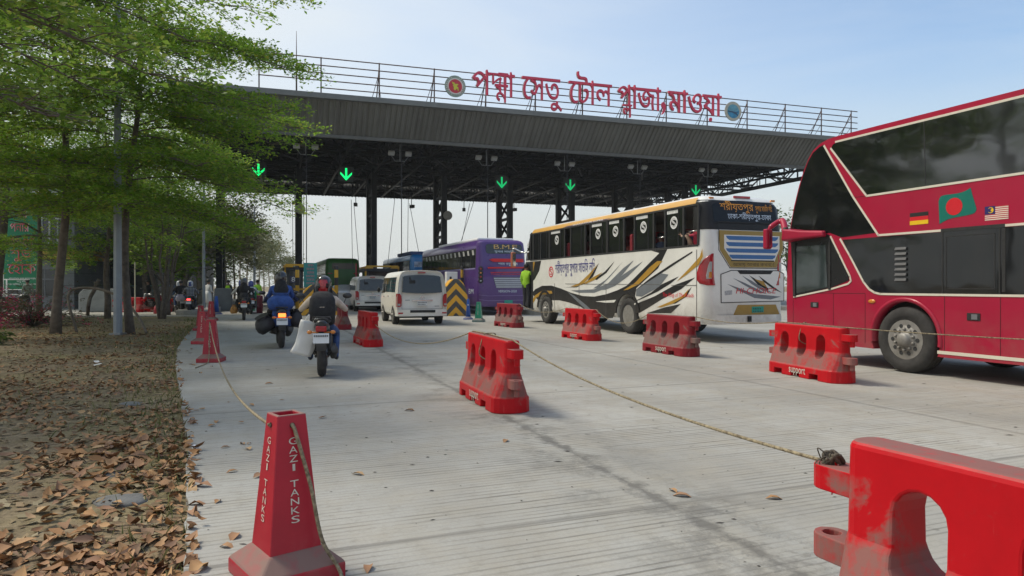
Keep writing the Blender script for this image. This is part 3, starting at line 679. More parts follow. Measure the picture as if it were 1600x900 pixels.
for px, Y, r, lb in ((464.5, 35.5, .1, 'black and yellow banded post in front of the small left booth'), (525.5, 35.8, .1, 'black and yellow banded post in front of the green bus'), (722, 35.5, .075, 'black and yellow banded post beside the purple bus side')):
    m = MB(); m.lathe([(r, 0), (r, 2.36), (r * .8, 2.42)], 14); m.lathe([(r * 1.7, 0), (r * 1.7, .05)], 14)
    tag(m.build('striped_post', M_BAND, loc=((px - 800) / FP * Y, Y, .0)), lb, 'bollard', 'banded posts on islands')
m = MB(); m.lathe([(.05, 0), (.05, 2.75)], 8)
tag(m.build('red_pole', pm('dull_red', (.25, .03, .03), .6), loc=((556.5 - 800) / FP * 42, 42, 0)), 'thin dull red pole between the green bus and the wide booth', 'pole')
pb = thing('poster_board', 'upright teal poster with rows of pink lettering beside the left booth', 'poster', P(485, 447, 39.5) - Vector((0, 0, CAMZ)), CT)
m = MB(); m.box((0, 0, 2.02), (.72, .04, 1.36)); m.build('panel', pm('poster_teal', (.03, .27, .25), .5, 0, .1, 3), pb)
m = MB()
for i, wd in enumerate((.3, .42, .36, .46, .4, .44)):
    z = 2.55 - i * .2; x = -wd / 2
    m.box((0, -.024, z + .055), (wd, .006, .018))
    while x < wd / 2 - .03: m.box((x + .03, -.025, z), (.022, .006, U(.07, .11))); m.box((x + .05, -.026, z - U(.0, .03)), (.05, .006, .02)); x += U(.07, .1)
m.build('lettering', pm('poster_pink', (.6, .22, .25), .5), pb)
m = MB(); m.box((-.3, .04, 1.0), (.04, .04, 2.0)); m.box((.3, .04, 1.0), (.04, .04, 2.0)); m.build('leg', M_GREY, pb)
cab = thing('control_cabinet', 'white control cabinet standing behind the right chevron bumper', 'cabinet', ((705 - 800) / FP * 34.6, 34.6, .24), CT)
m = MB(); m.box((0, 0, .93), (.55, .4, 1.86)); m.build('case', M_WHITE, cab, bev=.02); m = MB(); m.box((-.08, -.205, 1.55), (.1, .02, .14)); m.build('panel', M_DK, cab)
m = MB(); m.box((0, 0, .64), (.95, 1.5, 1.28), taper=.92); 
g = G(341, 486); tag(m.build('concrete_block', pm('grey_block', (.14, .145, .15), .85, 0, .2, 2, .3, 20), loc=(g.x, g.y + .7, 0), rotz=CT, bev=.05), 'large grey concrete block at the foot of the leftmost column', 'concrete block')
# small signs on sticks seen among the riders
for px, y0, y1, wpx, lb, colr in ((395.5, 448, 490, 7, 'narrow green roadside board among the far riders, white at its foot', (.03, .36, .18)),):
    Y = 36; X = (px - 800) / FP * Y; b = thing('green_board', lb, 'board', (X, Y, 0), .2)
    m = MB(); m.box((0, 0, .72), (.32, .06, 1.3)); m.build('panel', pm('board_green', colr, .5), b, bev=.01)
    m = MB(); m.box((.1, -.04, .4), (.06, .02, .52), rot=Matrix.Rotation(R(-8), 4, 'Y')); m.box((0, -.045, .1), (.34, .03, .08)); m.build('white_stripe', M_WHITE, b)

# ------------------------------------------------------------------ plastic barriers
def mat_plastic(name, col, grime=.75):
    t = NT(name); o = t.n('TexCoord').outputs['Object']; s = t.n('SeparateXYZ', {0: o}); z = s.outputs[2]; x = s.outputs[0]
    nrm = t.n('SeparateXYZ', {0: t.n('NewGeometry').outputs['Normal']}).outputs[2]
    n1 = t.noise(o, 2.6, 6, .65, .5); n2 = t.noise(o, 14, 5, .7)
    st = t.noise(t.n('Mapping', {0: o, 'Scale': (9, 9, .7)}), 1.6, 4, .6)
    c = t.mix(t.rng(n1, .3, .7), c4(col, .86), c4(col, 1.08))
    fl = t.math('MULTIPLY', t.rng(z, .455, .40, 0, 1), t.rng(z, .15, .19, .0, 1))
    f = t.math('MULTIPLY', fl, t.rng(n1, .34, .50, .35, 1)); 
    f2 = t.math('MULTIPLY', t.rng(z, .72, .6, 0, .82), t.rng(n1, .55, .64, 0, 1))
    f = t.math('MAXIMUM', f, f2); f = t.math('MAXIMUM', f, t.rng(nrm, .55, .9, 0, 1.1))
    f = t.math('MULTIPLY', f, t.rng(st, .3, .6, .55, 1)); f = t.math('MULTIPLY', t.rng(t.math('ADD', f, t.math('MULTIPLY', t.math('SUBTRACT', t.noise(o, 22, 6, .75), .5), 1.1)), .12, .85, 0, 1), grime, clamp=True)
    sc = t.rng(n2, .66, .74, 0, .35)
    f = t.math('MAXIMUM', f, t.math('MULTIPLY', sc, t.rng(z, .2, .05, 0, 1)))
    c = t.mix(f, c, (.17, .145, .125, 1))
    scr = t.rng(t.noise(t.n('Mapping', {0: o, 'Scale': (3, 24, 1.2), 'Rotation': (.2, 0, 0)}), 2.2, 3, .5), .70, .76, 0, .28)
    c = t.mix(scr, c, c4((min(1, col[0] * 1.3), .16, .15)))
    bp = t.n('Bump', {'Strength': .12, 'Distance': .01, 'Height': n2})
    return t.done(t.n('BsdfPrincipled', {'Base Color': c, 'Roughness': t.math('ADD', .42, t.math('MULTIPLY', f, .45)), 'Normal': bp.outputs[0], 'Specular IOR Level': .22}))
M_BRED = mat_plastic('barrier_red', (.50, .004, .010)); M_BRED2 = mat_plastic('barrier_faded_red', (.24, .014, .022), .82); M_BTXT = pm('barrier_text', (.62, .58, .5), .6, 0, .2, 20)
def stadium(hl, hw, z, n=8):
    r = min(hw, hl); pts = [(hw * math.cos(R(180 * i / n)), hl - .7 * hw + .7 * hw * math.sin(R(180 * i / n)), z) for i in range(n + 1)]
    pts += [(-hw * math.cos(R(180 * i / n)), -hl + .7 * hw - .7 * hw * math.sin(R(180 * i / n)), z) for i in range(n + 1)]
    return pts
def boolean(a, b):
    md = a.modifiers.new('cut', 'BOOLEAN'); md.operation = 'DIFFERENCE'; md.object = b; md.solver = 'EXACT'
    dg = bpy.context.evaluated_depsgraph_get(); me = bpy.data.meshes.new_from_object(a.evaluated_get(dg))
    a.modifiers.clear(); old = a.data; a.data = me; bpy.data.objects.remove(b)
    for p in me.polygons: p.use_smooth = False
m = MB(); m.loft([stadium(hl, hw, z) for hl, hw, z in ((.855, .225, 0), (.855, .225, .015), (.855, .22, .165), (.85, .2, .185), (.835, .112, .415), (.83, .1, .44), (.825, .088, .775), (.815, .078, .80))], 0, False)
body = m.build('body', M_BRED)
m = MB()
for cy in (-.38, .06, .50):
    m.prism([oval(cy, .49, .20, .36, 8)], -.4, .4, lambda u, v, d: (d, u, v)); m.box((0, cy, .02), (.7, .2, .13))
cut = m.build('cutter', M_BRED); boolean(body, cut)
md = body.modifiers.new('bevel', 'BEVEL'); md.width = .012; md.segments = 2; md.limit_method = 'ANGLE'; md.angle_limit = R(40)
def lug(m, sg, zc):
    y0 = sg * .80; out = [(-.07, 0), (.07, 0)] + arc(0, .145, .07, .07, 0, 180, 8)
    hole = [(.036 * math.cos(R(a)), .145 + .036 * math.sin(R(a))) for a in range(0, 360, 30)]
    m.prism([out, hole], zc - .05, zc + .05, lambda u, v, d: (u, y0 + sg * v, d))
bar0 = thing('plastic_barrier', '', 'barrier', (0, 0, 0), 0, 'red plastic road barriers'); body.parent = bar0
for sg, zs in ((1, (.615, .33)), (-1, (.66, .33))):
    for zc in zs:
        m = MB(); lug(m, sg, zc)
        if sg < 0: m.lathe([(.034, zc - .13), (.034, zc - .04)], 10, 0, Matrix.Translation((0, -.945, 0)))
        m.build('lug', M_BRED, bar0, bev=.006)
m = MB(); lettering(m, 'support', lambda u, v, d: (-.2235 - d, -u, v), -.2, .2, .06, .17, 0, .012, .003); m.build('lettering', M_BTXT, bar0, fix=False)
BAR = {}
def barrier(key, a, b, lb, faded=False, first=False, L_=None):
    A, B = G(*a), G(*b); d = (B - A).normalized(); rt = Vector((-d.y, d.x, 0))         # d points to the viewer; rt to the right
    c = A + d * .855 + rt * .225
    o = bar0 if first else copy_tree(bar0)
    if faded:
        for ch in o.children:
            if not ch.name.startswith('lettering'):
                k = ch.data.name + '_faded'
                me = bpy.data.meshes.get(k)
                if me is None: me = ch.data.copy(); me.name = k; me.materials[0] = M_BRED2
                ch.data = me
    o.location = (c.x, c.y, 0); o.rotation_euler.z = math.atan2(d.x, -d.y) ; o['label'] = lb
    BAR[key] = (c, d, rt); return o
barrier(2, (713, 613.5), (769, 646.5), 'red barrier with grimy flank standing mid lane with a rope over its top', first=True)
barrier(4, (1195, 579), (1302, 600.6), 'bright red barrier in front of the maroon bus front wheel')
barrier(5, (999, 547), (1070.5, 558.8), 'faded dark red barrier before the white bus rear bumper', True)
barrier(6, (874, 526.3), (911, 532), 'red barrier beside the white bus between its two wheels')
barrier(7, (769.4, 508.7), (792.8, 511.5), 'small faded red barrier next to the green cone', True)
barrier(3, (549.8, 534.6), (562.6, 540), 'red barrier seen nearly end on, right of the backpack rider')
barrier(8, (520.5, 511), (527, 515), 'faded red barrier half hidden behind the backpack rider', True)
A = Vector((1.30 + .09 * .906, 2.77, 0)); d = Vector((.423, -.906, 0)); o = copy_tree(bar0); c = A + d * .82 + Vector((.0, .036, 0))
o.location = (c.x, c.y, 0); o.rotation_euler.z = math.atan2(d.x, -d.y); o['label'] = 'large red barrier closest to the viewer with a rope tied to its lug'; BAR[1] = (c, d, Vector((.906, .423, 0)))
for k, (px, py, rz, lb) in enumerate(((168, 490, R(78), 'red barrier on the side lot left of the lamp post'), (214, 489.5, R(82), 'dirty orange red barrier on the side lot right of the lamp post'))):
    g = G(px, py); o = copy_tree(bar0); o.location = (g.x, g.y + 2, 0); o.rotation_euler.z = rz; o['label'] = lb
# ------------------------------------------------------------------ cones
def mat_cone(name, col):
    t = NT(name); o = t.n('TexCoord').outputs['Object']; z = t.n('SeparateXYZ', {0: o}).outputs[2]; n1 = t.noise(o, 5, 6, .65, .3)
    nr = t.n('SeparateXYZ', {0: t.n('NewGeometry').outputs['Normal']}).outputs[2]
    c = t.mix(t.rng(n1, .3, .7), c4(col, .85), c4(col, 1.1))
    f = t.math('MULTIPLY', t.rng(nr, .3, .55, 0, 1), t.rng(n1, .3, .5, .5, 1)); f = t.math('MAXIMUM', f, t.math('MULTIPLY', t.rng(z, .3, .1, 0, .4), t.rng(n1, .45, .65)))
    c = t.mix(t.math('MULTIPLY', f, .85, clamp=True), c, (.19, .16, .13, 1))
    return t.done(t.n('BsdfPrincipled', {'Base Color': c, 'Roughness': t.math('ADD', .42, t.math('MULTIPLY', f, .4))}))
M_CONE = mat_cone('cone_red', (.42, .010, .028)); M_CBLUE = mat_cone('cone_blue', (.02, .10, .42)); M_CGREEN = mat_cone('cone_green', (.02, .28, .16)); M_CGREY = mat_cone('cone_grey', (.12, .2, .2))
def sq(a, z): return [(-a, -a, z), (a, -a, z), (a, a, z), (-a, a, z)]
def square_cone(lb, mat, mbase=None, text='GAZI TANKS'):
    o = thing('traffic_cone', lb, 'traffic cone', (0, 0, 0), 0, 'traffic cones')
    m = MB(); m.loft([sq(.212, 0), sq(.212, .075), sq(.128, .15)], 0, False); m.build('base', mbase or mat, o, bev=.01)
    m = MB(); m.loft([sq(.126, .135), sq(.070, .785), sq(.050, .785), sq(.052, .66)], 0, False); m.build('body', mat, o, bev=.005)
    m = MB()
    if text:
        zz = .68
        for ch in text:
            if ch == ' ': zz -= .034; continue
            for face in range(4):
                a = face * math.pi / 2
                def fr(u, v, d, a=a):
                    hw = .126 + (.070 - .126) * (v - .135) / .65; x, y = u, -(hw + .0012 + d)
                    return (x * math.cos(a) - y * math.sin(a), x * math.sin(a) + y * math.cos(a), v)
                wd = .041 if ch != 'I' else .013
                lettering(m, ch, fr, -wd / 2, wd / 2, zz - .034, .047, 0, .03, .002)
            zz -= .0415
        m.build('lettering', M_BTXT, o, fix=False)
    m = MB()                                       # rope holes near the top
    for face in range(4):
        a = face * math.pi / 2; pts = [(.013 * math.cos(R(q)), .735 + .013 * math.sin(R(q))) for q in range(0, 360, 30)]
        def fr(u, v, d, a=a):
            hw = .126 + (.070 - .126) * (v - .135) / .65; x, y = u, -(hw + .001 + d); return (x * math.cos(a) - y * math.sin(a), x * math.sin(a) + y * math.cos(a), v)
        m.prism([pts], 0, .001, fr, 0, False, False)
    m.build('rope_hole', pm('hole_dark', (.03, .004, .006), .8), o, fix=False)
    return o
C1 = Vector((-1.097, 3.42, 0))
cone = square_cone('tall red pyramid cone with stacked white letters closest to the viewer', M_CONE); cone.location = C1; cone.rotation_euler.z = R(39)
CN = [C1]
for px, py, rz, lb in ((330, 562, 8, 'second red cone up the lane edge, rope hanging down its front'), (318, 534, -5, 'red cone almost hidden behind the second cone'), (314, 513, 14, 'red cone beside the grass verge in front of the parked motorbikes'), (330, 498, 4, 'red cone next to the blue cone by the grey block')):
    g = G(px, py + 3); q = copy_tree(cone, None, g, R(rz), lb); CN.append(g)
g = G(748, 503); gc = square_cone('green cone with white letters on a grey base beside the blue cone', M_CGREEN, M_CGREY, 'GAZI TANKS'); gc.location = g; gc.rotation_euler.z = R(-14)
bc = thing('traffic_cone', 'slim blue round cone with flared base before the chevron bumper', 'traffic cone', G(731.5, 499), 0, 'traffic cones')
m = MB(); m.lathe([(.21, 0), (.21, .04), (.17, .07), (.10, .12)], 24); m.build('base', M_CBLUE, bc)
m = MB(); m.lathe([(.105, .11), (.045, .86), (.04, .87), (.03, .87)], 20); m.build('body', M_CBLUE, bc)
m = MB(); m.prism([rrect(-.02, .58, .02, .64, .008)], 0, .006, lambda u, v, d: (u, -.068 - d, v)); m.build('sticker', M_WHITE, bc)
b2 = copy_tree(bc, None, G(338, 491), 0, 'blue cone with white lettering in front of the grey concrete block')
for ch in b2.children:
    if ch.name.startswith('body') or ch.name.startswith('base'): ch.scale = (1.35, 1.35, 1.05)
    else: ch.scale = (2, 1.25, 2.2); ch.location.z = -.9
g = G(247.5, 490); rc = thing('traffic_cone', 'red round cone standing behind the multi stem shrub', 'traffic cone', g, 0, 'traffic cones')
m = MB(); m.lathe([(.24, 0), (.2, .35), (.1, .45), (.1, .62), (.16, .68), (.12, .95), (.03, .98)], 18); m.build('body', M_CONE, rc)
# ------------------------------------------------------------------ ropes
def mat_rope():
    t = NT('rope'); o = t.n('TexCoord').outputs['Object']
    c = t.mix(t.rng(t.noise(o, 45, 3), .35, .65), (.13, .10, .06, 1), (.36, .30, .19, 1))
    bp = t.n('Bump', {'Strength': .8, 'Distance': .006, 'Height': t.noise(o, 120, 2)})
    return t.done(t.n('BsdfPrincipled', {'Base Color': c, 'Roughness': .9, 'Normal': bp.outputs[0]}))
M_ROPE = mat_rope()
def sag(p, q, s, n=22):
    p, q = Vector(p), Vector(q); return [p.lerp(q, i / n) - Vector((0, 0, s * 4 * (i / n) * (1 - i / n))) for i in range(n + 1)]
def rope(pts, lb, r=.0085):
    m = MB(); m.tube(pts, r, 8); return tag(m.build('rope', M_ROPE), lb, 'rope', 'ropes tied between barriers and cones')
r19 = Matrix.Rotation(R(39), 4, 'Z')
h1 = C1 + (r19 @ Vector((.0, -.080, .735))); h0 = C1 + (r19 @ Vector((-.080, 0, .735)))
rope(spline([h1 + (r19 @ Vector((0, .03, .0))), h1, h1 + (r19 @ Vector((.012, -.02, -.05))), C1 + (r19 @ Vector((.06, -.15, .45))), C1 + (r19 @ Vector((.095, -.2, .2))), C1 + (r19 @ Vector((.15, -.30, .03))), C1 + Vector((.42, -.75, .012))], 8), 'beige rope hanging from the hole of the closest red cone to the slab', .0095)
tp = lambda i, z=.735, dx=.0: CN[i] + Vector((dx, -.07, z))
rope(sag(h0, tp(1), .30), 'slack beige rope from the closest red cone to the second cone')
rope(spline([tp(1), CN[1] + Vector((.015, -.12, .5)), CN[1] + Vector((.05, -.22, .1)), CN[1] + Vector((.09, -.4, .012)), CN[1] + Vector((.2, -1.1, .012))], 6), 'beige rope end hanging down the front of the second cone', .009)
rope(sag(tp(1), tp(3), .12), 'beige rope between the second cone and the cone by the verge')
rope(spline([tp(3), CN[3] + Vector((.05, -.14, .5)), CN[3] + Vector((.16, -.2, .08)), CN[3] + Vector((.3, -.2, .012))], 6), 'beige rope end hanging on the cone by the verge')
def top(k, y, z=.805, x=0): c, d, rt = BAR[k]; return c - d * y + rt * x + Vector((0, 0, z))      # y > 0 towards the far end
k1 = top(1, .94, .665)
rope(sag(k1, top(2, -.81), .10) + [top(2, -.4, .812, -.02), top(2, .1, .812, .01), top(2, .81, .808)] + sag(top(2, .82), top(3, -.7, .55), .3)[1:], 'long rope from the closest barrier lug over the mid lane barrier to another barrier')
rope(spline([top(2, .12, .815, -.06), top(2, .12, .822, 0), top(2, .12, .8, .09), top(2, .12, .6, .1), top(2, .06, .5, 0), top(2, .12, .56, -.115), top(2, .12, .7, -.1), top(2, .12, .815, -.06)], 6), 'short rope loop through a slot of the mid lane barrier', .007)
rope(sag(top(4, -.80), Vector((8.9, 7.4, .72)), .05), 'thin rope from the bright red barrier along the maroon bus', .008)
rope([top(4, .81), top(4, 0, .812), top(4, -.80)], 'rope lying on top of the bright red barrier', .008)
rope(spline([top(4, .1, .815, -.06), top(4, .1, .82, .02), top(4, .1, .6, .11), top(4, .06, .5, 0), top(4, .1, .58, -.115), top(4, .1, .815, -.06)], 6), 'short rope loop through a slot of the bright red barrier', .007)
rope(sag(top(5, -.81), top(4, .82), .07), 'rope between the faded dark red barrier and the bright red one', .008)
rope(sag(top(6, -.81), top(5, .82), .28), 'slack rope between the barrier beside the white bus and the faded dark red barrier', .008)
rope(sag(top(7, -.81), top(6, .82), .2), 'slack rope between the small faded barrier and the barrier beside the white bus', .008)
m = MB()                                            # knot on the closest barrier's lug
rnd.seed(5)
for i in range(4):
    a0 = U(0, 6); pts = [k1 + Vector((.032 * math.cos(a0 + q * .9) + U(-.012, .012) - .0, .03 * math.sin(a0 + q * .9), .025 * math.sin(q * 1.7 + i) + .02)) for q in range(8)]
    m.tube(spline(pts, 4), .0075, 6)
m.tube(spline([k1 + Vector((-.01, 0, .02)), k1 + Vector((.01, -.03, -.06)), k1 + Vector((.05, -.1, -.125)), k1 + Vector((.11, -.17, -.13))], 6), .008, 6)
for i in range(5): m.tube(spline([k1 + Vector((-.02, 0, .03)), k1 + Vector((-.04 + U(-.03, .03), U(-.02, .02), .06 - i * .02)), k1 + Vector((-.05 + U(-.03, .05), U(-.03, .03), -.02 - i * .02))], 5), .0028, 5)
tag(m.build('rope_knot', pm('old_rope', (.09, .075, .055), .9, 0, .4, 60)), 'frayed dark rope knot on the lug of the closest red barrier', 'knot')
m = MB(); m.tube(spline([k1 + Vector((.015, -.02, .03)), k1 + Vector((-.002, -.035, -.05)), k1 + Vector((-.02, -.03, -.12))], 5), .003, 6)
tag(m.build('pink_string', pm('pink_string', (.5, .2, .2), .8)), 'short pink string dangling from the rope knot', 'string')
# ------------------------------------------------------------------ vehicles
BA = math.atan2(.353, .936)
class Frame2:                                        # a vehicle's own frame: x across, y forward from the rear, z up
    def __init__(s, ox, oy, a=BA):
        s.o = (ox, oy); s.a = a; s.f = (-math.sin(a), math.cos(a)); s.r = (math.cos(a), math.sin(a))
    def side(s, px, py, x=0.0):
        q = (px - 800) / FP; ox, oy = s.o[0] + s.r[0] * x, s.o[1] + s.r[1] * x
        d = (q * oy - ox) / (s.f[0] - q * s.f[1]); return d, CAMZ - (py - HY) / FP * (oy + s.f[1] * d)
    def rear(s, px, py, y=0.0):
        q = (px - 800) / FP; ox, oy = s.o[0] + s.f[0] * y, s.o[1] + s.f[1] * y
        d = (q * oy - ox) / (s.r[0] - q * s.r[1]); return d, CAMZ - (py - HY) / FP * (oy + s.r[1] * d)
fs = lambda u, v, d: (-d, u, v)                      # left flank: u = y, v = z
fq = lambda u, v, d: (u, -d, v)                      # rear: u = x, v = z
M_TYRE = pm('tyre', (.028, .027, .026), .85, 0, .2, 6, .3, 40, .3, (.10, .09, .08), (-2, 3)); M_RIM = pm('rim_grey', (.32, .31, .29), .5, .5, .2, 8, 0, 60, .8, (.16, .14, .11), (-2, 3)); M_RIMD = pm('rim_dark', (.03, .03, .03), .7)
M_GLASS = pm('tinted_glass', (.012, .013, .014), .06, 0, .1, 2, spec=.7); M_GLASS2 = pm('tinted_glass_dusty', (.02, .021, .022), .16, 0, .2, 1.5, spec=.6, dirt=.25, dz=(-5, 9))
M_RUB = pm('black_rubber', (.018, .018, .018), .7); M_UNDER = pm('underbody', (.015, .014, .013), .9); M_CHROME = pm('chrome', (.6, .6, .6), .18, 1.0, .05)
M_TAIL = pm('tail_red', (.38, .012, .02), .2, 0, .15, 9, coat=.6); M_TAILON = pm('tail_red_lit', (1, .06, .06), .3, 0, 0, 1, emit=2.2); M_AMBER = pm('amber_lens', (.6, .2, .02), .25, 0, .1, 9, coat=.5); M_CLEAR = pm('clear_lens', (.38, .38, .37), .2, 0, .1, 9)
M_PLATE = pm('plate_white', (.72, .73, .72), .5, 0, .03); M_INK = pm('plate_ink', (.03, .03, .035), .6); M_PLATEG = pm('plate_green', (.01, .30, .22), .5, 0, .05)
_wm = {}
def wheel(o, x, y, Rr, wd, dish=.0, side=-1, nb=10, seg=36):
    key = (Rr, wd, dish, side)
    if key not in _wm:
        mt = Matrix.Rotation(R(90 * side), 4, 'Y')                  # local +z becomes the outer side
        a = MB(); h = wd / 2
        a.lathe([(Rr * .56, -h * .8), (Rr * .62, -h), (Rr * .8, -h * 1.05), (Rr * .94, -h), (Rr, -h * .72), (Rr * 1.004, -h * .3), (Rr * .992, -h * .28), (Rr * .992, -h * .2), (Rr * 1.004, -h * .18), (Rr * 1.004, h * .18), (Rr * .992, h * .2), (Rr * .992, h * .28), (Rr * 1.004, h * .3), (Rr, h * .72), (Rr * .955, h * .98), (Rr * .9, h * 1.0), (Rr * .89, h * 1.03), (Rr * .8, h * 1.05), (Rr * .7, h * 1.04), (Rr * .69, h * 1.01), (Rr * .62, h), (Rr * .57, h * .85), (Rr * .55, h * .5)], seg, 0, mt)
        b = MB(); q = h * .8 + dish
        b.lathe([(Rr * .60, h * .96), (Rr * .575, h * .9), (Rr * .55, h * .7), (Rr * .52, h * .55 + min(0, dish)), (Rr * .47, q - .03), (Rr * .42, q), (Rr * .30, q + .0), (Rr * .26, q + .012), (Rr * .21, q + .02), (Rr * .2, q + .06), (Rr * .15, q + .08), (Rr * .01, q + .085)], seg, 0, mt, True, True)
        for i in range(nb):
            c = 2 * math.pi * i / nb
            b.lathe([(.022 * Rr * 2, q), (.022 * Rr * 2, q + .035), (.012 * Rr, q + .04)], 6, 0, mt @ Matrix.Translation((Rr * .315 * math.cos(c), Rr * .315 * math.sin(c), 0)))
            c += math.pi / nb
            b.lathe([(Rr * .062, q - .004), (Rr * .062, q + .003)], 10, 1, mt @ Matrix.Translation((Rr * .425 * math.cos(c), Rr * .425 * math.sin(c), 0)))
        _wm[key] = (a.mesh('wheel', M_TYRE), b.mesh('rim', [M_RIM, M_RIMD]))
    t = bpy.data.objects.new('wheel', _wm[key][0]); COL.objects.link(t); t.parent = o; t.location = (x, y, Rr)
    r_ = bpy.data.objects.new('rim', _wm[key][1]); COL.objects.link(r_); r_.parent = t
    return t
def plan(L_, W_, rr, rf, ins, z, n=6, dy=0.0, df=0.0):
    x0, x1, y0, y1 = ins, W_ - ins, ins * .6 + dy, L_ - ins - df; pts = []
    for cx, cy, r_, a0 in ((x1 - rf, y1 - rf, rf, 0), (x0 + rf, y1 - rf, rf, 90), (x0 + rr, y0 + rr, rr, 180), (x1 - rr, y0 + rr, rr, 270)): pts += [(cx + r_ * math.cos(R(a0 + 90 * i / n)), cy + r_ * math.sin(R(a0 + 90 * i / n)), z) for i in range(n + 1)]
    return pts
def shell(name, mat, parent, L_, W_, levels, wheels, Rr, rr=.28, rf=.35, arch=1.22):
    m = MB(); m.loft([plan(L_, W_, rr, rf, lv_[1], lv_[0], 6, lv_[2], lv_[3] if len(lv_) > 3 else 0) for lv_ in levels], 0, True); b = m.build(name, mat, parent)
    c = MB()
    for y in wheels: c.lathe([(Rr * arch, -.36), (Rr * arch, .36)], 28, 0, Matrix.Translation((0, y, Rr)) @ Matrix.Rotation(R(90), 4, 'Y')); c.lathe([(Rr * arch, -.36), (Rr * arch, .36)], 28, 0, Matrix.Translation((W_, y, Rr)) @ Matrix.Rotation(R(90), 4, 'Y'))
    k = c.build('cutter', mat); k.parent = parent; bpy.context.view_layer.update(); boolean(b, k)
    for p in b.data.polygons: p.use_smooth = True
    try: b.data.set_sharp_from_angle(angle=R(32))
    except Exception: pass
    return b
def panel(name, pts, fr, mat, parent, d=.006, d0=-.02, bev=0, holes=()):
    m = MB(); m.prism([pts] + list(holes), d0, d, fr, 0, back=False); return m.build(name, mat, parent, bev=bev)
def line(m, pts, fr, w_, d, mi=0):                     # painted or raised strip along a polyline
    for (a, b), (c, e) in zip(pts, pts[1:]):
        dx, dy = c - a, e - b; l = math.hypot(dx, dy) or 1; nx_, ny_ = -dy / l * w_ / 2, dx / l * w_ / 2; ex, ey = dx / l * w_ * .3, dy / l * w_ * .3
        m.prism([[(a - ex + nx_, b - ey + ny_), (c + ex + nx_, e + ey + ny_), (c + ex - nx_, e + ey - ny_), (a - ex - nx_, b - ey - ny_)]], 0, d, fr, mi, back=False)
# ---- maroon double decker
def coach_glass(name, ior):
    t = NT(name); o = t.n('TexCoord').outputs['Object']; n = t.noise(o, .9, 4, .5)
    b = t.n('Bump', {'Strength': .06, 'Distance': .2, 'Height': t.noise(o, .8, 2)})
    du = t.rng(t.noise(o, 2.4, 6, .65), .45, .75, 0, .05)
    c = t.mix(du, (.008, .009, .010, 1), (.25, .22, .18, 1))
    return t.done(t.n('BsdfPrincipled', {'Base Color': c, 'Roughness': t.rng(n, .3, .7, .03, .08), 'IOR': ior, 'Normal': b.outputs[0]}))
MF = Frame2(5.42 + .353 * 12, 13.81 - .936 * 12)
mar = thing('double_decker_bus', 'tall maroon double decker coach with flags and black glass on its flank', 'bus', (MF.o[0], MF.o[1], 0), BA)
M_MAR = pm('maroon_paint', (.37, .004, .036), .34, 0, .07, 1.3, .02, 3, .5, (.22, .13, .10), (.2, 1.1), .3, .15)
out_ = [(0, .32), (0, 4.1)] + [(10.75, 4.1), (11.0, 4.085), (11.18, 4.04), (11.35, 3.95), (11.47, 3.82), (11.6, 3.6), (11.72, 3.33), (11.85, 2.95), (11.94, 2.6), (12.0, 2.2), (12.04, 1.6), (12.05, 1.1), (12.03, .6), (11.95, .45), (11.7, .36), (10.1, .34), (8.7, .31)]
m = MB(); m.prism([out_], 0, 2.5, lambda u, v, d: (d, u, v)); body = m.build('body', M_MAR, mar)
c = MB(); mt = Matrix.Translation((0, 9.40, .55)) @ Matrix.Rotation(R(90), 4, 'Y'); c.lathe([(.63, -.5), (.63, .5)], 36, 0, mt); c.lathe([(.63, 2.0), (.63, 3)], 36, 0, mt)
mt2 = Matrix.Translation((0, 3.3, .55)) @ Matrix.Rotation(R(90), 4, 'Y'); c.lathe([(.63, -.5), (.63, .5)], 36, 0, mt2)
k = c.build('cutter', M_MAR, mar); bpy.context.view_layer.update(); boolean(body, k)
md = body.modifiers.new('bevel', 'BEVEL'); md.width = .10; md.segments = 4; md.limit_method = 'ANGLE'; md.angle_limit = R(62)
m = MB(); m.box((1.25, 6, .8), (2.1, 11, .7)); m.build('underbody', M_UNDER, mar)
M_MARG = coach_glass('coach_black_glass', 1.55); M_MARU = coach_glass('coach_upper_glass', 2.15)
upw = [(10.93, 3.90), (10.88, 3.965), (10.8, 3.985), (.5, 3.985), (.5, 2.955), (10.13, 2.955)]
uw = panel('upper_window', upw, fs, M_MARU, mar, .004)
m = MB()
for y in (9.02, 7.0, 5.0, 3.0): line(m, [(y, 2.97), (y + .03, 3.97)], fs, .012, .0065)
m.build('seam', M_RUB, uw)
panel('windscreen_side', [(11.10, 4.0), (10.43, 2.965), (9.93, 2.30), (10.68, 2.27), (10.95, 2.37), (11.9, 2.39), (11.955, 2.45), (11.87, 2.8), (11.74, 3.2), (11.62, 3.5), (11.48, 3.76), (11.36, 3.9), (11.2, 3.98)], fs, M_MARG, mar, .004)
m = MB(); fpt = [(11.45, 3.80), (11.6, 3.56), (11.72, 3.29), (11.85, 2.9), (11.94, 2.56), (12.0, 2.16), (12.035, 1.6)]
m.loft([[(.09, y + .012, z), (1.25, y + .03, z + .01), (2.41, y + .012, z)] for y, z in fpt], 0, True, False, False); m.build('windscreen', M_MARG, mar, fix=False)
low = [(10.66, 2.225), (.5, 2.225), (.5, 1.285), (9.86, 1.285), (9.98, 1.31), (10.08, 1.36), (10.2, 1.48), (10.5, 1.95)]
lw = panel('lower_window', low, fs, M_MARG, mar, .004)
m = MB()
for y in (8.73, 7.86, 6.4, 4.9): line(m, [(y, 1.29), (y, 2.22)], fs, .02, .009)
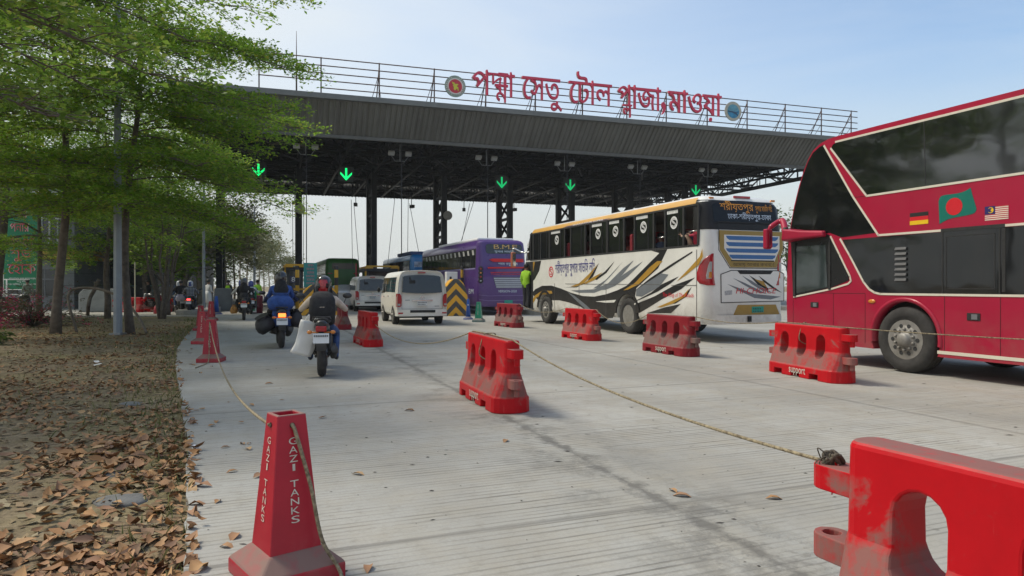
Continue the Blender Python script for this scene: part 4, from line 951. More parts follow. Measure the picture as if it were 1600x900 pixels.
line(m, [(8.67, 1.36), (8.67, 2.15), (7.93, 2.15), (7.93, 1.36), (8.67, 1.36)], fs, .014, .008); line(m, [(7.8, 1.33), (7.8, 2.2)], fs, .05, .01); line(m, [(8.74, 2.25), (7.8, 2.25)], fs, .05, .012); m.build('seam', M_RUB, lw)
m = MB()
for i in range(7): m.box((-.014, 9.455, 1.50 + i * .084), (.03, .21, .045), rot=Matrix.Rotation(R(25), 4, 'Y'))
m.build('louvre', pm('louvre_grey', (.05, .05, .052), .4), lw)
M_CREAM = pm('cream_line', (.66, .61, .5), .4, 0, .05)
m = MB()
line(m, [(.5, 4.0), (10.82, 4.0)], fs, .035, .007); line(m, [(.5, 2.945), (10.14, 2.945), (10.93, 3.90)], fs, .035, .008)
line(m, [(11.09, 3.98), (10.43, 2.965), (9.90, 2.255), (8.76, 2.25)], fs, .035, .008); line(m, [(7.8, 2.25), (.5, 2.25)], fs, .035, .007)
line(m, [(10.71, 2.24), (10.5, 1.94), (10.2, 1.47), (10.08, 1.345), (9.97, 1.29), (9.86, 1.267), (.5, 1.262)], fs, .035, .009)
line(m, [(10.93, 2.30), (10.73, 1.97), (10.49, 1.57), (10.47, 1.49), (10.53, 1.44), (10.92, 1.345), (11.85, 1.19)], fs, .03, .011); line(m, [(8.8, .385), (.5, .385)], fs, .05, .006)
m.build('cream_trim', M_CREAM, mar)
dr = panel('door', [(11.93, 2.37), (10.97, 2.34), (10.74, 1.97), (10.52, 1.58), (10.52, 1.5), (10.92, 1.37), (11.87, 1.2)], fs, pm('door_black', (.012, .012, .013), .3), mar, .008)
dg = panel('window', [(11.78, 2.16), (11.05, 2.16), (11.0, 1.38), (11.78, 1.26)], fs, pm('door_glass', (.03, .042, .042), .04, 0, .25, 2, spec=.9), dr, .012)
m = MB(); line(m, [(11.82, 2.25), (11.82, 1.22)], fs, .06, .03); line(m, [(11.85, 2.25), (10.95, 2.25), (10.95, 1.35)], fs, .05, .02); m.build('frame', M_RUB, dr)
m = MB()
for pl in ([(11.87, 1.18), (11.87, .42)], [(10.87, 1.27), (10.87, .42)], [(10.17, 1.27), (10.17, .42)], [(8.7, 1.24), (8.7, .36)], [(7.85, 1.24), (7.85, .36)], [(6.2, 1.24), (6.2, .36)], [(11.87, 1.27), (10.17, 1.272)], [(10.43, 2.95), (10.14, 2.945)]): line(m, pl, fs, .008, .0025)
m.build('panel_gap', pm('gap_dark', (.05, .004, .008), .8), mar)
for y, z, w_, h_ in ((11.32, 1.05, .19, .1), (8.24, .95, .2, .11)):
    m = MB(); m.box((-.004, y, z), (.012, w_, h_)); hd = m.build('hatch_handle', M_RUB, mar, bev=.004); m = MB(); m.box((-.012, y - .02, z), (.012, w_ * .45, h_ * .7)); m.build('latch', M_GREY, hd)
m = MB(); m.ball((-.004, 10.03, 1.14), .045, 0, 14, 8, (.4, 1.7, .8)); m.build('side_marker', M_AMBER, mar)
m = MB()
ap = [(9.40 + .665 * math.cos(R(a)), .55 + .665 * math.sin(R(a)) * 1.0) for a in range(-8, 189, 7)]; ap2 = [(9.40 + .60 * math.cos(R(a)), .55 + .60 * math.sin(R(a))) for a in range(-8, 189, 7)]
k = len(ap); m.loft([[(-.004, y, z) for y, z in ap], [(-.03, y * .5 + 9.40 * .5 + (y - 9.40) * .48, z) for y, z in ap], [(-.015, y, z) for y, z in ap2], [(.12, y, z) for y, z in ap2]], 0, True, False, False); m.build('wheel_arch', M_MAR, mar, fix=False)
wheel(mar, .17, 9.40, .535, .32, .03); wheel(mar, .2, 3.3, .535, .32, -.1); wheel(mar, 2.33, 9.40, .535, .32, .03, 1)
m = MB(); line(m, [(10.97, .33), (9.98, .33)], fs, .0, .0) if False else None
# flags
fl_ = thing('flag', '', 'x')
bpy.data.objects.remove(fl_)
M_BLACKP = pm('flag_black', (.02, .02, .02), .4); M_REDP = pm('flag_red', (.6, .01, .02), .4, 0, .05); M_GOLD = pm('flag_gold', (.8, .5, .01), .4, 0, .05); M_BG = pm('flag_green', (.0, .15, .11), .4, 0, .05); M_FW = pm('flag_white', (.72, .66, .55), .4, 0, .05); M_NAVY = pm('flag_navy', (.02, .02, .12), .4)
m = MB()
for i in range(3): m.prism([[(9.30, 2.565 - .0635 * (i + 1)), (8.975, 2.565 - .0635 * (i + 1)), (8.975, 2.565 - .0635 * i), (9.30, 2.565 - .0635 * i)]], 0, .004, fs, i, back=False)
m.build('tricolour_flag', [M_BLACKP, M_REDP, M_GOLD], mar)
m = MB(); sh = spline([(8.80, 2.70), (8.77, 2.765), (8.70, 2.785), (8.57, 2.785), (8.45, 2.79), (8.36, 2.81), (8.29, 2.845)], 4) + spline([(8.26, 2.73), (8.215, 2.58), (8.20, 2.52), (8.23, 2.47), (8.30, 2.45), (8.45, 2.435), (8.60, 2.42), (8.70, 2.39), (8.785, 2.35)], 4)
m.prism([sh], 0, .004, fs, 0, back=False); m.prism([[(8.545 + .132 * math.cos(R(a)), 2.595 + .13 * math.sin(R(a))) for a in range(0, 360, 12)]], 0, .007, fs, 1, back=False); m.build('disc_flag', [M_BG, M_REDP], mar)
m = MB()
for i in range(14):
    z = 2.535 - i * .0138; m.prism([[(8.075, z - .0138), (7.74, z - .0138), (7.74, z), (8.075, z)]], 0, .004, fs, 0 if i % 2 else 1, back=False)
m.prism([[(8.075, 2.425), (7.925, 2.425), (7.925, 2.54), (8.075, 2.54)]], 0, .006, fs, 2, back=False)
cr = [(8.012 + .042 * math.cos(R(a)), 2.483 + .042 * math.sin(R(a))) for a in range(-150, 151, 20)]; cr += [(8.006 + .033 * math.cos(R(a)), 2.483 + .033 * math.sin(R(a))) for a in range(140, -141, -20)]
cr = [(8.0 - (y - 8.0) , z) for y, z in cr]; m.prism([cr], 0, .008, fs, 3, back=False)
m.prism([[(7.967 + .026 * (1 if j % 2 else .5) * math.cos(j * math.pi / 14), 2.483 + .026 * (1 if j % 2 else .5) * math.sin(j * math.pi / 14)) for j in range(28)]], 0, .009, fs, 3, back=False)
m.build('striped_flag', [M_FW, pm('flag_red_stripe', (.42, .02, .03), .4), M_NAVY, M_GOLD], mar)
# mirror arm
def mq(px, py, y): u, v = MF.rear(px, py, y); return Vector((u, y, v))
m = MB(); m.loft([[(-.02, 11.0, 2.30), (-.02, 11.02, 2.42), (-.12, 11.02, 2.40), (-.12, 11.0, 2.31)], [(-.02, 11.5, 2.28), (-.02, 11.5, 2.46), (-.2, 11.5, 2.44), (-.2, 11.5, 2.30)], [(-.02, 11.95, 2.24), (-.02, 11.9, 2.52), (-.24, 11.92, 2.50), (-.24, 11.95, 2.28)]], 0, False); m.build('door_visor', M_MAR, mar, bev=.03, seg=3)
a0, a1, a2, a3 = Vector((-.12, 11.95, 2.44)), mq(1222, 345, 12.2), mq(1204, 355, 12.3), mq(1199, 372, 12.3)
m = MB(); m.tube(spline([a0, a1, a2, a2 + Vector((-.02, 0, -.06))], 6), [.065] * 7 + [.05] * 6 + [.035] * 6, 10); ma = m.build('mirror_arm', M_MAR, mar)
m = MB(); m.box((a3.x, a3.y, a3.z - .02), (.14, .12, .40)); hs = m.build('mirror', M_MAR, ma, bev=.03, seg=3); m = MB(); m.box((a3.x + .03, a3.y - .064, a3.z - .02), (.07, .01, .34)); m.build('mirror_glass', M_CHROME, hs)
m = MB(); m.lathe([(.05, 0), (.05, .12)], 12, 0, Matrix.Translation((-.13, 11.93, 2.42))); m.build('hinge', M_RUB, ma)

# ---- white and gold bus with open windows
WF = Frame2(4.69, 17.19)
wb = thing('passenger_bus', 'white bus with black and gold swooshes, open windows and blue rear louvres', 'bus', (4.69, 17.19, 0), BA)
M_WHB = pm('bus_white', (.80, .785, .73), .32, 0, .07, 1.6, .03, 4, .75, (.28, .22, .15), (.3, 1.15), .5, .35)
WLV = [(.45, .05, 0), (.55, .0, 0), (1.0, 0, 0), (2.40, 0, 0), (2.95, 0, .06), (3.43, .02, .14), (3.52, .05, .17), (3.62, .13, .2), (3.68, .26, .28), (3.70, .5, .4)]
WFRONT = (0, 0, 0, .02, .20, .46, .58, .80, 1.05, 1.4)
body = shell('body', M_WHB, wb, 12.05, 2.5, [(*a, b) for a, b in zip(WLV, WFRONT)], (3.69, 9.78), .53, .3, .4, 1.2)
for cc, dd in (((1.25, 5.8, 2.86), (2.32, 10.9, 1.2)), ((0, 5.75, 2.925), (.5, 11.0, 1.0))):
    c = MB(); c.box(cc, dd); k = c.build('cutter', M_WHB, wb); bpy.context.view_layer.update(); boolean(body, k)
for p in body.data.polygons: p.use_smooth = True
try: body.data.set_sharp_from_angle(angle=R(32))
except Exception: pass
m = MB(); m.box((1.25, 6, 2.30), (2.3, 11.6, .06)); m.box((1.25, 6, .85), (1.4, 11.0, .7)); m.build('underbody', M_UNDER, wb)
M_COVE = pm('cove_gold', (.62, .34, .07), .35, 0, .08, 2); M_BK = pm('livery_black', (.018, .018, .019), .4, 0, .15, 3, dirt=.3, dcol=(.2, .17, .13), dz=(.2, 1.4), spec=.22); M_GO = pm('livery_gold', (.42, .235, .03), .4, 0, .1, 3); M_GRY = pm('livery_grey', (.16, .175, .19), .4, 0, .1, 3)
m = MB(); m.loft([[(-.004, y, 3.435), (.02, y, 3.52), (.10, y, 3.612)] for y in (.35, 11.05)], 0, True, False, False); m.build('cove_stripe', M_COVE, wb, fix=False)
m = MB(); m.prism([[(8.2, 3.46), (5.0, 3.46), (4.4, 3.50), (6.5, 3.52), (7.6, 3.51)]], 0, .004, lambda u, v, d: (-.002 - d + (v - 3.435) * .32, u, v), 0, back=False); m.build('cove_flash', M_NAVY, wb)
m = MB(); lettering(m, 'SHARIATPUR SUPER', lambda u, v, d: (-.008 - d + (v - 3.435) * .32, -u, v), -7.4, -5.2, 3.462, .07, 0, .01, .004); m.build('cove_lettering', M_WHITE, wb, fix=False)
# windows: dark sliding panes with gaps that stand open
pz_ = [(.0, .26, 0)]
panes = [(10.98, 11.22, 0), (10.25, 10.9, 0), (9.44, 10.2, 0), (8.10, 9.30, 1), (6.47, 7.55, 0), (5.0, 6.05, 1), (3.94, 4.86, 1), (2.31, 3.27, 1), (.90, 1.68, 1)]
fi = lambda u, v, d: (.02 - d, u, v)
m = MB()
for y in (.25, .87, 1.72, 2.28, 3.30, 3.90, 4.93, 6.08, 6.46, 7.57, 8.07, 9.36, 10.22, 10.94, 11.24): m.box((.02, y, 2.925), (.05, .075, 1.03))
for z in (2.41, 3.43): m.box((.02, 5.75, z), (.052, 11.0, .05))
m.build('window_frame', M_RUB, wb)
for a, b, lg in panes:
    pn = panel('window', [(a, 2.43), (b, 2.43), (b, 3.41), (a, 3.41)], fi, M_GLASS, wb, .0, -.012)
    m = MB(); line(m, [(a + .02, 2.43), (a + .02, 3.41)], fi, .03, .012); line(m, [(a + (b - a) * .28, 2.43), (a + (b - a) * .28, 3.41)], fi, .02, .012); m.build('sash', M_RUB, pn)
    if lg:
        m = MB(); cy = a + (b - a) * .55; cz = 3.06; r_ = .165
        if b > 11.2: cz, r_ = 3.02, .12
        ring = [(cy + r_ * math.cos(R(q)), cz + r_ * math.sin(R(q))) for q in range(0, 360, 12)]; hole = [(cy + r_ * .78 * math.cos(R(q)), cz + r_ * .78 * math.sin(R(q))) for q in range(0, 360, 12)]
        m.prism([ring, hole], 0, .004, fi, 0, back=False)
        S_ = spline([(cy - .08 * 1, cz + .075), (cy, cz + .1), (cy + .075, cz + .06), (cy + .03, cz + .01), (cy - .03, cz - .01), (cy - .075, cz - .06), (cy, cz - .1), (cy + .08, cz - .075)], 4); line(m, S_, fi, .045, .004)
        m.prism([[(cy + .01, cz + .05), (cy + .04, cz + .03), (cy + .02, cz - .01), (cy - .01, cz + .02)]], 0, .005, fi, 0, back=False)
        m.build('emblem', M_WHITE, pn)
        if b < 11.2:
            m = MB(); x = a + (b - a) * .32
            while x < b - .07:
                wd_ = U(.035, .07); m.prism([[(x, 3.30), (x + wd_, 3.30), (x + wd_, 3.39), (x, 3.39)]], 0, .004, fi, 0, back=False); x += wd_ + .012
            m.build('sticker', M_WHITE, pn)
m = MB(); rg0 = []
for z in (2.42, 2.6, 2.95, 3.2, 3.43, 3.5):
    for i in range(len(WLV) - 1):
        if WLV[i][0] <= z <= WLV[i + 1][0]:
            q = (z - WLV[i][0]) / (WLV[i + 1][0] - WLV[i][0]); inz = WLV[i][1] + (WLV[i + 1][1] - WLV[i][1]) * q; dfz = WFRONT[i] + (WFRONT[i + 1] - WFRONT[i]) * q
    pl = plan(12.05, 2.5, .3, .4, inz - .008, z, 6, 0, dfz); rg0.append([(pl[0][0], 11.27, z)] + pl[0:14] + [(pl[13][0], 11.27, z)])
m.loft(rg0, 0, True, False, False); fw_ = m.build('windscreen', M_GLASS, wb, fix=False)
m = MB(); ring = [(11.46 + .09 * math.cos(R(q)), 3.02 + .11 * math.sin(R(q))) for q in range(0, 360, 15)]; hole = [(11.46 + .065 * math.cos(R(q)), 3.02 + .085 * math.sin(R(q))) for q in range(0, 360, 15)]
m.prism([ring, hole], 0, .012, fs, 0, back=False); line(m, [(11.43, 3.07), (11.49, 3.05), (11.43, 2.99), (11.49, 2.97)], fs, .02, .012); line(m, [(11.38, 2.76), (11.55, 2.76)], fs, .05, .012); m.build('emblem', M_WHITE, fw_, fix=False)
# far wall windows, rear and front glass
fr_r = lambda u, v, d: (2.5 + d, u, v)
panel('window', [(.3, 2.43), (11.6, 2.43), (11.6, 3.41), (.3, 3.41)], fr_r, M_GLASS2, wb, .006)
def rear_y(z):                                     # the tail leans in above the belt
    lv = WLV
    for (z0, i0, d0), (z1, i1, d1) in zip(lv, lv[1:]):
        if z0 <= z <= z1: q = (z - z0) / (z1 - z0); return i0 * .6 + d0 + (i1 * .6 + d1 - i0 * .6 - d0) * q
    return 0
fq2 = lambda u, v, d: (u, rear_y(v) - d, v)
m = MB()                                            # black wrap round the upper tail
def ring_at(z, e): return [(x - (e if x < 1.25 else -e) * (1 if abs(x - 1.25) > .9 else 0), y - e, z) for x, y, z in plan(12.05, 2.5, .3, .4, 0 if z < 2.9 else .01, z, 6, rear_y(z))[13:30]]
rings = []
for z, e in ((2.80, .006), (2.95, .006), (3.2, .007), (3.43, .012), (3.55, .02)):
    inz = 0
    for (z0, i0, d0), (z1, i1, d1) in zip(WLV, WLV[1:]):
        if z0 <= z <= z1: q = (z - z0) / (z1 - z0); inz = i0 + (i1 - i0) * q; dyz = d0 + (d1 - d0) * q
    pl = plan(12.05, 2.5, .3, .4, inz, z, 6, dyz); seg_ = pl[14:28]
    cen = Vector((1.25, 1.2, z)); rings.append([(-.006 + p[0] if p[0] < .4 else (p[0] + .006 if p[0] > 2.1 else p[0]), p[1] - .006, z) for p in seg_])
for rg in rings: rg.insert(0, (rg[0][0], .45, rg[0][2])); rg.append((rg[-1][0], .45, rg[-1][2]))
m.loft(rings, 0, True, False, False); m.build('tail_wrap', M_BK, wb, fix=False)
rg_ = panel('rear_window', spline([(.34, 2.99), (.33, 3.3), (.37, 3.44), (.8, 3.54), (1.3, 3.56), (1.8, 3.54), (2.2, 3.47), (2.25, 3.3), (2.27, 2.99)], 4) , fq2, pm('rear_glass', (.014, .015, .016), .12, 0, .3, 1.5, spec=.25), wb, .014)
M_ORG = pm('letter_orange', (.75, .30, .02), .5, 0, .05); M_LBL = pm('letter_pale', (.62, .70, .78), .5, 0, .05)
fq3 = lambda u, v, d: (u, rear_y(v) - .016 - d, v)
m = MB(); lettering(m, 'শরীয়তপুর', fq3, .56, 1.58, 3.30, .26, 0, .05, .002); lettering(m, 'সুপার সাভিস লিঃ', fq3, 1.64, 2.16, 3.30, .20, 0, .03, .002); m.build('route_lettering', M_ORG, rg_, fix=False)
m = MB(); lettering(m, 'ঢাকা-শরীয়তপুর-ঢাকা', fq3, .76, 2.10, 3.08, .19, 0, .04, .002); m.build('town_lettering', M_LBL, rg_, fix=False)
m = MB(); m.box((1.35, .29, 3.66), (.5, .05, .06)); m.build('brake_light', M_TAIL, wb, bev=.01); 
for x in (.4, 2.3): m = MB(); m.box((x, .27, 3.6), (.12, .05, .05)); m.build('marker_light', M_AMBER, wb)
gf = panel('gold_frame', [(.45, 2.78), (2.40, 2.78), (2.40, 2.32), (2.19, 1.87), (.78, 1.87), (.46, 2.30)], fq, pm('frame_gold', (.33, .22, .05), .4, .1, .1, 3), wb, .012, bev=.004)
gi = panel('louvre_bed', [(.58, 2.67), (2.28, 2.67), (2.28, 2.34), (2.12, 2.02), (.84, 2.02), (.58, 2.33)], fq, M_WHB, gf, .017)
for i in range(4):
    z = 2.645 - i * .155; a, b = (.63, 2.24) if i < 3 else (.73, 2.16)
    m = MB(); m.prism([[(a, z), (b, z), (b - .03, z - .06), (b - .1, z - .10), (a + .1, z - .10), (a + .03, z - .06)]], 0, .021, fq, 0, back=False); m.build('louvre', pm('louvre_blue', (.03, .14, .36), .35, 0, .1, 2), gi)
m = MB(); line(m, [(.8, 2.035), (2.1, 2.035)], fq, .03, .019); m.build('slot', M_RUB, gi)
m = MB(); lettering(m, 'আমায় আবার কখনো', fq, .84, 2.12, 1.90, .12, 0, .025, .015); m.build('frame_lettering', pm('letter_dark', (.06, .04, .01), .5), gf, fix=False)
bk = pm('gap_black', (.02, .02, .02), .7)
m = MB(); line(m, [(.42, 2.99), (2.44, 2.99)], fq, .02, .004); line(m, [(.43, 2.99), (.43, 2.29), (.76, 1.85), (2.21, 1.85), (2.43, 2.31), (2.43, 2.95)], fq, .018, .004); m.build('panel_gap', bk, wb)
hat = panel('engine_hatch', [(.5, .99), (.49, 1.69), (.80, 1.79), (2.24, 1.79), (2.43, 1.71), (2.43, 1.02)], fq, M_WHB, wb, .01); m = MB(); line(m, [(.5, .99), (.49, 1.69), (.80, 1.79), (2.24, 1.79), (2.43, 1.71), (2.43, 1.02), (.5, .99)], fq, .018, .0125); m.build('seam', bk, hat)
m = MB(); m.prism([[(.98, 1.78), (2.08, 1.78), (2.0, 1.70), (1.06, 1.70)]], 0, .014, fq, 0, back=False); m.build('hatch_slot', M_RUB, hat)
m = MB()
for pl, mi in ((((.68, 1.45), (1.0, 1.30), (1.5, 1.10), (2.0, 1.06), (2.33, 1.13), (2.0, 1.16), (1.5, 1.20), (1.0, 1.36)), 0), (((.85, 1.60), (1.2, 1.42), (1.6, 1.24), (1.9, 1.2), (1.6, 1.32), (1.2, 1.48)), 0), (((1.12, 1.66), (1.4, 1.46), (1.75, 1.28), (2.05, 1.24), (1.75, 1.36), (1.4, 1.54)), 0), (((1.34, 1.67), (1.6, 1.44), (1.9, 1.3), (1.95, 1.33), (1.65, 1.52)), 1), (((1.5, 1.58), (1.78, 1.52), (1.9, 1.36), (1.75, 1.42)), 2), (((1.63, 1.66), (1.8, 1.5), (2.1, 1.32), (2.36, 1.23), (2.1, 1.38), (1.82, 1.55)), 1)):
    m.prism([list(pl)], 0, .0125 + mi * .001, fq, mi, back=False)
m.build('hatch_swoosh', [M_GRY, M_BK, M_GO], hat)
m = MB(); lettering(m, 'HI-CHOICE', fq, .93, 2.15, 1.215, .2, 0, .03, .017, shear=.28); m.build('hatch_lettering', M_REDP, hat, fix=False)
m = MB(); m.prism([[(.6, 1.17), (.82, 1.19), (.82, 1.30), (.6, 1.28)]], 0, .012, fq, 0, back=False); m.build('notice', pm('notice_grey', (.4, .4, .4), .6, 0, .4, 60), hat)
bmp = panel('bumper_recess', [(.86, .66), (2.29, .68), (2.17, .93), (1.0, .93)], fq, pm('recess_gold', (.36, .22, .04), .5, 0, .12, 3), wb, .012)
m = MB(); m.prism([[(1.42, .73), (1.78, .74), (1.78, .89), (1.42, .88)]], 0, .022, fq); pl_ = m.build('number_plate', M_PLATEG, bmp); m = MB()
for j, (zz, n) in enumerate(((.83, 5), (.765, 6))):
    for i in range(n): m.box((1.47 + i * .052, -.0235, zz), (.022, .003, .035))
m.build('plate_marks', M_INK, pl_)
m = MB(); m.loft([[(.0 + (0 if abs(x - 1.25) < 1 else .02), -.03 if abs(x - 1.25) < 1.1 else .12, 0) and (x, (-.05 if abs(x - 1.25) < 1.05 else .14), z) for x in (.02, .2, .45, 1.25, 2.05, 2.3, 2.48)] for z in (.46, .5, .64, .68)], 0, True, False, False); m.build('rear_bumper', M_WHB, wb, fix=False)
m = MB(); m.box((1.30, -.07, .58), (.09, .06, .14)); m.build('tow_hook', M_RUB, wb)
# tail lamps wrap the corners
m = MB(); tl = [(.01, 1.50), (.01, 1.72), (.06, 1.95), (.15, 2.08), (.30, 2.2), (.33, 1.9), (.33, 1.62), (.37, 1.42), (.15, 1.43)]
def wrap(u, v, d):                                 # u measured along the rear from the left edge, following the corner radius
    r_ = .3; a = min(1, max(0, u / .47)) * math.pi / 2
    if u < .47: p = (r_ - (r_ + d) * math.cos(a), r_ - (r_ + d) * math.sin(a))
    else: p = (r_ + u - .47, -d)
    return (p[0], p[1], v)
def wrap_panel(m, prof, d, mi=0):                  # prof: (z, u0, u1)
    m.loft([[wrap(u0 + (u1 - u0) * i / 8, z, d * (1 if 0 < i < 8 else .2)) for i in range(9)] for z, u0, u1 in prof], mi, True, False, False)
pr = [(1.42, .27, .50), (1.46, .10, .49), (1.55, -.0, .47), (1.72, .0, .45), (1.9, .08, .45), (2.05, .2, .45), (2.12, .28, .45), (2.2, .40, .45)]
wrap_panel(m, pr, .02); tlm = m.build('tail_lamp', M_TAIL, wb, fix=False)
m = MB(); wrap_panel(m, [(1.58, .26, .40), (1.66, .25, .40), (1.9, .3, .41), (2.0, .34, .41)], .026); m.build('silver_insert', M_CLEAR, tlm, fix=False); m = MB(); wrap_panel(m, [(1.60, .31, .40), (1.75, .32, .40)], .03); m.build('amber_insert', M_AMBER, tlm, fix=False)
o2 = copy_tree(tlm, wb); o2.scale.x = -1; o2.location.x = 2.5
# flank livery
q8 = lambda pts: [WF.side(820 + x / 5.517, 390 + y / 5.517) for x, y in pts]
rear_arc = [(3.69 + .66 * math.cos(R(a)), .5 + .66 * math.sin(R(a))) for a in range(140, 19, -10)]
front_arc = [(9.78 + .66 * math.cos(R(a)), .48 + .66 * math.sin(R(a))) for a in range(150, 29, -10)]
pB = q8([(60, 380), (90, 342), (150, 312), (230, 310), (310, 335), (400, 372), (500, 400), (600, 405), (700, 385), (800, 350), (880, 310), (960, 230), (1050, 140), (1160, 30)]) + [(2.4, 2.38), (1.6, 2.38)] + q8([(1150, 160), (1050, 250), (962, 332), (952, 400)]) + rear_arc + q8([(760, 590), (690, 592), (640, 592), (560, 545), (480, 492), (380, 455), (300, 437), (230, 436)]) + front_arc + [(10.55, .9)]
BKP = [pB,
       q8([(945, 475), (1120, 402), (1300, 302), (1470, 240), (1350, 340), (1180, 430), (1060, 505), (990, 545), (955, 545)]),
       q8([(330, 325), (450, 325), (540, 272), (640, 115), (590, 230), (530, 290), (450, 318), (400, 322)]), q8([(600, 255), (690, 190), (775, 100), (705, 200), (620, 262)]),
       q8([(962, 372), (1100, 262), (1300, 130), (1470, 14), (1420, 14), (1250, 122), (1060, 245), (962, 330)]), q8([(1060, 450), (1165, 380), (1128, 430)]),
       q8([(1050, 548), (1200, 500), (1345, 468), (1262, 548)]), q8([(1240, 470), (1380, 390), (1440, 320), (1400, 400), (1300, 465)]), q8([(1180, 300), (1330, 230), (1260, 290), (1150, 360), (1000, 430), (950, 445), (1090, 370)]),
       [(11.72, 2.36), (10.15, 2.36), (10.35, 1.98), (10.8, 1.66), (11.3, 1.5), (11.6, 1.48)]]
GOP = [q8([(47, 470), (88, 395), (155, 352), (232, 356), (240, 378), (150, 388), (100, 415), (62, 478)]), q8([(395, 318), (470, 290), (560, 205), (630, 125), (560, 240), (500, 298), (440, 318)]), q8([(510, 290), (590, 238), (670, 195), (600, 262), (530, 294)]),
       q8([(850, 352), (950, 288), (1080, 150), (1145, 98), (1190, 100), (1090, 202), (980, 302), (890, 345)]), q8([(1140, 497), (1250, 450), (1360, 400), (1420, 335), (1385, 405), (1280, 465), (1180, 497)]),
       q8([(1310, 275), (1430, 150), (1510, 60)]) + [(.06, 2.33), (.04, 2.12)] + q8([(1500, 130), (1400, 212)]), [(11.05, 2.34), (10.75, 2.34), (10.95, 1.95), (11.3, 1.68), (11.5, 1.6), (11.2, 1.9)]]
GRP = [q8([(400, 352), (600, 342), (720, 290), (850, 160), (940, 92), (840, 220), (730, 322), (600, 372), (470, 372)]), q8([(600, 352), (720, 310), (850, 215), (1020, 100), (890, 230), (780, 312), (700, 345)]), q8([(590, 335), (700, 260), (845, 105), (730, 240), (640, 330)]),
       q8([(370, 365), (430, 398), (520, 470), (600, 540), (690, 590), (620, 590), (540, 528), (450, 445)]), q8([(960, 400), (962, 345), (1090, 262), (1180, 205), (1240, 215), (1160, 320), (1010, 405)])]
WHP = [q8([(610, 447), (790, 432), (772, 456), (700, 458)]), q8([(945, 465), (1060, 405), (1060, 415), (945, 478)])]
lv = thing('livery', '', '')
bpy.data.objects.remove(lv)
del BKP[4]
BKP.append([(y, z + dz) for (y, z), dz in zip(q8([(962, 352), (1080, 258), (1275, 128), (1445, 14)]), (.03, .035, .03, .0))] + [(y, z - .035) for y, z in q8([(1445, 14), (1275, 128), (1080, 258), (962, 352)])])
for nm, polys, mt_, d in (('black_swoosh', BKP, M_BK, .004), ('grey_swoosh', GRP, M_GRY, .0055), ('gold_swoosh', GOP, M_GO, .007), ('white_swoosh', WHP, M_WHB, .0085)):
    for i, pl in enumerate(polys):
        m = MB(); vs, tri = cdt_fill([pl]); m.add([fs(u, v, d + .0002 * i) for u, v in vs], tri, 0); m.build(nm, mt_, wb, fix=False)
fl = lambda u, v, d: (-.004 - d, -u, v)
M_BLUEL = pm('letter_blue', (.035, .03, .22), .4, 0, .05)
m = MB(); lettering(m, 'শরীয়তপুর সুপার সাভিস লিঃ', fl, -8.85, -5.75, 1.86, .48, 0, .045, .003); m.build('name_lettering', M_BLUEL, wb, fix=False)
m = MB(); disc(m, .16, .2, .006, 0, 24, 1, lambda u, v, d: (-d - .004, 9.22 + u, 1.92 + v)); lettering(m, 'S', lambda u, v, d: (-d - .006, 9.22 - u, 1.92 + v), -.1, .1, -.1, .3, 0, .03, .003); m.build('name_emblem', M_REDP, wb, fix=False)
m = MB(); lettering(m, 'The King of The Roads', fl, -1.82, -.42, 1.12, .15, 0, .006, .012, shear=.2); m.build('motto_lettering', M_REDP, wb, fix=False)
m = MB()
for pl in ([(8.0, 1.48), (2.0, 1.44)], [(1.4, 1.42), (.3, 1.42)], [(.3, 2.3), (.3, .55)], [(5.0, 1.47), (5.0, .5)], [(8.9, 1.5), (8.9, .6)], [(6.9, 1.48), (6.9, .5)]): line(m, pl, fs, .012, .0095)
m.build('flank_gap', pm('gap_grey', (.12, .11, .1), .8), wb)
for cy in (3.69, 9.78):
    m = MB(); ao = [(cy + .72 * math.cos(R(a)), .53 + .72 * math.sin(R(a))) for a in range(5, 176, 9)]; ai = [(cy + .637 * math.cos(R(a)), .53 + .637 * math.sin(R(a))) for a in range(5, 176, 9)]
    m.loft([[(-.010, y, z) for y, z in ao], [(-.035, y, z) for y, z in ao], [(-.035, y, z) for y, z in ai], [(.1, y, z) for y, z in ai]], 0, False, False, False); m.build('wheel_arch_lip', M_BK, wb, fix=False)
panel('doorway_shade', [(11.72, .5), (10.95, .5), (10.95, 2.34), (11.72, 2.34)], fs, pm('doorway_shade_black', (.008, .008, .009), .7), wb, .011)  # flat black panel on the flank, painted as the shade inside the open door
m = MB(); m.box((-.08, 11.32, .5), (.3, .7, .06)); m.build('door_step', M_GREY, wb)
wheel(wb, .17, 9.78, .52, .3, .03); wheel(wb, .17, 3.69, .53, .3, -.12); wheel(wb, 2.33, 9.78, .52, .3, .03, 1); wheel(wb, .5, 3.69, .53, .28, -.1); wheel(wb, 2.33, 3.69, .53, .3, -.12, 1)
for y in (1.5, 2.75, 3.75, 4.6, 5.4, 6.3, 7.2, 8.1, 9.0):                     # red seat backs
    for x in (.48, 1.95):
        m = MB(); m.box((x, y, 2.62), (.70, .14, .62)); m.build('seat', pm('seat_red', (.28, .02, .03), .7), wb, bev=.04)
m = MB(); m.tube([(.03, .3, 2.78), (.03, .85, 2.78)], .014, 6); m.tube([(.03, 1.74, 2.72), (.03, 2.26, 2.72)], .014, 6); m.build('grab_rail', M_CHROME, wb)
mm = Vector((*WF.rear(802, 402, 12.5), 0)); mm = Vector((mm.x, 12.5, mm.y))
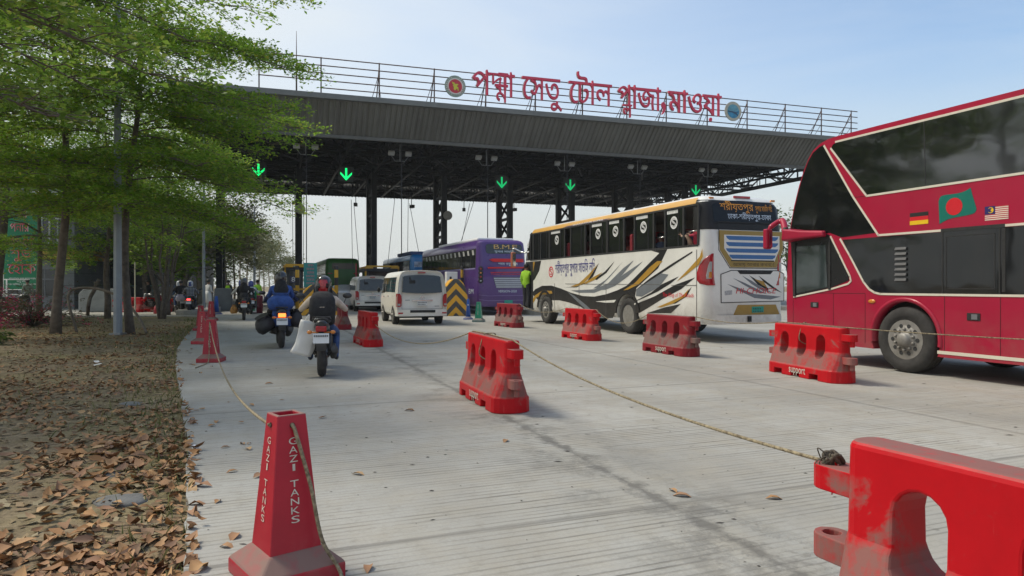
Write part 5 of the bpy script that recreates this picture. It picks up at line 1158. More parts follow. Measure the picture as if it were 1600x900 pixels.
m = MB(); m.tube(spline([(.12, 12.0, 2.75), (.0, 12.3, 2.8), (mm.x, 12.5, mm.z + .35), (mm.x, 12.5, mm.z)], 5), .035, 8); ma = m.build('mirror_arm', M_CHROME, wb); m = MB(); m.box((mm.x, 12.5, mm.z - .1), (.2, .12, .62)); mr_ = m.build('mirror', pm('mirror_orange', (.5, .16, .08), .35), ma, bev=.04, seg=3); m = MB(); m.box((mm.x + .02, 12.435, mm.z - .1), (.13, .01, .5)); m.build('mirror_glass', M_CHROME, mr_)
# ---- plain coaches further ahead
def coach(lb, ox, oy, L_, W_, zb, zt, top, mat, belt, wins, Rr=.5, ang=BA):
    o = thing('passenger_bus', lb, 'bus', (ox, oy, 0), ang)
    shell('body', mat, o, L_, W_, [(.42, .05, 0), (.52, 0, 0), (1.1, 0, 0), (belt, 0, .03), (zt, .02, .12), (top - .17, .05, .16), (top - .08, .12, .2), (top - .02, .24, .26), (top, .45, .36)], (3.3, L_ - 2.4), Rr, .26, .35, 1.2)
    m = MB(); m.box((W_ / 2, L_ / 2, .8), (W_ - .8, L_ - .8, .7)); m.build('underbody', M_UNDER, o)
    for x, sd in ((.17, -1), (W_ - .17, 1)):
        wheel(o, x, 3.3, Rr, .3, -.1, sd); wheel(o, x, L_ - 2.4, Rr, .3, .03, sd)
    y = .5; fw = lambda u, v, d: (.0 + (v - belt) / (zt - belt) * .02 - d, u, v)
    while y < L_ - 1.0:
        pn = panel('window', [(y, belt + .02), (y + wins - .06, belt + .02), (y + wins - .06, zt - .04), (y, zt - .04)], fw, M_GLASS, o, .004)
        y += wins
    m = MB(); m.prism([[(.4, belt - .02), (L_ - .6, belt - .02), (L_ - .6, zt), (.4, zt)]], -.01, .0015, fw, 0, back=False); m.build('window_band', M_RUB, o)
    panel('window', [(.4, belt + .02), (L_ - .6, belt + .02), (L_ - .6, zt - .04), (.4, zt - .04)], lambda u, v, d: (W_ - (v - belt) / (zt - belt) * .02 + d, u, v), M_GLASS, o, .004)
    return o
M_PUR = pm('bus_purple', (.072, .024, .175), .3, 0, .12, 1.4, .02, 4, .3, (.2, .17, .15), (.3, 1.1), .5, .4)
pu = coach('purple coach with gold initials on its rear window and silver louvres', -1.6, 33.4, 11.8, 2.5, .42, 3.20, 3.66, M_PUR, 2.28, .78)
for i in range(13): m = MB(); m.prism([[(.62 + i * .78, 2.9), (.92 + i * .78, 2.9), (1.02 + i * .78, 3.14), (.75 + i * .78, 3.14)]], 0, .006, fs, 0, back=False); m.build('curtain', pm('curtain_pale', (.4, .4, .38), .6), pu)
m = MB(); m.box((1.25, 4.8, 3.7), (1.9, 7.5, .16)); m.build('roof_pod', M_WHITE, pu, bev=.06)
fp = lambda u, v, d: (u, .03 + max(0, (v - 2.28)) * .1 - d, v)
rgp = panel('rear_window', rrect(.42, 2.96, 2.28, 3.42, .14), fp, M_GLASS, pu, .012)
M_GLD = pm('letter_gold', (.6, .36, .12), .45, 0, .1, 8)
m = MB(); fp2 = lambda u, v, d: (u, .03 + max(0, (v - 2.28)) * .1 - .014 - d, v)
x = .82
for ch, w_ in (('B', .27), ('.', .07), ('M', .36), ('.', .07), ('F', .25)): lettering(m, ch, fp2, x, x + w_, 3.19, .30, 0, .03, .002); x += w_ + .045
m.build('initials', M_GLD, rgp, fix=False)
m = MB(); lettering(m, 'সুপার সাভিস', fp2, .85, 1.85, 3.02, .13, 0, .025, .002); m.build('subtitle', M_LBL, rgp, fix=False)
m = MB(); m.prism([[(.55, 2.66), (.7, 2.72), (2.3, 2.72), (2.3, 2.56), (.75, 2.56)]], 0, .012, fq, 0, back=False); line(m, [(.5, 2.27), (2.35, 2.30)], fq, .07, .012); line(m, [(.62, 2.05), (2.3, 2.08)], fq, .03, .012); m.build('red_stripe', M_REDP, pu)
m = MB(); lettering(m, 'পরম করুণাময়', fq, 1.0, 2.0, 2.42, .16, 0, .03, .014); m.build('rear_lettering', M_LBL, pu, fix=False)
m = MB(); lettering(m, 'TARATARIPARIBAHAN', fq, .62, 2.25, 1.94, .1, 0, .014, .012, shear=.2); m.build('slogan', M_REDP, pu, fix=False)
m = MB()
for i in range(5): line(m, [(.80 + .03 * i, 1.76 - i * .1), (2.2, 1.76 - i * .1)], fq, .06, .016)
m.build('louvre', pm('louvre_silver', (.42, .44, .5), .35, .3, .1, 3), pu); m = MB(); m.prism([[(.76, 1.83), (2.25, 1.83), (2.25, 1.3), (.9, 1.3)]], 0, .008, fq, 0, back=False); m.build('louvre_bed', pm('bed_grey', (.12, .12, .16), .5), pu)
m = MB(); lettering(m, 'VERSION-2020', fq, 1.0, 1.95, 1.1, .16, 0, .03, .012); m.build('version_lettering', M_LBL, pu, fix=False)
for i, mt_ in enumerate((M_TAIL, M_AMBER, M_TAIL, M_CLEAR)):
    for sx in (.12, 2.38):
        m = MB(); m.ball((sx, .03, 2.22 - i * .19), .085, 0, 14, 8, (1.3, .6, 1)); tq = m.build('tail_lamp', mt_, pu); m = MB(); m.lathe([(.1, 0), (.125, .02), (.1, .035)], 16, 0, Matrix.Translation((sx, .02, 2.22 - i * .19)) @ Matrix.Rotation(R(90), 4, 'X')); m.build('bezel', M_RUB, tq)
m = MB(); line(m, [(.05, .98), (.5, .93), (2.3, .95)], fq, .025, .01); line(m, [(.05, .76), (.5, .7), (2.3, .72)], fq, .025, .01); m.build('rear_crease', pm('crease', (.2, .14, .32), .3), pu)
m = MB(); m.prism([[(1.32, .58), (1.74, .58), (1.74, .72), (1.32, .72)]], 0, .016, fq, 0); m.build('number_plate', M_PLATEG, pu)
m = MB(); line(m, [(.5, 2.24), (11.2, 2.24)], fs, .05, .01); m.build('flank_line', pm('line_lilac', (.3, .27, .5), .4), pu)
m = MB(); lettering(m, 'BM', lambda u, v, d: (-.006 - d, -u, v), -1.5, -.75, 1.02, .35, 0, .05, .003); m.build('flank_lettering', M_LBL, pu, fix=False)
bp_ = Vector((-1.6, 33.4, 0)) + Vector((-.353, .936, 0)) * 13.3
bl = coach('bright blue bus with roof carrier ahead of the purple coach', bp_.x - .3, bp_.y, 10.5, 2.5, .42, 3.1, 3.5, pm('bus_blue', (.02, .19, .46), .3, 0, .1, 1.5, coat=.3), 2.2, .9)
m = MB(); m.box((1.25, 3.4, 3.62), (2.0, 4.4, .22)); m.build('roof_carrier', pm('carrier_blue', (.02, .05, .16), .5), bl, bev=.03)
panel('rear_window', rrect(.9, 2.5, 2.2, 3.1, .1), lambda u, v, d: (u, .1 - d, v), M_GLASS, bl, .02); m = MB(); m.prism([rrect(.25, 2.35, .85, 3.0, .03)], 0, .02, lambda u, v, d: (u, .1 - d, v), 0, back=False); m.build('pale_poster', pm('poster_pale', (.4, .45, .55), .5, 0, .6, 5), bl)
gb = coach('dull green bus seen from behind between the booths', -13.9, 52.6, 10.5, 2.5, .42, 3.1, 3.52, pm('bus_green', (.03, .14, .015), .4, 0, .2, 1.2, 0, 4, .4, (.12, .11, .07), (.3, 2.6)), 2.3, .9)
panel('rear_window', rrect(.45, 2.55, 2.1, 3.12, .1), lambda u, v, d: (u, .1 - d, v), pm('green_bus_glass', (.09, .075, .06), .2, 0, .2, 3), gb, .02)
m = MB(); line(m, [(.2, 1.5), (2.3, 1.5)], fq, .05, .01); line(m, [(.3, 1.2), (2.2, 1.2)], fq, .04, .01); line(m, [(.3, .9), (2.2, .9)], fq, .05, .01); m.build('rear_louvre', pm('louvre_dark_green', (.015, .06, .01), .5), gb)
for sx in (.3, 2.2):
    m = MB(); m.box((sx, .02, 2.35), (.35, .08, .07)); m.build('marker_light', M_TAIL, gb); m = MB(); m.box((sx, -.01, 1.0), (.2, .06, .3)); m.build('tail_lamp', M_TAIL, gb)
# ---- white vans
M_VAN = pm('van_white', (.84, .82, .755), .3, 0, .05, 1.5, .02, 4, .3, (.35, .29, .2), (.2, .8), .5, .4)
def ring_v(y, dz, k, sh_):
    pr = [(.10, .32), (.03, .40), (.0, .62), (.0, 1.0), (.015, 1.12), (.06, 1.55), (.115, 1.80), (.19, 1.90), (.32, 1.945), (.86, 1.975)]
    L = [(x, z) for x, z in pr]; full = L + [(1.72 - x, z) for x, z in L[::-1][1:]]
    return [(.86 + (x - .86) * k, y + sh_ * max(0, (z - 1.0)), .32 + (z - .32) * dz) for x, z in full]
van = thing('passenger_van', 'white passenger van with dark rear window, nearer of two', 'van', (0, 0, 0), 0, 'white vans queueing at the toll')
m = MB(); m.loft([ring_v(.10, .93, .93, .10), ring_v(.03, .985, .98, .115), ring_v(0.0, .995, .99, .12), ring_v(.06, 1, 1, .1), ring_v(.4, 1, 1, .02), ring_v(3.6, 1, 1, 0), ring_v(4.2, .97, .98, -.25), ring_v(4.6, .9, .93, -.7), ring_v(4.68, .86, .9, -.72)], 0, True)
bv = m.build('body', M_VAN, van)
c = MB()
for y in (1.0, 3.55): c.lathe([(.37, -.1), (.37, 2)], 24, 0, Matrix.Translation((-.1, y, .32)) @ Matrix.Rotation(R(90), 4, 'Y'))
k = c.build('cutter', M_VAN, van); bpy.context.view_layer.update(); boolean(bv, k)
for p in bv.data.polygons: p.use_smooth = True
try: bv.data.set_sharp_from_angle(angle=R(35))
except Exception: pass
vr = lambda u, v, d: (u, .0 + max(0, v - 1.0) * .12 - d, v)
vs_ = lambda u, v, d: ((.0 if v < 1.1 else (v - 1.1) * .118) + .006 - d, u, v)
rw = panel('rear_window', spline([(.24, 1.17), (.86, 1.14), (1.48, 1.17), (1.53, 1.25), (1.50, 1.62), (1.44, 1.76), (.86, 1.80), (.28, 1.76), (.22, 1.62), (.19, 1.25)], 3, True), vr, M_GLASS, van, .012)
m = MB(); line(m, [(.45, 1.70), (.47, 1.58)], vr, .05, .03); m.box((.53, .06, 1.55), (.2, .05, .12)); m.build('wiper_motor', M_RUB, rw, bev=.01)
sw = [panel('window', q, vs_, M_GLASS, van, .004) for q in ([(.55, 1.18), (1.75, 1.18), (1.75, 1.72), (.62, 1.72)], [(1.85, 1.18), (2.95, 1.18), (2.95, 1.72), (1.85, 1.72)], [(3.05, 1.15), (4.0, 1.12), (3.75, 1.72), (3.05, 1.72)])]
m = MB(); line(m, [(1.15, 1.18), (1.17, 1.72)], vs_, .03, .012); m.build('sash', M_RUB, sw[0])
for sx, s_ in ((.0, 1), (1.72, -1)):
    m = MB(); prf = [(.55 + .0, .16), (.6, .20), (.85, .2), (1.0, .19), (1.08, .16)]
    m.loft([[(sx + s_ * -.006, .16, z), (sx + s_ * -.004, .05, z), (sx + s_ * .04, -.012, z), (sx + s_ * w_, -.022, z)] for z, w_ in ((.66, .12), (.70, .15), (.9, .16), (1.05, .15), (1.13, .10))], 0, True, False, False); tq = m.build('tail_lamp', M_TAIL, van, fix=False)
    m = MB(); m.box((sx + s_ * .07, -.024, .74), (.09, .012, .07)); m.build('reverse_lens', M_CLEAR, tq)
    m = MB(); m.ball((sx + s_ * -.10, 3.95, 1.25), .1, 0, 12, 8, (.6, .4, 1.1)); m.build('mirror', M_RUB, van)
m = MB(); m.loft([[(x, y, z) for x, y in ((.0, .45), (-.01, .1), (.1, -.07), (.86, -.10), (1.62, -.07), (1.73, .1), (1.72, .45))] for z in (.33, .37, .52, .56)], 0, True, False, False); bq = m.build('rear_bumper', M_VAN, van, fix=False)
m = MB(); m.box((.86, -.095, .50), (.85, .03, .09)); m.build('slot', M_RUB, bq); m = MB(); m.box((.12, -.075, .44), (.16, .02, .05), rot=.15); m.box((1.6, -.075, .44), (.16, .02, .05), rot=-.15); m.build('reflector', M_TAIL, bq)
m = MB(); m.box((.86, -.012, .89), (.72, .03, .05)); m.build('chrome_strip', M_CHROME, van, bev=.006)
m = MB(); m.box((.86, -.012, .78), (.34, .02, .15)); pl_ = m.build('number_plate', M_PLATE, van); m = MB()
for j, (zz, n) in enumerate(((.815, 7), (.75, 6))):
    for i in range(n): m.box((.72 + i * .045, -.0235, zz), (.025, .003, .04))
m.build('plate_marks', M_INK, pl_)
m = MB()
for rx, rz, cz in ((.062, .042, 1.0), (.022, .042, 1.0), (.045, .018, 1.018)):
    m.prism([[(.86 + rx * math.cos(R(a)), cz + rz * math.sin(R(a))) for a in range(0, 360, 20)], [(.86 + rx * .72 * math.cos(R(a)), cz + rz * .72 * math.sin(R(a))) for a in range(0, 360, 20)]], 0, .016, fq)
m.build('badge', M_CHROME, van)
m = MB(); lettering(m, 'HIACE', fq, 1.30, 1.46, .64, .05, 0, .004, .006) if False else m.box((1.36, -.006, .68), (.16, .006, .025)); m.box((.36, -.006, .9), (.16, .006, .025)); m.build('trim_badge', M_GREY, van)
m = MB(); line(m, [(.17, .58), (.17, 1.12), (.2, 1.75)], vr, .01, .004); line(m, [(1.55, .58), (1.55, 1.12), (1.52, 1.75)], vr, .01, .004); line(m, [(.17, .585), (1.55, .585)], vr, .012, .004)
line(m, [(1.8, .42), (1.8, 1.75)], vs_, .01, .003); line(m, [(3.0, .42), (3.0, 1.75)], vs_, .01, .003); line(m, [(.3, .98), (1.8, .98)], vs_, .02, .004); m.build('door_gap', pm('gap_beige', (.2, .18, .14), .8), van)
m = MB(); m.box((-.012, 1.95, 1.02), (.03, .16, .04)); m.box((-.012, 3.1, 1.0), (.03, .16, .04)); m.build('handle', M_CHROME, van)
m = MB(); m.box((.86, .13, 1.88), (.26, .04, .04)); m.build('brake_light', M_TAIL, van)
m = MB(); m.box((.86, 2.4, .4), (1.4, 4.0, .3)); m.build('underbody', M_UNDER, van)
for y in (1.0, 3.55): wheel(van, .1, y, .33, .2, .0, -1, 5, 28); wheel(van, 1.62, y, .33, .2, .0, 1, 5, 28)
for ch in van.children:
    if ch.name.startswith('rear_bumper'): pass
def put(o, px, py, ang, xo=0.0, Y=None):
    """stand a vehicle with its left rear ground corner at a pixel of the ground"""
    g = G(px, py) if Y is None else Vector(((px - 800) / FP * Y, Y, 0)); o.location = (g.x, g.y, 0); o.rotation_euler.z = ang
put(van, 620, 0, R(18.3), Y=24.9); van.scale.x = 1.06
v2 = copy_tree(van, None, (0, 0, 0), 0, 'white passenger van partly hidden, ahead of the nearer van'); put(v2, 556, 0, R(18.5), Y=38.3)
# ---- small silver car, only its corner shows
sc_ = thing('hatchback_car', 'small silver hatchback with lit tail lamp left of the farther white van', 'car', ((517.5 - 800) / FP * 41, 41, 0), R(17))
m = MB(); rc_ = lambda y, zt, k: [(.8 + (x - .8) * k, y, .25 + (z - .25) * zt) for x, z in ((.05, .28), (.0, .5), (.0, .85), (.1, 1.15), (.2, 1.4), (.35, 1.47), (.8, 1.49), (1.25, 1.47), (1.4, 1.4), (1.5, 1.15), (1.6, .85), (1.6, .5), (1.55, .28))]
m.loft([rc_(0, .62, .95), rc_(.08, .72, 1), rc_(.5, 1, 1), (rc_(2.3, 1, 1)), rc_(3.0, .62, 1), rc_(3.7, .5, .9)], 0, True); m.build('body', pm('car_silver', (.45, .46, .47), .35, .4), sc_)
m = MB(); m.prism([rrect(.3, .95, 1.3, 1.38, .08)], 0, .02, lambda u, v, d: (u, .12 + (v - .75) * .55 - d, v)); m.build('rear_window', M_GLASS, sc_)
for sx in (.13, 1.47): m = MB(); m.box((sx, .02, .95), (.24, .16, .2)); m.build('tail_lamp', M_TAILON, sc_, bev=.03)
for y in (.6, 2.9):
    for x, sd in ((.1, -1), (1.5, 1)): wheel(sc_, x, y, .29, .18, 0, sd, 5, 20)
# ------------------------------------------------------------------ people
M_SKIN = pm('skin_brown', (.22, .115, .07), .55, 0, .1, 8); M_HAIR = pm('hair_black', (.012, .011, .011), .6); M_SHOE = pm('shoe_dark', (.03, .027, .025), .6, 0, .2); M_SHOEW = pm('shoe_white', (.5, .5, .48), .6)
def cloth(name, col, var=.18): return pm(name, col, .85, 0, var, 9, .25, 25)
def body_mesh(J, fingers=True, robe=False):
    """J: joint name -> (position, radius). One skinned surface; faces sorted into head, top, legs, feet, hands."""
    V, E_, Rd, roots = [], [], [], [0]; idx = {}; segs = []
    def v(n, p, r): idx[n] = len(V); V.append(Vector(p)); Rd.append(r); return idx[n]
    for n, (p, r) in J.items(): v(n, p, r)
    def link(a, b, reg): E_.append((idx[a], idx[b])); segs.append((idx[a], idx[b], reg))
    link('pelvis', 'waist', 1); link('waist', 'chest', 1); link('chest', 'neck', 1); link('neck', 'chin', 0); link('chin', 'brow', 0); link('brow', 'crown', 0)
    for s in ('l', 'r'):
        link('chest', s + 'sho', 1); link(s + 'sho', s + 'elb', 1); link(s + 'elb', s + 'wri', 1); link(s + 'wri', s + 'hand', 4)
        link('pelvis', s + 'hip', 2); link(s + 'hip', s + 'knee', 2); link(s + 'knee', s + 'ank', 2); link(s + 'ank', s + 'toe', 3)
        if fingers:
            w_, h = J[s + 'wri'][0], J[s + 'hand'][0]; d = (Vector(h) - Vector(w_)).normalized(); sd = d.cross(Vector((0, 0, 1))); sd = sd.normalized() if sd.length > .1 else Vector((0, 1, 0)); nn = d.cross(sd)
            if nn.z > 0: nn = -nn
            for i, (o_, ln) in enumerate(((-.03, .062), (-.01, .072), (.01, .07), (.03, .055))):
                b = Vector(h) + sd * o_; roots.append(len(V)); a0 = v(s + 'f%d0' % i, b - d * .02, .0095); a1 = v(s + 'f%d1' % i, b + d * ln * .5, .009); a2 = v(s + 'f%d2' % i, b + d * ln * .8 + nn * ln * .5, .008)
                E_.extend([(a0, a1), (a1, a2)]); segs.extend([(a0, a1, 4), (a1, a2, 4)])
            b = Vector(h) - sd * .03 * (1 if s == 'l' else -1) - d * .04; roots.append(len(V)); a0 = v(s + 't0', b, .011); a1 = v(s + 't1', b - sd * (.03 if s == 'l' else -.03) + d * .03 + nn * .02, .009); a2 = v(s + 't2', b - sd * (.03 if s == 'l' else -.03) + d * .055 + nn * .04, .008)
            E_.extend([(a0, a1), (a1, a2)]); segs.extend([(a0, a1, 4), (a1, a2, 4)])
    me = bpy.data.meshes.new('person'); me.from_pydata(V, E_, [])
    o = bpy.data.objects.new('person', me); COL.objects.link(o)
    o.modifiers.new('skin', 'SKIN'); sb = o.modifiers.new('sub', 'SUBSURF'); sb.levels = sb.render_levels = 2
    for i, sv in enumerate(me.skin_vertices[0].data): sv.radius = (Rd[i], Rd[i]); sv.use_root = i in roots
    i = idx['pelvis']; me.skin_vertices[0].data[i].radius = (Rd[i] * 1.1, Rd[i] * .85)
    i = idx['chest']; me.skin_vertices[0].data[i].radius = (Rd[i] * 1.15, Rd[i] * .8)
    dg = bpy.context.evaluated_depsgraph_get(); m2 = bpy.data.meshes.new_from_object(o.evaluated_get(dg)); bpy.data.objects.remove(o)
    for p in m2.polygons:
        p.use_smooth = True; c = p.center; best = (9, 1)
        for a, b, reg in segs:
            A, B = V[a], V[b]; ab = B - A; t = max(0, min(1, (c - A).dot(ab) / max(1e-9, ab.length_squared))); dd = (c - A - ab * t).length - (Rd[a] * (1 - t) + Rd[b] * t)
            if dd < best[0]: best = (dd, reg)
        p.material_index = best[1]
    return m2
def face_bits(J):
    """nose, ears and brow as part of the head, in the facing direction of the head"""
    return None
def joints(pose, k=1.0, lean=0.0, fwd=0.0, hb=(.33, .56, 1.03), turn=0.0, arms=None, seat=.80):
    J = {}
    if pose in ('ride', 'pillion', 'sit'):
        pz = seat + .05; ly = lean
        J['pelvis'] = ((0, 0, pz), .135); J['waist'] = ((0, ly * .3, pz + .17), .125); J['chest'] = ((0, ly * .75, pz + .365), .145); J['neck'] = ((0, ly * 1.0, pz + .50), .058)
        J['chin'] = ((0, ly * 1.05 + .03, pz + .575), .066); J['brow'] = ((0, ly * 1.05 + .035, pz + .665), .088); J['crown'] = ((0, ly * 1.03 + .02, pz + .735), .055)
        for s, g in (('l', -1), ('r', 1)):
            J[s + 'sho'] = ((g * .195, ly * .85, pz + .425), .07); J[s + 'hip'] = ((g * .1, .05, pz - .02), .1)
            if pose == 'ride':
                sh = Vector(J[s + 'sho'][0]); h = Vector((g * hb[0], hb[1], hb[2])); mid = (sh + h) / 2 + Vector((g * .09, -.05, -.09))
                J[s + 'elb'] = (tuple(mid), .048); J[s + 'wri'] = (tuple(h - (h - mid).normalized() * .06), .034); J[s + 'hand'] = (tuple(h), .036)
                J[s + 'knee'] = ((g * .2, .42, pz - .12), .07); J[s + 'ank'] = ((g * .2, .12, pz - .50), .045); J[s + 'toe'] = ((g * .21, .29, pz - .535), .036)
            else:
                J[s + 'elb'] = ((g * .26, ly + .08, pz + .24), .048); J[s + 'wri'] = ((g * .17, ly + .26, pz + .16), .034); J[s + 'hand'] = ((g * .13, ly + .33, pz + .14), .036)
                J[s + 'knee'] = ((g * .24, .36, pz - .10), .07); J[s + 'ank'] = ((g * .24, .2, pz - .48), .045); J[s + 'toe'] = ((g * .26, .36, pz - .52), .036)
            if pose == 'sit': J[s + 'knee'] = ((g * .1, .42, pz + .02), .07); J[s + 'ank'] = ((g * .1, .44, pz - .38), .045); J[s + 'toe'] = ((g * .11, .58, pz - .42), .036)
    else:
        J['pelvis'] = ((0, 0, .92), .135); J['waist'] = ((0, 0, 1.12), .122); J['chest'] = ((0, 0, 1.33), .145); J['neck'] = ((0, .005, 1.475), .055)
        J['chin'] = ((0, .025, 1.56), .064); J['brow'] = ((0, .02, 1.65), .086); J['crown'] = ((0, .01, 1.715), .055)
        st = .0 if pose == 'stand' else .22
        for s, g in (('l', -1), ('r', 1)):
            J[s + 'sho'] = ((g * .185, 0, 1.40), .066); J[s + 'elb'] = ((g * .235, -.03 - g * st * .3, 1.12), .047); J[s + 'wri'] = ((g * .23, .07 - g * st * .4, .90), .033); J[s + 'hand'] = ((g * .23, .1 - g * st * .45, .83), .036)
            J[s + 'hip'] = ((g * .095, 0, .88), .1); J[s + 'knee'] = ((g * .1, .03 + g * st * .6, .49), .068); J[s + 'ank'] = ((g * .1, -.02 + g * st, .09 + (.04 if g < 0 and st else 0)), .045); J[s + 'toe'] = ((g * .115, .15 + g * st, .045), .037)
    if arms: J.update(arms)
    return J
def lp(o, name, mb, mt, bev=0): return mb.build(name, mt, o, bev=bev)
def person(lb, J, mats, loc, rz, hair=True, helmet=None, scarf=None, vest=None, skirt=None, cap=None, cat='person', group=None):
    me = body_mesh(J); 
    for mt in mats: me.materials.append(mt)                    # head, top, legs, feet, hands
    o = bpy.data.objects.new('person', me); COL.objects.link(o); o.location = loc; o.rotation_euler.z = rz; tag(o, lb, cat, group)
    hc = Vector(J['brow'][0]); ch = Vector(J['chin'][0])
    m = MB(); c = hc + Vector((0, .085, -.05)); m.loft([[(c.x - .012, c.y, c.z + .03), (c.x, c.y + .012, c.z + .03), (c.x + .012, c.y, c.z + .03)], [(c.x - .02, c.y - .005, c.z - .02), (c.x, c.y + .03, c.z - .02), (c.x + .02, c.y - .005, c.z - .02)]], 0, True)
    for g in (-1, 1): m.ball((hc.x + g * .086, hc.y, hc.z - .03), .028, 0, 8, 6, (.4, .7, 1.1))
    if not helmet: m.build('nose_and_ears', mats[0], o)
    if hair and not helmet:
        m = MB(); m.ball(hc + Vector((0, -.018, .022)), .102, 0, 16, 10, (.95, 1.02, .92)); 
        m.V = [v for v in m.V]; h = m.build('hair', M_HAIR, o)
    if helmet:
        m = MB(); hl, hs = helmet[0], helmet[1]
        prof = [(.02, -.155), (.098, -.15), (.128, -.12), (.137, -.05), (.138, .02), (.128, .08), (.10, .125), (.055, .15), (.01, .157)]
        m.lathe(prof, 24, 0, Matrix.Translation(hc + Vector((0, .005, .005))) @ Matrix.Diagonal((.95, 1.08, 1, 1))); h = m.build('helmet', hl, o)
        m = MB(); rr = lambda a, z, k: (hc.x + .95 * k * math.sin(R(a)), hc.y + .005 + 1.08 * k * math.cos(R(a)), hc.z + z)
        m.loft([[rr(a, z, k + .004) for a in range(-75, 76, 15)] for z, k in ((-.075, .134), (-.03, .138), (.03, .137), (.065, .131))], 0, True, False, False); m.build('visor', M_GLASS, h, fix=False)
        if hs:
            m = MB()
            for zz in ((.09, .123, .03, .137), (-.05, .138, -.11, .131)): m.loft([[rr(a, z, k + .003) for a in range(148, 213, 8)] for z, k in ((zz[0], zz[1]), (zz[2], zz[3]))], 0, True, False, False)
            m.loft([[rr(a, z, k + .004) for a in range(160, 201, 8)] for z, k in ((.08, .128), (0.02, .139), (-.06, .137))], 0, True, False, False)
            m.build('helmet_graphic', hs, h, fix=False)
            m = MB(); m.loft([[rr(a, z, k + .003) for a in range(125, 236, 10)] for z, k in ((-.01, .139), (-.03, .139))], 0, True, False, False); m.build('helmet_stripe', M_BLACKP, h, fix=False)
    if scarf:
        m = MB(); n_ = Vector(J['neck'][0]); c = n_ + Vector((0, -.02, 0))
        m.loft([[(c.x + a * math.cos(R(q)) * 1.0, c.y + b * math.sin(R(q)) + oy, c.z + z) for q in range(0, 360, 20)] for z, a, b, oy in ((.16, .10, .11, .03), (.06, .115, .12, .02), (-.02, .15, .135, 0), (-.10, .19, .15, -.01), (-.2, .16, .14, -.035), (-.29, .10, .09, -.06))], 0, True); m.build('scarf', scarf, o)
    if vest:
        m = MB(); p, w_, c = Vector(J['pelvis'][0]), Vector(J['waist'][0]), Vector(J['chest'][0])
        el = lambda q, a, b: [(q.x + a * math.cos(R(t)), q.y + b * math.sin(R(t)), q.z) for t in range(0, 360, 18)]
        m.loft([el(p + Vector((0, 0, .02)), .18, .14), el(w_, .172, .135), el(c, .19, .142), el(c + Vector((0, 0, .1)), .15, .11)], 0, True); v_ = m.build('vest', vest[0], o)
        m = MB(); m.loft([el(w_ + Vector((0, 0, z)), .182, .146) for z in (-.03, .03)], 0, True, False); m.build('reflective_band', vest[1], v_)
    if skirt:
        m = MB(); p = Vector(J['pelvis'][0]); m.loft([[(p.x + a * math.cos(R(t)), p.y + b * math.sin(R(t)) + oy, p.z + z) for t in range(0, 360, 18)] for z, a, b, oy in ((.22, .155, .125, 0), (.0, .18, .145, 0), (-.2, .2, .16, 0), (-.42, .215, .17, .0))], 0, True); m.build('long_shirt', skirt, o)
    if cap: m = MB(); m.ball(hc + Vector((0, 0, .05)), .1, 0, 14, 8, (1, 1.05, .75)); m.box(hc + Vector((0, .13, .05)), (.13, .12, .015)); m.build('cap', cap, o)
    return o
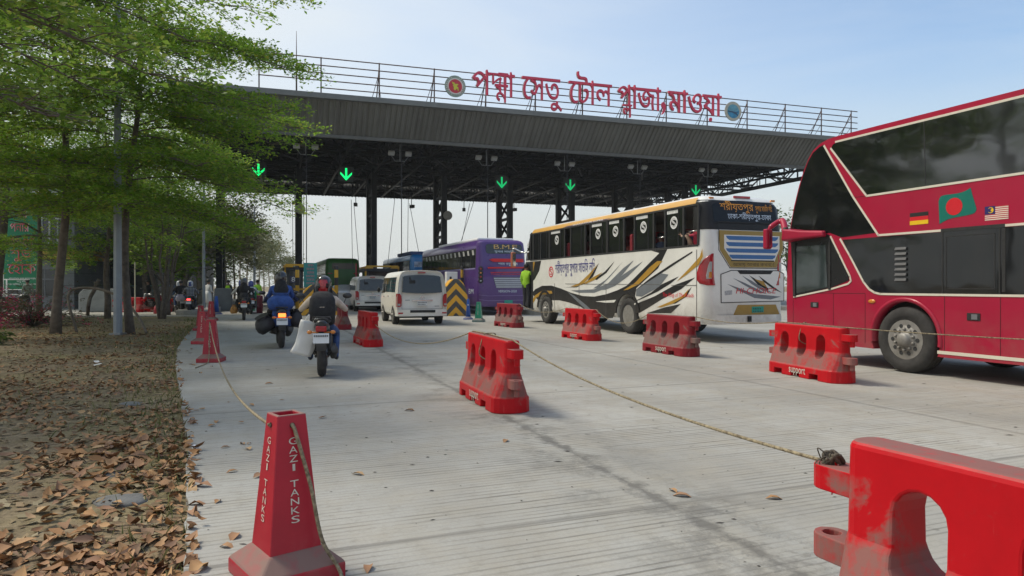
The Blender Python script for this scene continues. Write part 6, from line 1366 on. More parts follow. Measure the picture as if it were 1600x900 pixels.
# ---- motorbike prototype (rear wheel touches the ground at the origin, front towards +y)
M_BIKE = pm('bike_black', (.02, .02, .022), .35, 0, .15, 6, coat=.3); M_ENG = pm('engine_metal', (.09, .088, .085), .5, .6, .3, 9, .2, 30, .5, (.13, .11, .09), (0, .5)); M_SEAT = pm('seat_black', (.02, .02, .02), .7)
def moto(lb, paint=None, lamp=None):
    o = thing('motorbike', lb, 'motorbike', (0, 0, 0), 0, 'motorbikes in the lane')
    for y in (0, 1.3):
        m = MB(); ry = Matrix.Translation((0, y, .31)) @ Matrix.Rotation(R(90), 4, 'Y'); wd = .065 if y == 0 else .05
        m.lathe([(.215, -wd * .8), (.25, -wd), (.285, -wd * .85), (.304, -wd * .45), (.31, 0), (.304, wd * .45), (.285, wd * .85), (.25, wd), (.215, wd * .8)], 32, 0, ry); t = m.build('wheel', M_TYRE, o)
        m = MB(); m.lathe([(.222, -wd * .7), (.2, -wd * .6), (.195, 0), (.2, wd * .6), (.222, wd * .7)], 32, 0, ry, True, False); m.lathe([(.05, -.07), (.05, .07)], 14, 0, ry)
        for i in range(6):
            a = i * math.pi / 3; m.tube([(0, y + .04 * math.cos(a), .31 + .04 * math.sin(a)), (0, y + .2 * math.cos(a), .31 + .2 * math.sin(a))], .016, 6)
        m.build('rim', M_RIMD, t)
        m = MB(); m.lathe([(.13, .075), (.13, .08)], 24, 0, ry); m.build('brake_disc', M_CHROME, t)
    m = MB()
    for g in (-1, 1): m.tube([(g * .09, 0, .31), (g * .1, .5, .36)], .022, 6); m.tube([(g * .11, .02, .36), (g * .12, .2, .68)], .03, 8); m.tube([(g * .08, .5, .4), (g * .1, .1, .74), (g * .08, -.18, .8)], .018, 6)
    m.tube([(0, .5, .36), (0, .95, .3), (0, 1.02, .85)], .03, 8); m.build('frame', M_ENG, o)
    m = MB(); m.box((0, .68, .43), (.3, .36, .3)); m.tube([(-.2, .6, .38), (.2, .6, .38)], .09, 12); m.box((0, .78, .62), (.22, .2, .16)); m.build('engine', M_ENG, o, bev=.02)
    m = MB()
    for g in (-1, 1): m.tube([(g * .1, 1.3, .31), (g * .1, 1.08, .98)], .026, 8)
    m.build('fork', M_CHROME, o)
    m = MB(); m.loft([[(a * math.cos(R(q)), y, z + b * math.sin(R(q))) for q in range(0, 360, 24)] for y, z, a, b in ((.52, .82, .06, .05), (.62, .86, .13, .1), (.8, .9, .16, .13), (.95, .9, .14, .11), (1.03, .9, .07, .06))], 0, True); m.build('tank', paint or M_BIKE, o)
    m = MB(); m.loft([[(a * math.cos(R(q)), y, z + b * math.sin(R(q))) for q in range(0, 360, 24)] for y, z, a, b in ((-.25, .88, .06, .03), (-.15, .87, .12, .045), (.1, .85, .135, .05), (.3, .82, .13, .05), (.55, .8, .1, .045))], 0, True); m.build('seat', M_SEAT, o)
    m = MB(); m.loft([[(a * math.cos(R(q)), y, z + b * math.sin(R(q))) for q in range(0, 360, 24)] for y, z, a, b in ((-.34, .82, .05, .04), (-.3, .82, .09, .07), (-.1, .78, .12, .08), (.35, .68, .12, .09))], 0, True); m.build('tail_cowl', paint or M_BIKE, o)
    m = MB(); m.tube([(-.13, -.02, .9), (-.12, -.27, .93), (.12, -.27, .93), (.13, -.02, .9)], .014, 6); m.build('grab_rail', M_ENG, o)
    m = MB(); m.loft([[(x, y, z) for x in (-.075, -.04, .04, .075)] for y, z in ((-.28, .76), (-.33, .62), (-.345, .5), (-.34, .42))], 0, True, False, False); m.loft([[(x * .07, .0 - .345 * math.cos(R(a)), .31 + .345 * math.sin(R(a))) for x in (-1, -.6, .6, 1)] for a in range(35, 120, 12)], 0, True, False, False); m.build('rear_mudguard', M_BIKE, o, fix=False)
    m = MB(); m.box((0, -.335, .755), (.16, .05, .085)); m.build('tail_lamp', lamp or M_TAIL, o, bev=.015)
    m = MB(); m.box((0, -.375, .615), (.235, .012, .15), rot=Matrix.Rotation(R(-12), 4, 'X')); pl = m.build('number_plate', M_PLATE, o); m = MB()
    for j, (dz, n) in enumerate(((.038, 8), (-.034, 6))):
        for i in range(n): m.box((-.093 + i * (.0265 if n == 8 else .036), -.383 - dz * .21, .615 + dz), (.016, .004, .036 if j else .026))
    m.build('plate_marks', M_INK, pl)
    for g in (-1, 1):
        m = MB(); m.tube([(g * .04, -.31, .70), (g * .15, -.31, .705)], .01, 6); m.ball((g * .17, -.315, .705), .032, 0, 10, 6, (1.3, .7, .9)); m.build('indicator', M_AMBER, o)
        m = MB(); m.tube([(g * .3, .98, 1.05), (g * .36, .95, 1.2)], .008, 6); m.ball((g * .38, .95, 1.24), .06, 0, 12, 8, (1.3, .35, .8)); m.build('mirror', M_BIKE, o)
        m = MB(); m.tube([(g * .1, .45, .33), (g * .24, .43, .33)], .016, 6); m.tube([(g * .1, .12, .4), (g * .24, .12, .4)], .016, 6); m.build('footrest', M_ENG, o)
    m = MB(); m.tube([(.1, .75, .3), (.15, .4, .26), (.17, .2, .3), (.19, -.05, .4), (.19, -.2, .44)], [.025, .03, .05, .06, .055], 10); m.tube([(.19, -.2, .44), (.19, -.215, .445)], .035, 10); m.build('exhaust', M_ENG, o)
    m = MB(); m.tube(spline([(-.36, .92, 1.02), (-.22, .98, 1.05), (-.08, 1.02, .98), (.08, 1.02, .98), (.22, .98, 1.05), (.36, .92, 1.02)], 5), .014, 8); hb_ = m.build('handlebar', M_ENG, o); m = MB(); m.tube([(-.38, .91, 1.018), (-.25, .965, 1.04)], .02, 8); m.tube([(.38, .91, 1.018), (.25, .965, 1.04)], .02, 8); m.build('grip', M_RUB, hb_)
    m = MB(); m.ball((0, 1.15, .92), .1, 0, 14, 8, (1.1, .8, 1)); m.build('headlamp', M_CLEAR, o)
    m = MB(); m.loft([[(x * .06, 1.3 + .345 * math.cos(R(a)), .31 + .345 * math.sin(R(a))) for x in (-1, -.6, .6, 1)] for a in range(40, 150, 12)], 0, True, False, False); m.build('front_mudguard', M_BIKE, o, fix=False)
    return o
RA = R(21)
def at_bike(g, rz, x, y, z=0): return g + Vector((x * math.cos(rz) - y * math.sin(rz), x * math.sin(rz) + y * math.cos(rz), z))
M_CREAMS = cloth('shirt_cream', (.60, .50, .40)); M_JEANS = cloth('jeans_blue', (.045, .085, .20), .3); M_DKTR = cloth('trousers_dark', (.03, .03, .035)); M_BLUEJ = cloth('jacket_blue', (.03, .08, .27), .25); M_NAVYJ = cloth('jacket_navy', (.025, .035, .09)); M_BLKC = cloth('cloth_black', (.014, .014, .016)); M_WHC = cloth('cloth_white', (.62, .62, .62), .06); M_CHK = None
M_HELB = pm('helmet_black', (.018, .018, .02), .2, 0, .1, 4, coat=.6); M_HELR = pm('helmet_red', (.45, .012, .02), .25, 0, .1, 4, coat=.5); M_HELBL = pm('helmet_blue', (.04, .07, .30), .25, 0, .2, 5, coat=.5); M_HELW = pm('helmet_white', (.6, .62, .68), .25, 0, .1, 4)
M_HIVIS = cloth('vest_lime', (.34, .62, .03), .1); M_REFL = pm('reflective_silver', (.6, .6, .58), .35)
# nearest rider
b1 = moto('black motorbike ridden by the man in a cream shirt, white plate and exhaust at right'); g1 = G(503, 588); b1.location = g1; b1.rotation_euler.z = R(13)
hp = Vector((0, .02, 0))
r1 = person('motorbike rider in cream shirt and blue jeans wearing a red and black helmet', joints('ride', lean=.14, hb=(.34, .50, 1.03), seat=.70), [M_SKIN, M_CREAMS, M_JEANS, M_SHOE, M_SKIN], at_bike(g1, R(13), 0, .42), R(13), helmet=(M_HELB, M_HELR), group='people on motorbikes')
def backpack(lb, loc, rz, k=1.0, mt=None, z0=1.02):
    mt = mt or pm('pack_black', (.016, .016, .018), .75, 0, .2, 8, .2, 30); o = thing('backpack', lb, 'backpack', loc, rz)
    m = MB(); m.loft([[(a * math.copysign(abs(math.cos(R(q))) ** .5, math.cos(R(q))) * k, -.03 - b + b * math.copysign(abs(math.sin(R(q))) ** .6, math.sin(R(q))) * k, z0 + z * k) for q in range(0, 360, 18)] for z, a, b in ((-.20, .10, .05), (-.18, .155, .085), (0, .17, .10), (.14, .16, .09), (.22, .12, .06), (.245, .05, .03))], 0, True); m.build('bag', mt, o)
    m = MB(); m.loft([[(x * .12 * k, -.235 + (.012 if abs(x) > .8 else 0), z0 + z * k) for x in (-1, -.8, 0, .8, 1)] for z in (-.15, -.14, .0, .02)], 0, True, False, False); m.build('front_pocket', mt, o, fix=False)
    for g in (-1, 1): m = MB(); m.tube(spline([(g * .09, -.03, z0 + .2 * k), (g * .115, .06, z0 + .30 * k), (g * .13, .17, z0 + .23 * k), (g * .14, .17, z0 + .05)], 5), [.022] * 16, 8); m.build('strap', mt, o)
    m = MB(); m.box((0, -.243, z0 + .05), (.07, .005, .008)); m.build('zip', M_CHROME, o)
    return o
backpack('black backpack on the back of the cream shirted rider', at_bike(g1, R(13), 0, .42 - .10), R(13), 1.22, None, 1.02)
def soft_bag(nm, lb, cat, c, s, mt, rz=0, seed=1, top=.6):
    m = MB(); rings = []
    for i in range(9):
        t = i / 8; a = math.sin(math.pi * min(1, .12 + t * .95)) ** .35 if t < .9 else .75
        rings.append([(s[0] * (a * (1 - (1 - top) * t)) * math.copysign(abs(math.cos(R(q))) ** .6, math.cos(R(q))), s[1] * a * math.copysign(abs(math.sin(R(q))) ** .6, math.sin(R(q))), s[2] * (t - .5) * 2) for q in range(0, 360, 15)])
    m.loft(rings, 0, True); m.V = [tuple(Vector(v) * (1 + .09 * mnoise.noise(Vector(v) * 9 + Vector((seed * 7, 0, 0))))) for v in m.V]
    o = m.build(nm, mt, None, c, rz); return tag(o, lb, cat)
m = MB(); rings = []
for i in range(13):
    t = i / 12; k = 1 - .16 * t ** 2; sw = .10 * (1 - t)
    rings.append([(.158 * k * math.copysign(abs(math.cos(R(q))) ** .35, math.cos(R(q))) + .02 * math.sin(t * 5), (.085 * (1 - .55 * t)) * math.copysign(abs(math.sin(R(q))) ** .45, math.sin(R(q))), (t - .5) * .52) for q in range(0, 360, 9)])
m.loft(rings, 0, True)
m.V = [(x + .022 * mnoise.noise(Vector((x * 11, y * 9, z * 6))), y + .03 * mnoise.noise(Vector((x * 14 + 5, z * 5, 2))), z + .02 * mnoise.noise(Vector((x * 9, 3, z * 9)))) for x, y, z in m.V]
for dx in (-.06, .06): m.tube(spline([(dx - .03, 0, .25), (dx, 0, .36), (dx + .03, 0, .25)], 4), .008, 6)
sb_ = tag(m.build('carrier_bag', pm('plastic_white', (.74, .72, .67), .45, 0, .06, 5, .6, 11), None, at_bike(g1, R(13), -.24, -.02, .60)), 'white crumpled carrier bag hanging from the left of the nearest motorbike', 'bag')
sb_.rotation_euler = (R(4), R(17), R(24))
# second motorbike: two riders and luggage
b2_ = moto('loaded motorbike with lit tail lamp carrying the rider pair in blue', None, pm('tail_orange_lit', (1, .16, .03), .3, 0, 0, 1, emit=2.5)); g2 = G(439.5, 544); b2_.location = g2; b2_.rotation_euler.z = RA
person('pillion passenger in bulky blue jacket with black headscarf and black helmet', joints('pillion', lean=.10, seat=.87), [M_SKIN, M_BLUEJ, M_BLKC, M_SHOE, M_SKIN], at_bike(g2, RA, 0, .05), RA, helmet=(M_HELB, None), scarf=M_BLKC, vest=None, skirt=M_BLUEJ, group='people on motorbikes')
person('motorbike driver in navy jacket mostly hidden behind the pillion passenger in blue', joints('ride', lean=.12, hb=(.34, .46, 1.05)), [M_SKIN, M_NAVYJ, M_DKTR, M_SHOE, M_SKIN], at_bike(g2, RA, .03, .50), RA, helmet=(M_HELB, None), group='people on motorbikes')
M_DUF = pm('duffel_black', (.02, .02, .022), .6, 0, .3, 7, .4, 18)
q = soft_bag('duffel_bag', 'black duffel bag hung on the left of the loaded motorbike', 'bag', at_bike(g2, RA, -.36, .1, .56), (.22, .30, .18), M_DUF, RA, 4, .9); q.rotation_euler = (R(8), R(-24), RA)
q = soft_bag('duffel_bag', 'black pannier bag with yellow edge on the right of the loaded motorbike', 'bag', at_bike(g2, RA, .33, .25, .66), (.15, .26, .2), M_DUF, RA, 9, .9); q.rotation_euler = (0, R(14), RA)
jk = soft_bag('jacket_bundle', 'bulky blue jacket bundle wrapped round the waist of the pillion passenger', 'jacket', at_bike(g2, RA, -.02, .0, 1.06), (.31, .24, .19), M_BLUEJ, RA, 12, .8)
# third motorbike with a pillion in black, orange bag
g3 = G(381, 500.5); b3 = moto('motorbike with white plate carrying a figure all in black'); b3.location = g3; b3.rotation_euler.z = RA
person('pillion passenger all in black with long scarf and grey black helmet', joints('pillion', lean=.08, seat=.87), [M_SKIN, M_BLKC, M_BLKC, M_SHOE, M_SKIN], at_bike(g3, RA, 0, .05), RA, helmet=(pm('helmet_grey', (.07, .075, .085), .3, 0, .1, coat=.4), None), scarf=M_BLKC, skirt=M_BLKC, group='people on motorbikes')
person('motorbike driver in pale sleeves mostly hidden behind the figure in black', joints('ride', lean=.12, hb=(.38, .46, 1.05)), [M_SKIN, M_WHC, M_DKTR, M_SHOE, M_SKIN], at_bike(g3, RA, -.08, .5), RA, helmet=(M_HELBL, None), vest=(M_BLKC, M_BLKC), group='people on motorbikes')
q = soft_bag('cloth_bag', 'orange patterned bag hanging low beside the third motorbike', 'bag', at_bike(g3, RA, -.38, .1, .46), (.16, .13, .18), pm('bag_orange', (.42, .2, .05), .7, 0, .5, 9), RA, 6, .7)
g4 = G(366, 495); b4 = copy_tree(b3, None, g4 + Vector((-.35, 3.0, 0)), RA + .1, 'dark motorbike in front of the grey block, ridden by the blue helmeted rider')
person('motorbike rider with blue helmet, black vest and white sleeves', joints('ride', lean=.1), [M_SKIN, M_WHC, M_DKTR, M_SHOE, M_SKIN], at_bike(g4 + Vector((-.35, 3.0, 0)), RA, 0, .35), RA, helmet=(M_HELBL, None), vest=(M_BLKC, M_BLKC), group='people on motorbikes')
# parked pair by the trees
ga = G(283, 490.5); ba_ = copy_tree(b3, None, ga, RA + .25, 'motorbike with white plate carrying two people in black jackets by the shrub')
person('rider in black jacket and jeans seen from behind, bare headed, beside the shrub', joints('pillion', lean=.05, seat=.87), [M_SKIN, M_BLKC, M_JEANS, M_SHOEW, M_SKIN], at_bike(ga, RA, 0, .05), RA + .2, group='people on motorbikes')
person('driver in black jacket with white helmet in front of the bare headed rider', joints('ride', lean=.1), [M_SKIN, M_BLKC, M_DKTR, M_SHOE, M_SKIN], at_bike(ga, RA, -.12, .55), RA + .2, helmet=(M_HELW, None), group='people on motorbikes')
q = soft_bag('white_bag', 'small white and mauve bag on the tail of the motorbike by the shrub', 'bag', at_bike(ga, RA, -.02, -.3, .82), (.22, .1, .17), pm('bag_mauve', (.55, .5, .6), .6, 0, .2, 9), RA, 2, .9)
gb_ = G(296, 492); bb_ = moto('motorbike with lit red tail lamp ridden by the man in a checked shirt', None, M_TAILON); bb_.location = gb_; bb_.rotation_euler.z = RA - .05
def mat_check():
    t = NT('shirt_check'); o = t.n('TexCoord').outputs['Object']; s = t.n('SeparateXYZ', {0: o})
    a = t.math('GREATER_THAN', t.math('FRACT', t.math('MULTIPLY', t.math('ADD', s.outputs[0], 5), 15)), .6); b = t.math('GREATER_THAN', t.math('FRACT', t.math('MULTIPLY', s.outputs[2], 15)), .6)
    c = t.mix(t.math('MAXIMUM', a, b), (.42, .42, .44, 1), (.05, .055, .08, 1)); return t.done(t.n('BsdfPrincipled', {'Base Color': c, 'Roughness': .85}))
person('motorbike rider in black and white checked shirt with pale blue helmet', joints('ride', lean=.1), [M_SKIN, mat_check(), M_DKTR, M_SHOE, M_SKIN], at_bike(gb_, RA, 0, .35), RA - .05, helmet=(M_HELW, M_HELBL), group='people on motorbikes')
for px, py, rz, lb in ((222, 490, 1.2, 'dark parked motorbike behind the orange barrier on the side lot'), (240, 489, .9, 'dark parked motorbike beside the red round cone'), (272, 489, .3, 'dark motorbike half hidden behind the multi stem shrub')):
    g = G(px, py); copy_tree(b3, None, g + Vector((0, 2.0, 0)), rz, lb)
person('man in dark clothes standing among the parked motorbikes on the side lot', joints('stand'), [M_SKIN, M_BLKC, M_DKTR, M_SHOE, M_SKIN], ((232 - 800) / FP * 41, 41, 0), R(100), group='people standing at the plaza')
person('man in blue shirt standing behind the parked motorbikes near the shrub', joints('stand'), [M_SKIN, cloth('shirt_azure', (.12, .2, .34)), M_DKTR, M_SHOE, M_SKIN], ((268 - 800) / FP * 42, 42, 0), R(-120), group='people standing at the plaza')
# far rider with a backpack, standing people
gf_ = G(419, 494); bf_ = copy_tree(b3, None, gf_ + Vector((0, 2.5, 0)), RA, 'distant motorbike ridden by the person with a dark backpack')
person('distant motorbike rider in pale shirt with black helmet and dark backpack', joints('ride', lean=.1, hb=(.36, .5, 1.05)), [M_SKIN, cloth('shirt_pale', (.45, .47, .36)), M_DKTR, M_SHOE, M_SKIN], at_bike(gf_ + Vector((0, 2.5, 0)), RA, 0, .35), RA, helmet=(M_HELB, None), group='people on motorbikes')
backpack('dark grey backpack on the distant rider in a pale shirt', at_bike(gf_ + Vector((0, 2.5, 0)), RA, 0, .27), RA, 1.1, pm('pack_grey', (.04, .045, .05), .8), 1.1)
P_ = (( .16, .30), )
fold = {}
for s_, g_ in (('l', -1), ('r', 1)): fold[s_ + 'elb'] = ((g_ * .25, .02, 1.12), .047); fold[s_ + 'wri'] = ((g_ * .08, .24, 1.08), .033); fold[s_ + 'hand'] = ((g_ * .02, .28, 1.07), .036)
person('standing man in long white shirt with hands folded before the grey block', joints('stand', arms=fold), [M_SKIN, M_WHC, M_WHC, M_SHOE, M_SKIN], (((325.5 - 800) / FP * 38.0), 38.0, 0), R(-30), skirt=M_WHC, group='people standing at the plaza')
person('attendant in lime vest standing by the grey block beside the column', joints('stand'), [M_SKIN, M_DKTR, M_DKTR, M_SHOE, M_SKIN], ((357.0 - 800) / FP * 40.5, 40.5, 0), R(160), vest=(M_HIVIS, M_REFL), group='people standing at the plaza')
person('attendant in lime vest among the far riders next to the green board', joints('stand'), [M_SKIN, M_HIVIS, M_DKTR, M_SHOE, M_SKIN], ((402.5 - 800) / FP * 39, 39, 0), R(60), vest=(M_HIVIS, M_REFL), group='people standing at the plaza')
m = MB(); m.lathe([(.26, 0), (.28, .3), (.28, .33), (.27, .6), (.28, .63), (.27, .9), (.24, .92)], 20); tag(m.build('drum', pm('drum_maroon', (.17, .02, .03), .6, 0, .2), loc=((402 - 800) / FP * 36.5, 36.5, 0)), 'dull maroon drum standing before the attendant in lime vest', 'drum')
person('man in grey green shirt and cap walking past the green banner', joints('walk'), [M_SKIN, cloth('shirt_sage', (.16, .19, .15)), M_DKTR, M_SHOE, M_SKIN], ((43 - 800) / FP * 38, 38, 0), R(60), cap=M_BLKC, group='people standing at the plaza')
pp = WF.side(822.5, 447, -.14)
grip = {'relb': ((.28, .12, 1.25), .047), 'rwri': ((.26, .3, 1.4), .033), 'rhand': ((.25, .36, 1.45), .036)}
person('bus helper in lime top and dark trousers standing on the white bus step', joints('stand', arms=grip), [M_SKIN, M_HIVIS, M_DKTR, M_SHOE, M_SKIN], WF.o[0:2] and (WF.o[0] - .353 * 11.35 - .13 * .936, WF.o[1] + .936 * 11.35 - .13 * .353, .53), BA - R(60), hair=True)
pk = copy_tree(b3, None, G(6, 493), R(-70), 'dark parked motorbike at the left edge before the railing')
# passengers at the open windows of the white bus
def inbus(x, y, z=2.33): return Vector((WF.o[0] + WF.r[0] * x + WF.f[0] * y, WF.o[1] + WF.r[1] * x + WF.f[1] * y, z))
cl = {'lelb': ((-.30, .12, .62 + .05), .045), 'lwri': ((-.16, .24, .66), .033), 'lhand': ((-.12, .25, .73), .036)}
stnd = {}; dn_ = {}
for s_, g_ in (('l', -1), ('r', 1)): dn_[s_ + 'elb'] = ((g_ * .2, .1, .30), .045); dn_[s_ + 'wri'] = ((g_ * .14, .28, .42), .033); dn_[s_ + 'hand'] = ((g_ * .13, .32, .48), .035)
for s_, g_ in (('l', -1), ('r', 1)): stnd[s_ + 'knee'] = ((g_ * .07, .0, -.32), .06); stnd[s_ + 'ank'] = ((g_ * .09, .0, -.72), .045); stnd[s_ + 'toe'] = ((g_ * .07, .04, -.76), .036)
for x, y, mt_, sc, lb in ((.16, .98, cloth('sari_beige', (.5, .36, .26)), M_HELBL and cloth('scarf_slate', (.08, .09, .16)), 'passenger with slate headscarf at the rearmost open bus window'), (.18, .66, cloth('shirt_crimson', (.35, .02, .05)), cloth('scarf_red', (.38, .015, .04)), 'passenger in red headscarf beside the rearmost open bus window'),
                          (.16, 2.28, cloth('shirt_denim', (.10, .13, .2)), None, 'passenger in grey blue shirt at the second open bus window'), (.17, 3.85, cloth('shirt_rust', (.30, .07, .05)), None, 'passenger in rust shirt at the third open bus window'), (.17, 6.5, cloth('shirt_rose', (.35, .16, .14)), None, 'passenger in rose shirt at the middle of the bus')):
    person(lb, joints('sit', lean=.04, seat=.05, arms={**(cl if sc else dn_), **stnd}), [M_SKIN, mt_, M_DKTR, M_SHOE, M_SKIN], inbus(x + (.16 if sc else .2), y + (0 if sc else .14), 2.02), BA + R(55 if sc else 5), hair=not sc, scarf=sc, group='passengers inside the white bus')
# ------------------------------------------------------------------ trees and plants
rnd.seed(21)
M_BARK = pm('bark', (.13, .105, .085), .95, 0, .35, 7, .8, 22); M_BARKP = pm('bark_pale', (.30, .245, .18), .9, 0, .3, 5, .5, 20)
M_LEAF = leaf_mat('leaf_green', [(.10, .22, .012), (.16, .31, .02), (.22, .38, .03), (.12, .25, .015), (.33, .46, .05), (.13, .27, .02), (.42, .40, .05)], .6)
M_LEAF2 = leaf_mat('leaf_broad', [(.07, .15, .015), (.12, .23, .025), (.18, .28, .03), (.09, .17, .02), (.28, .33, .05)], .5)
M_LEAF3 = leaf_mat('leaf_olive', [(.075, .105, .035), (.115, .14, .05), (.15, .16, .062), (.2, .18, .085)], .4)
M_LEAFD = leaf_mat('leaf_dark', [(.045, .085, .02), (.07, .115, .025), (.10, .145, .032)], .35)
def leaves(V, F, c, n, L, spread, up=.8, flat=.35):
    """a rosette of n leaves about c"""
    for i in range(n):
        a = U(0, 6.283); el = U(-.5, up); d = Vector((math.cos(a) * math.cos(el), math.sin(a) * math.cos(el), math.sin(el)))
        s = d.cross(Vector((0, 0, 1))); s = s.normalized() if s.length > .05 else Vector((1, 0, 0)); tw = U(-.7, .7); nrm = s.cross(d); s = s * math.cos(tw) + nrm * math.sin(tw)
        l = L * (.5 + .95 * rnd.random() ** 1.3); b = c + d * U(0, spread) + Vector((U(-1, 1), U(-1, 1), U(-1, 1))) * spread * .35; w_ = l * U(.24, .36)
        o = len(V); V.extend([tuple(b), tuple(b + d * l * .55 + s * w_), tuple(b + d * l + Vector((0, 0, -l * .15))), tuple(b + d * l * .55 - s * w_)]); F.append((o, o + 1, o + 2, o + 3))
def crown_obj(o, V, F, mat, name='crown'):
    me = bpy.data.meshes.new(name); me.from_pydata(V, [], F); me.materials.append(mat); me.update()
    c = bpy.data.objects.new(name, me); COL.objects.link(c); c.parent = o; return c
def limb(m, pts, r0, r1, n=7):
    k = len(pts); m.tube(pts, [r0 + (r1 - r0) * (i / (k - 1)) ** .8 for i in range(k)], n)
def tiered(lb, loc, H, r, tiers, seed, lean=(0, 0), leafL=.10, step=.24, nl=6, sub=1.08, mat=None, dens=1.0, aim=None):
    """a tree with layered, nearly level branches; tiers: (height, reach, branches)"""
    rnd.seed(seed); o = thing('shade_tree', lb, 'tree', loc, 0, 'broad leaved shade trees on the lawn'); m = MB(); V, F = [], []
    def tp_(z): t = z / H; return Vector((lean[0] * t + .2 * math.sin(t * 7 + seed), lean[1] * t + .1 * math.cos(t * 6 + seed), z))
    m.tube([tp_(H * i / 14) for i in range(15)], [r * (1.25 if i == 0 else 1) * (1 - .85 * (i / 14) ** 1.2) for i in range(15)], 10)
    for z0, reach, nb in tiers:
        a0 = U(0, 6.28)
        for b in range(nb):
            a = a0 + 2 * math.pi * b / nb + U(-.25, .25); ln = reach * U(.75, 1.08); zz = z0 + U(-.35, .35)
            if aim and b == 0: a = aim + U(-.12, .12); ln = reach * 1.05
            p = tp_(zz); d = Vector((math.cos(a), math.sin(a), .32)); pts = [p]; nseg = 11; el = .32
            for i in range(nseg):
                el += (-.085 if i < 7 else -.03) + U(-.05, .05); a += U(-.1, .1); p = p + Vector((math.cos(a), math.sin(a), el)) * ln / nseg; pts.append(p)
            limb(m, pts, r * .26 * (ln / 7) ** .5, .01)
            for i in range(2, nseg + 1):
                for sg in (-1, 1):
                    if rnd.random() < .08: continue
                    sl_ = ln * (.34 * (1 - (i / nseg) ** 2 * .55) + .05) * sub * U(.7, 1.15); sa = a + sg * U(.5, 1.1) + U(-.2, .2)
                    if i == nseg: sa = a + sg * .25
                    q = pts[i] ; sp = [q]; ns = max(3, int(sl_ / step)); e2 = U(.0, .22)
                    for j in range(ns):
                        e2 -= .05 + U(0, .05); sa += U(-.22, .22); q = q + Vector((math.cos(sa), math.sin(sa), e2)) * sl_ / ns; sp.append(q)
                        for w_ in range(int(3.4 * dens + rnd.random())):
                            c = q + Vector((U(-.22, .22), U(-.22, .22), U(-.02, .16)))
                            leaves(V, F, c, nl, leafL, .10)
                            if rnd.random() < .3: leaves(V, F, c + Vector((U(-.15, .15), U(-.15, .15), -U(.05, .3))), nl - 1, leafL, .09)
                    limb(m, sp, .012, .004, 5)
    m.build('trunk', M_BARK, o); crown_obj(o, V, F, mat or M_LEAF); return o
def round_tree(lb, loc, H, r, cr, seed, mat, leafL=.2, n=5200, base=.35, pale=False, stems=1, gaps=.5, kind='tree', nm='tree', group=None, clumps=26, ex=(1, 1, 1)):
    rnd.seed(seed); o = thing(nm, lb, kind, loc, 0, group); m = MB(); V, F = [], []; cz = H * (1 + base) / 2; rz = H * (1 - base) / 2
    for s_ in range(stems):
        a = U(0, 6.28); sp_ = .0 if stems == 1 else U(.5, 1.0) * cr * .5; top_ = Vector((math.cos(a) * sp_ + U(-.3, .3) * (stems == 1), math.sin(a) * sp_, H * U(.78, .92)))
        pts = [Vector((math.cos(a) * .08 * (stems > 1), math.sin(a) * .08 * (stems > 1), -.05)).lerp(top_, (i / 9)) + Vector((.06 * math.sin(i * 1.3 + seed), .06 * math.cos(i * 1.1 + s_), 0)) * (i > 0) for i in range(10)]
        limb(m, pts, r, r * .22, 9)
        for b in range(6 if stems == 1 else 3):
            t = U(.42, .9); p = pts[int(t * 9)]; a2 = U(0, 6.28); e = p + Vector((math.cos(a2) * cr * .7, math.sin(a2) * cr * .7, U(.1, .5) * rz)); limb(m, [p, p.lerp(e, .5) + Vector((0, 0, .15)), e], r * .35, .012, 5)
    cs = []
    for i in range(clumps):
        a, u_, q = U(0, 6.28), U(-1, 1), rnd.random() ** .45; h = math.sqrt(1 - u_ * u_)
        cs.append((Vector((math.cos(a) * h * cr * q * ex[0], math.sin(a) * h * cr * q * ex[1], cz + u_ * rz * q * ex[2])), cr * U(.22, .42)))
    for i in range(n // 4):
        c, rr = cs[rnd.randrange(clumps)]; leaves(V, F, c + Vector((rnd.gauss(0, rr * gaps), rnd.gauss(0, rr * gaps), rnd.gauss(0, rr * gaps * .62))), 4, leafL, leafL * .8)
    m.build('trunk', M_BARKP if pale else M_BARK, o); crown_obj(o, V, F, mat); return o
g = G(205, 520); tiered('shade tree with slim trunk right behind the grey lamp post', (g.x, g.y, -.05), 12.5, .115, [(3.7, 3.8, 5), (4.8, 4.5, 6), (5.9, 4.7, 6), (7.1, 4.6, 6), (8.5, 5.0, 6), (9.9, 5.0, 6), (11.2, 3.6, 5)], 3, (.3, -.3), aim=-.42, dens=.95)
g = G(97, 519); tiered('shade tree with straight trunk between the flowering shrub and the lamp post', (g.x, g.y, -.05), 12, .14, [(4.0, 4.2, 5), (5.2, 5.2, 6), (6.5, 5.6, 6), (7.9, 5.6, 6), (9.4, 5.2, 6), (10.8, 4.2, 5)], 11, (-.3, .2), aim=-.5, dens=.9)
g = G(-1, 500); tiered('shade tree with thick dark trunk at the left edge beside the green banner', (g.x, g.y, -.05), 13, .25, [(3.2, 5.5, 4), (4.6, 6.5, 6), (6.2, 7.0, 6), (8.0, 7.0, 6), (10, 6.2, 6), (11.8, 4.6, 5)], 17, (0, 0), leafL=.1, dens=.85, aim=-.75)
tiered('near shade tree left of the frame whose branch ends hang in at upper left', (-9.6, 8.6, -.05), 10, .2, [(4.3, 3.3, 5), (5.2, 4.1, 6), (6.4, 4.0, 6), (7.8, 3.5, 5)], 29, (.2, 0), leafL=.11, dens=.5, mat=M_LEAF2, aim=.15)
tiered('shade tree leaning over the lane edge, its branch tips at the top of the frame', (-12.2, 14.2, -.05), 12, .18, [(7.0, 4.6, 5), (8.1, 5.6, 6), (9.4, 5.2, 6), (10.6, 4.0, 5)], 37, (.4, .4), dens=.65, aim=.15)
G_BG = 'background trees beyond the lawn'
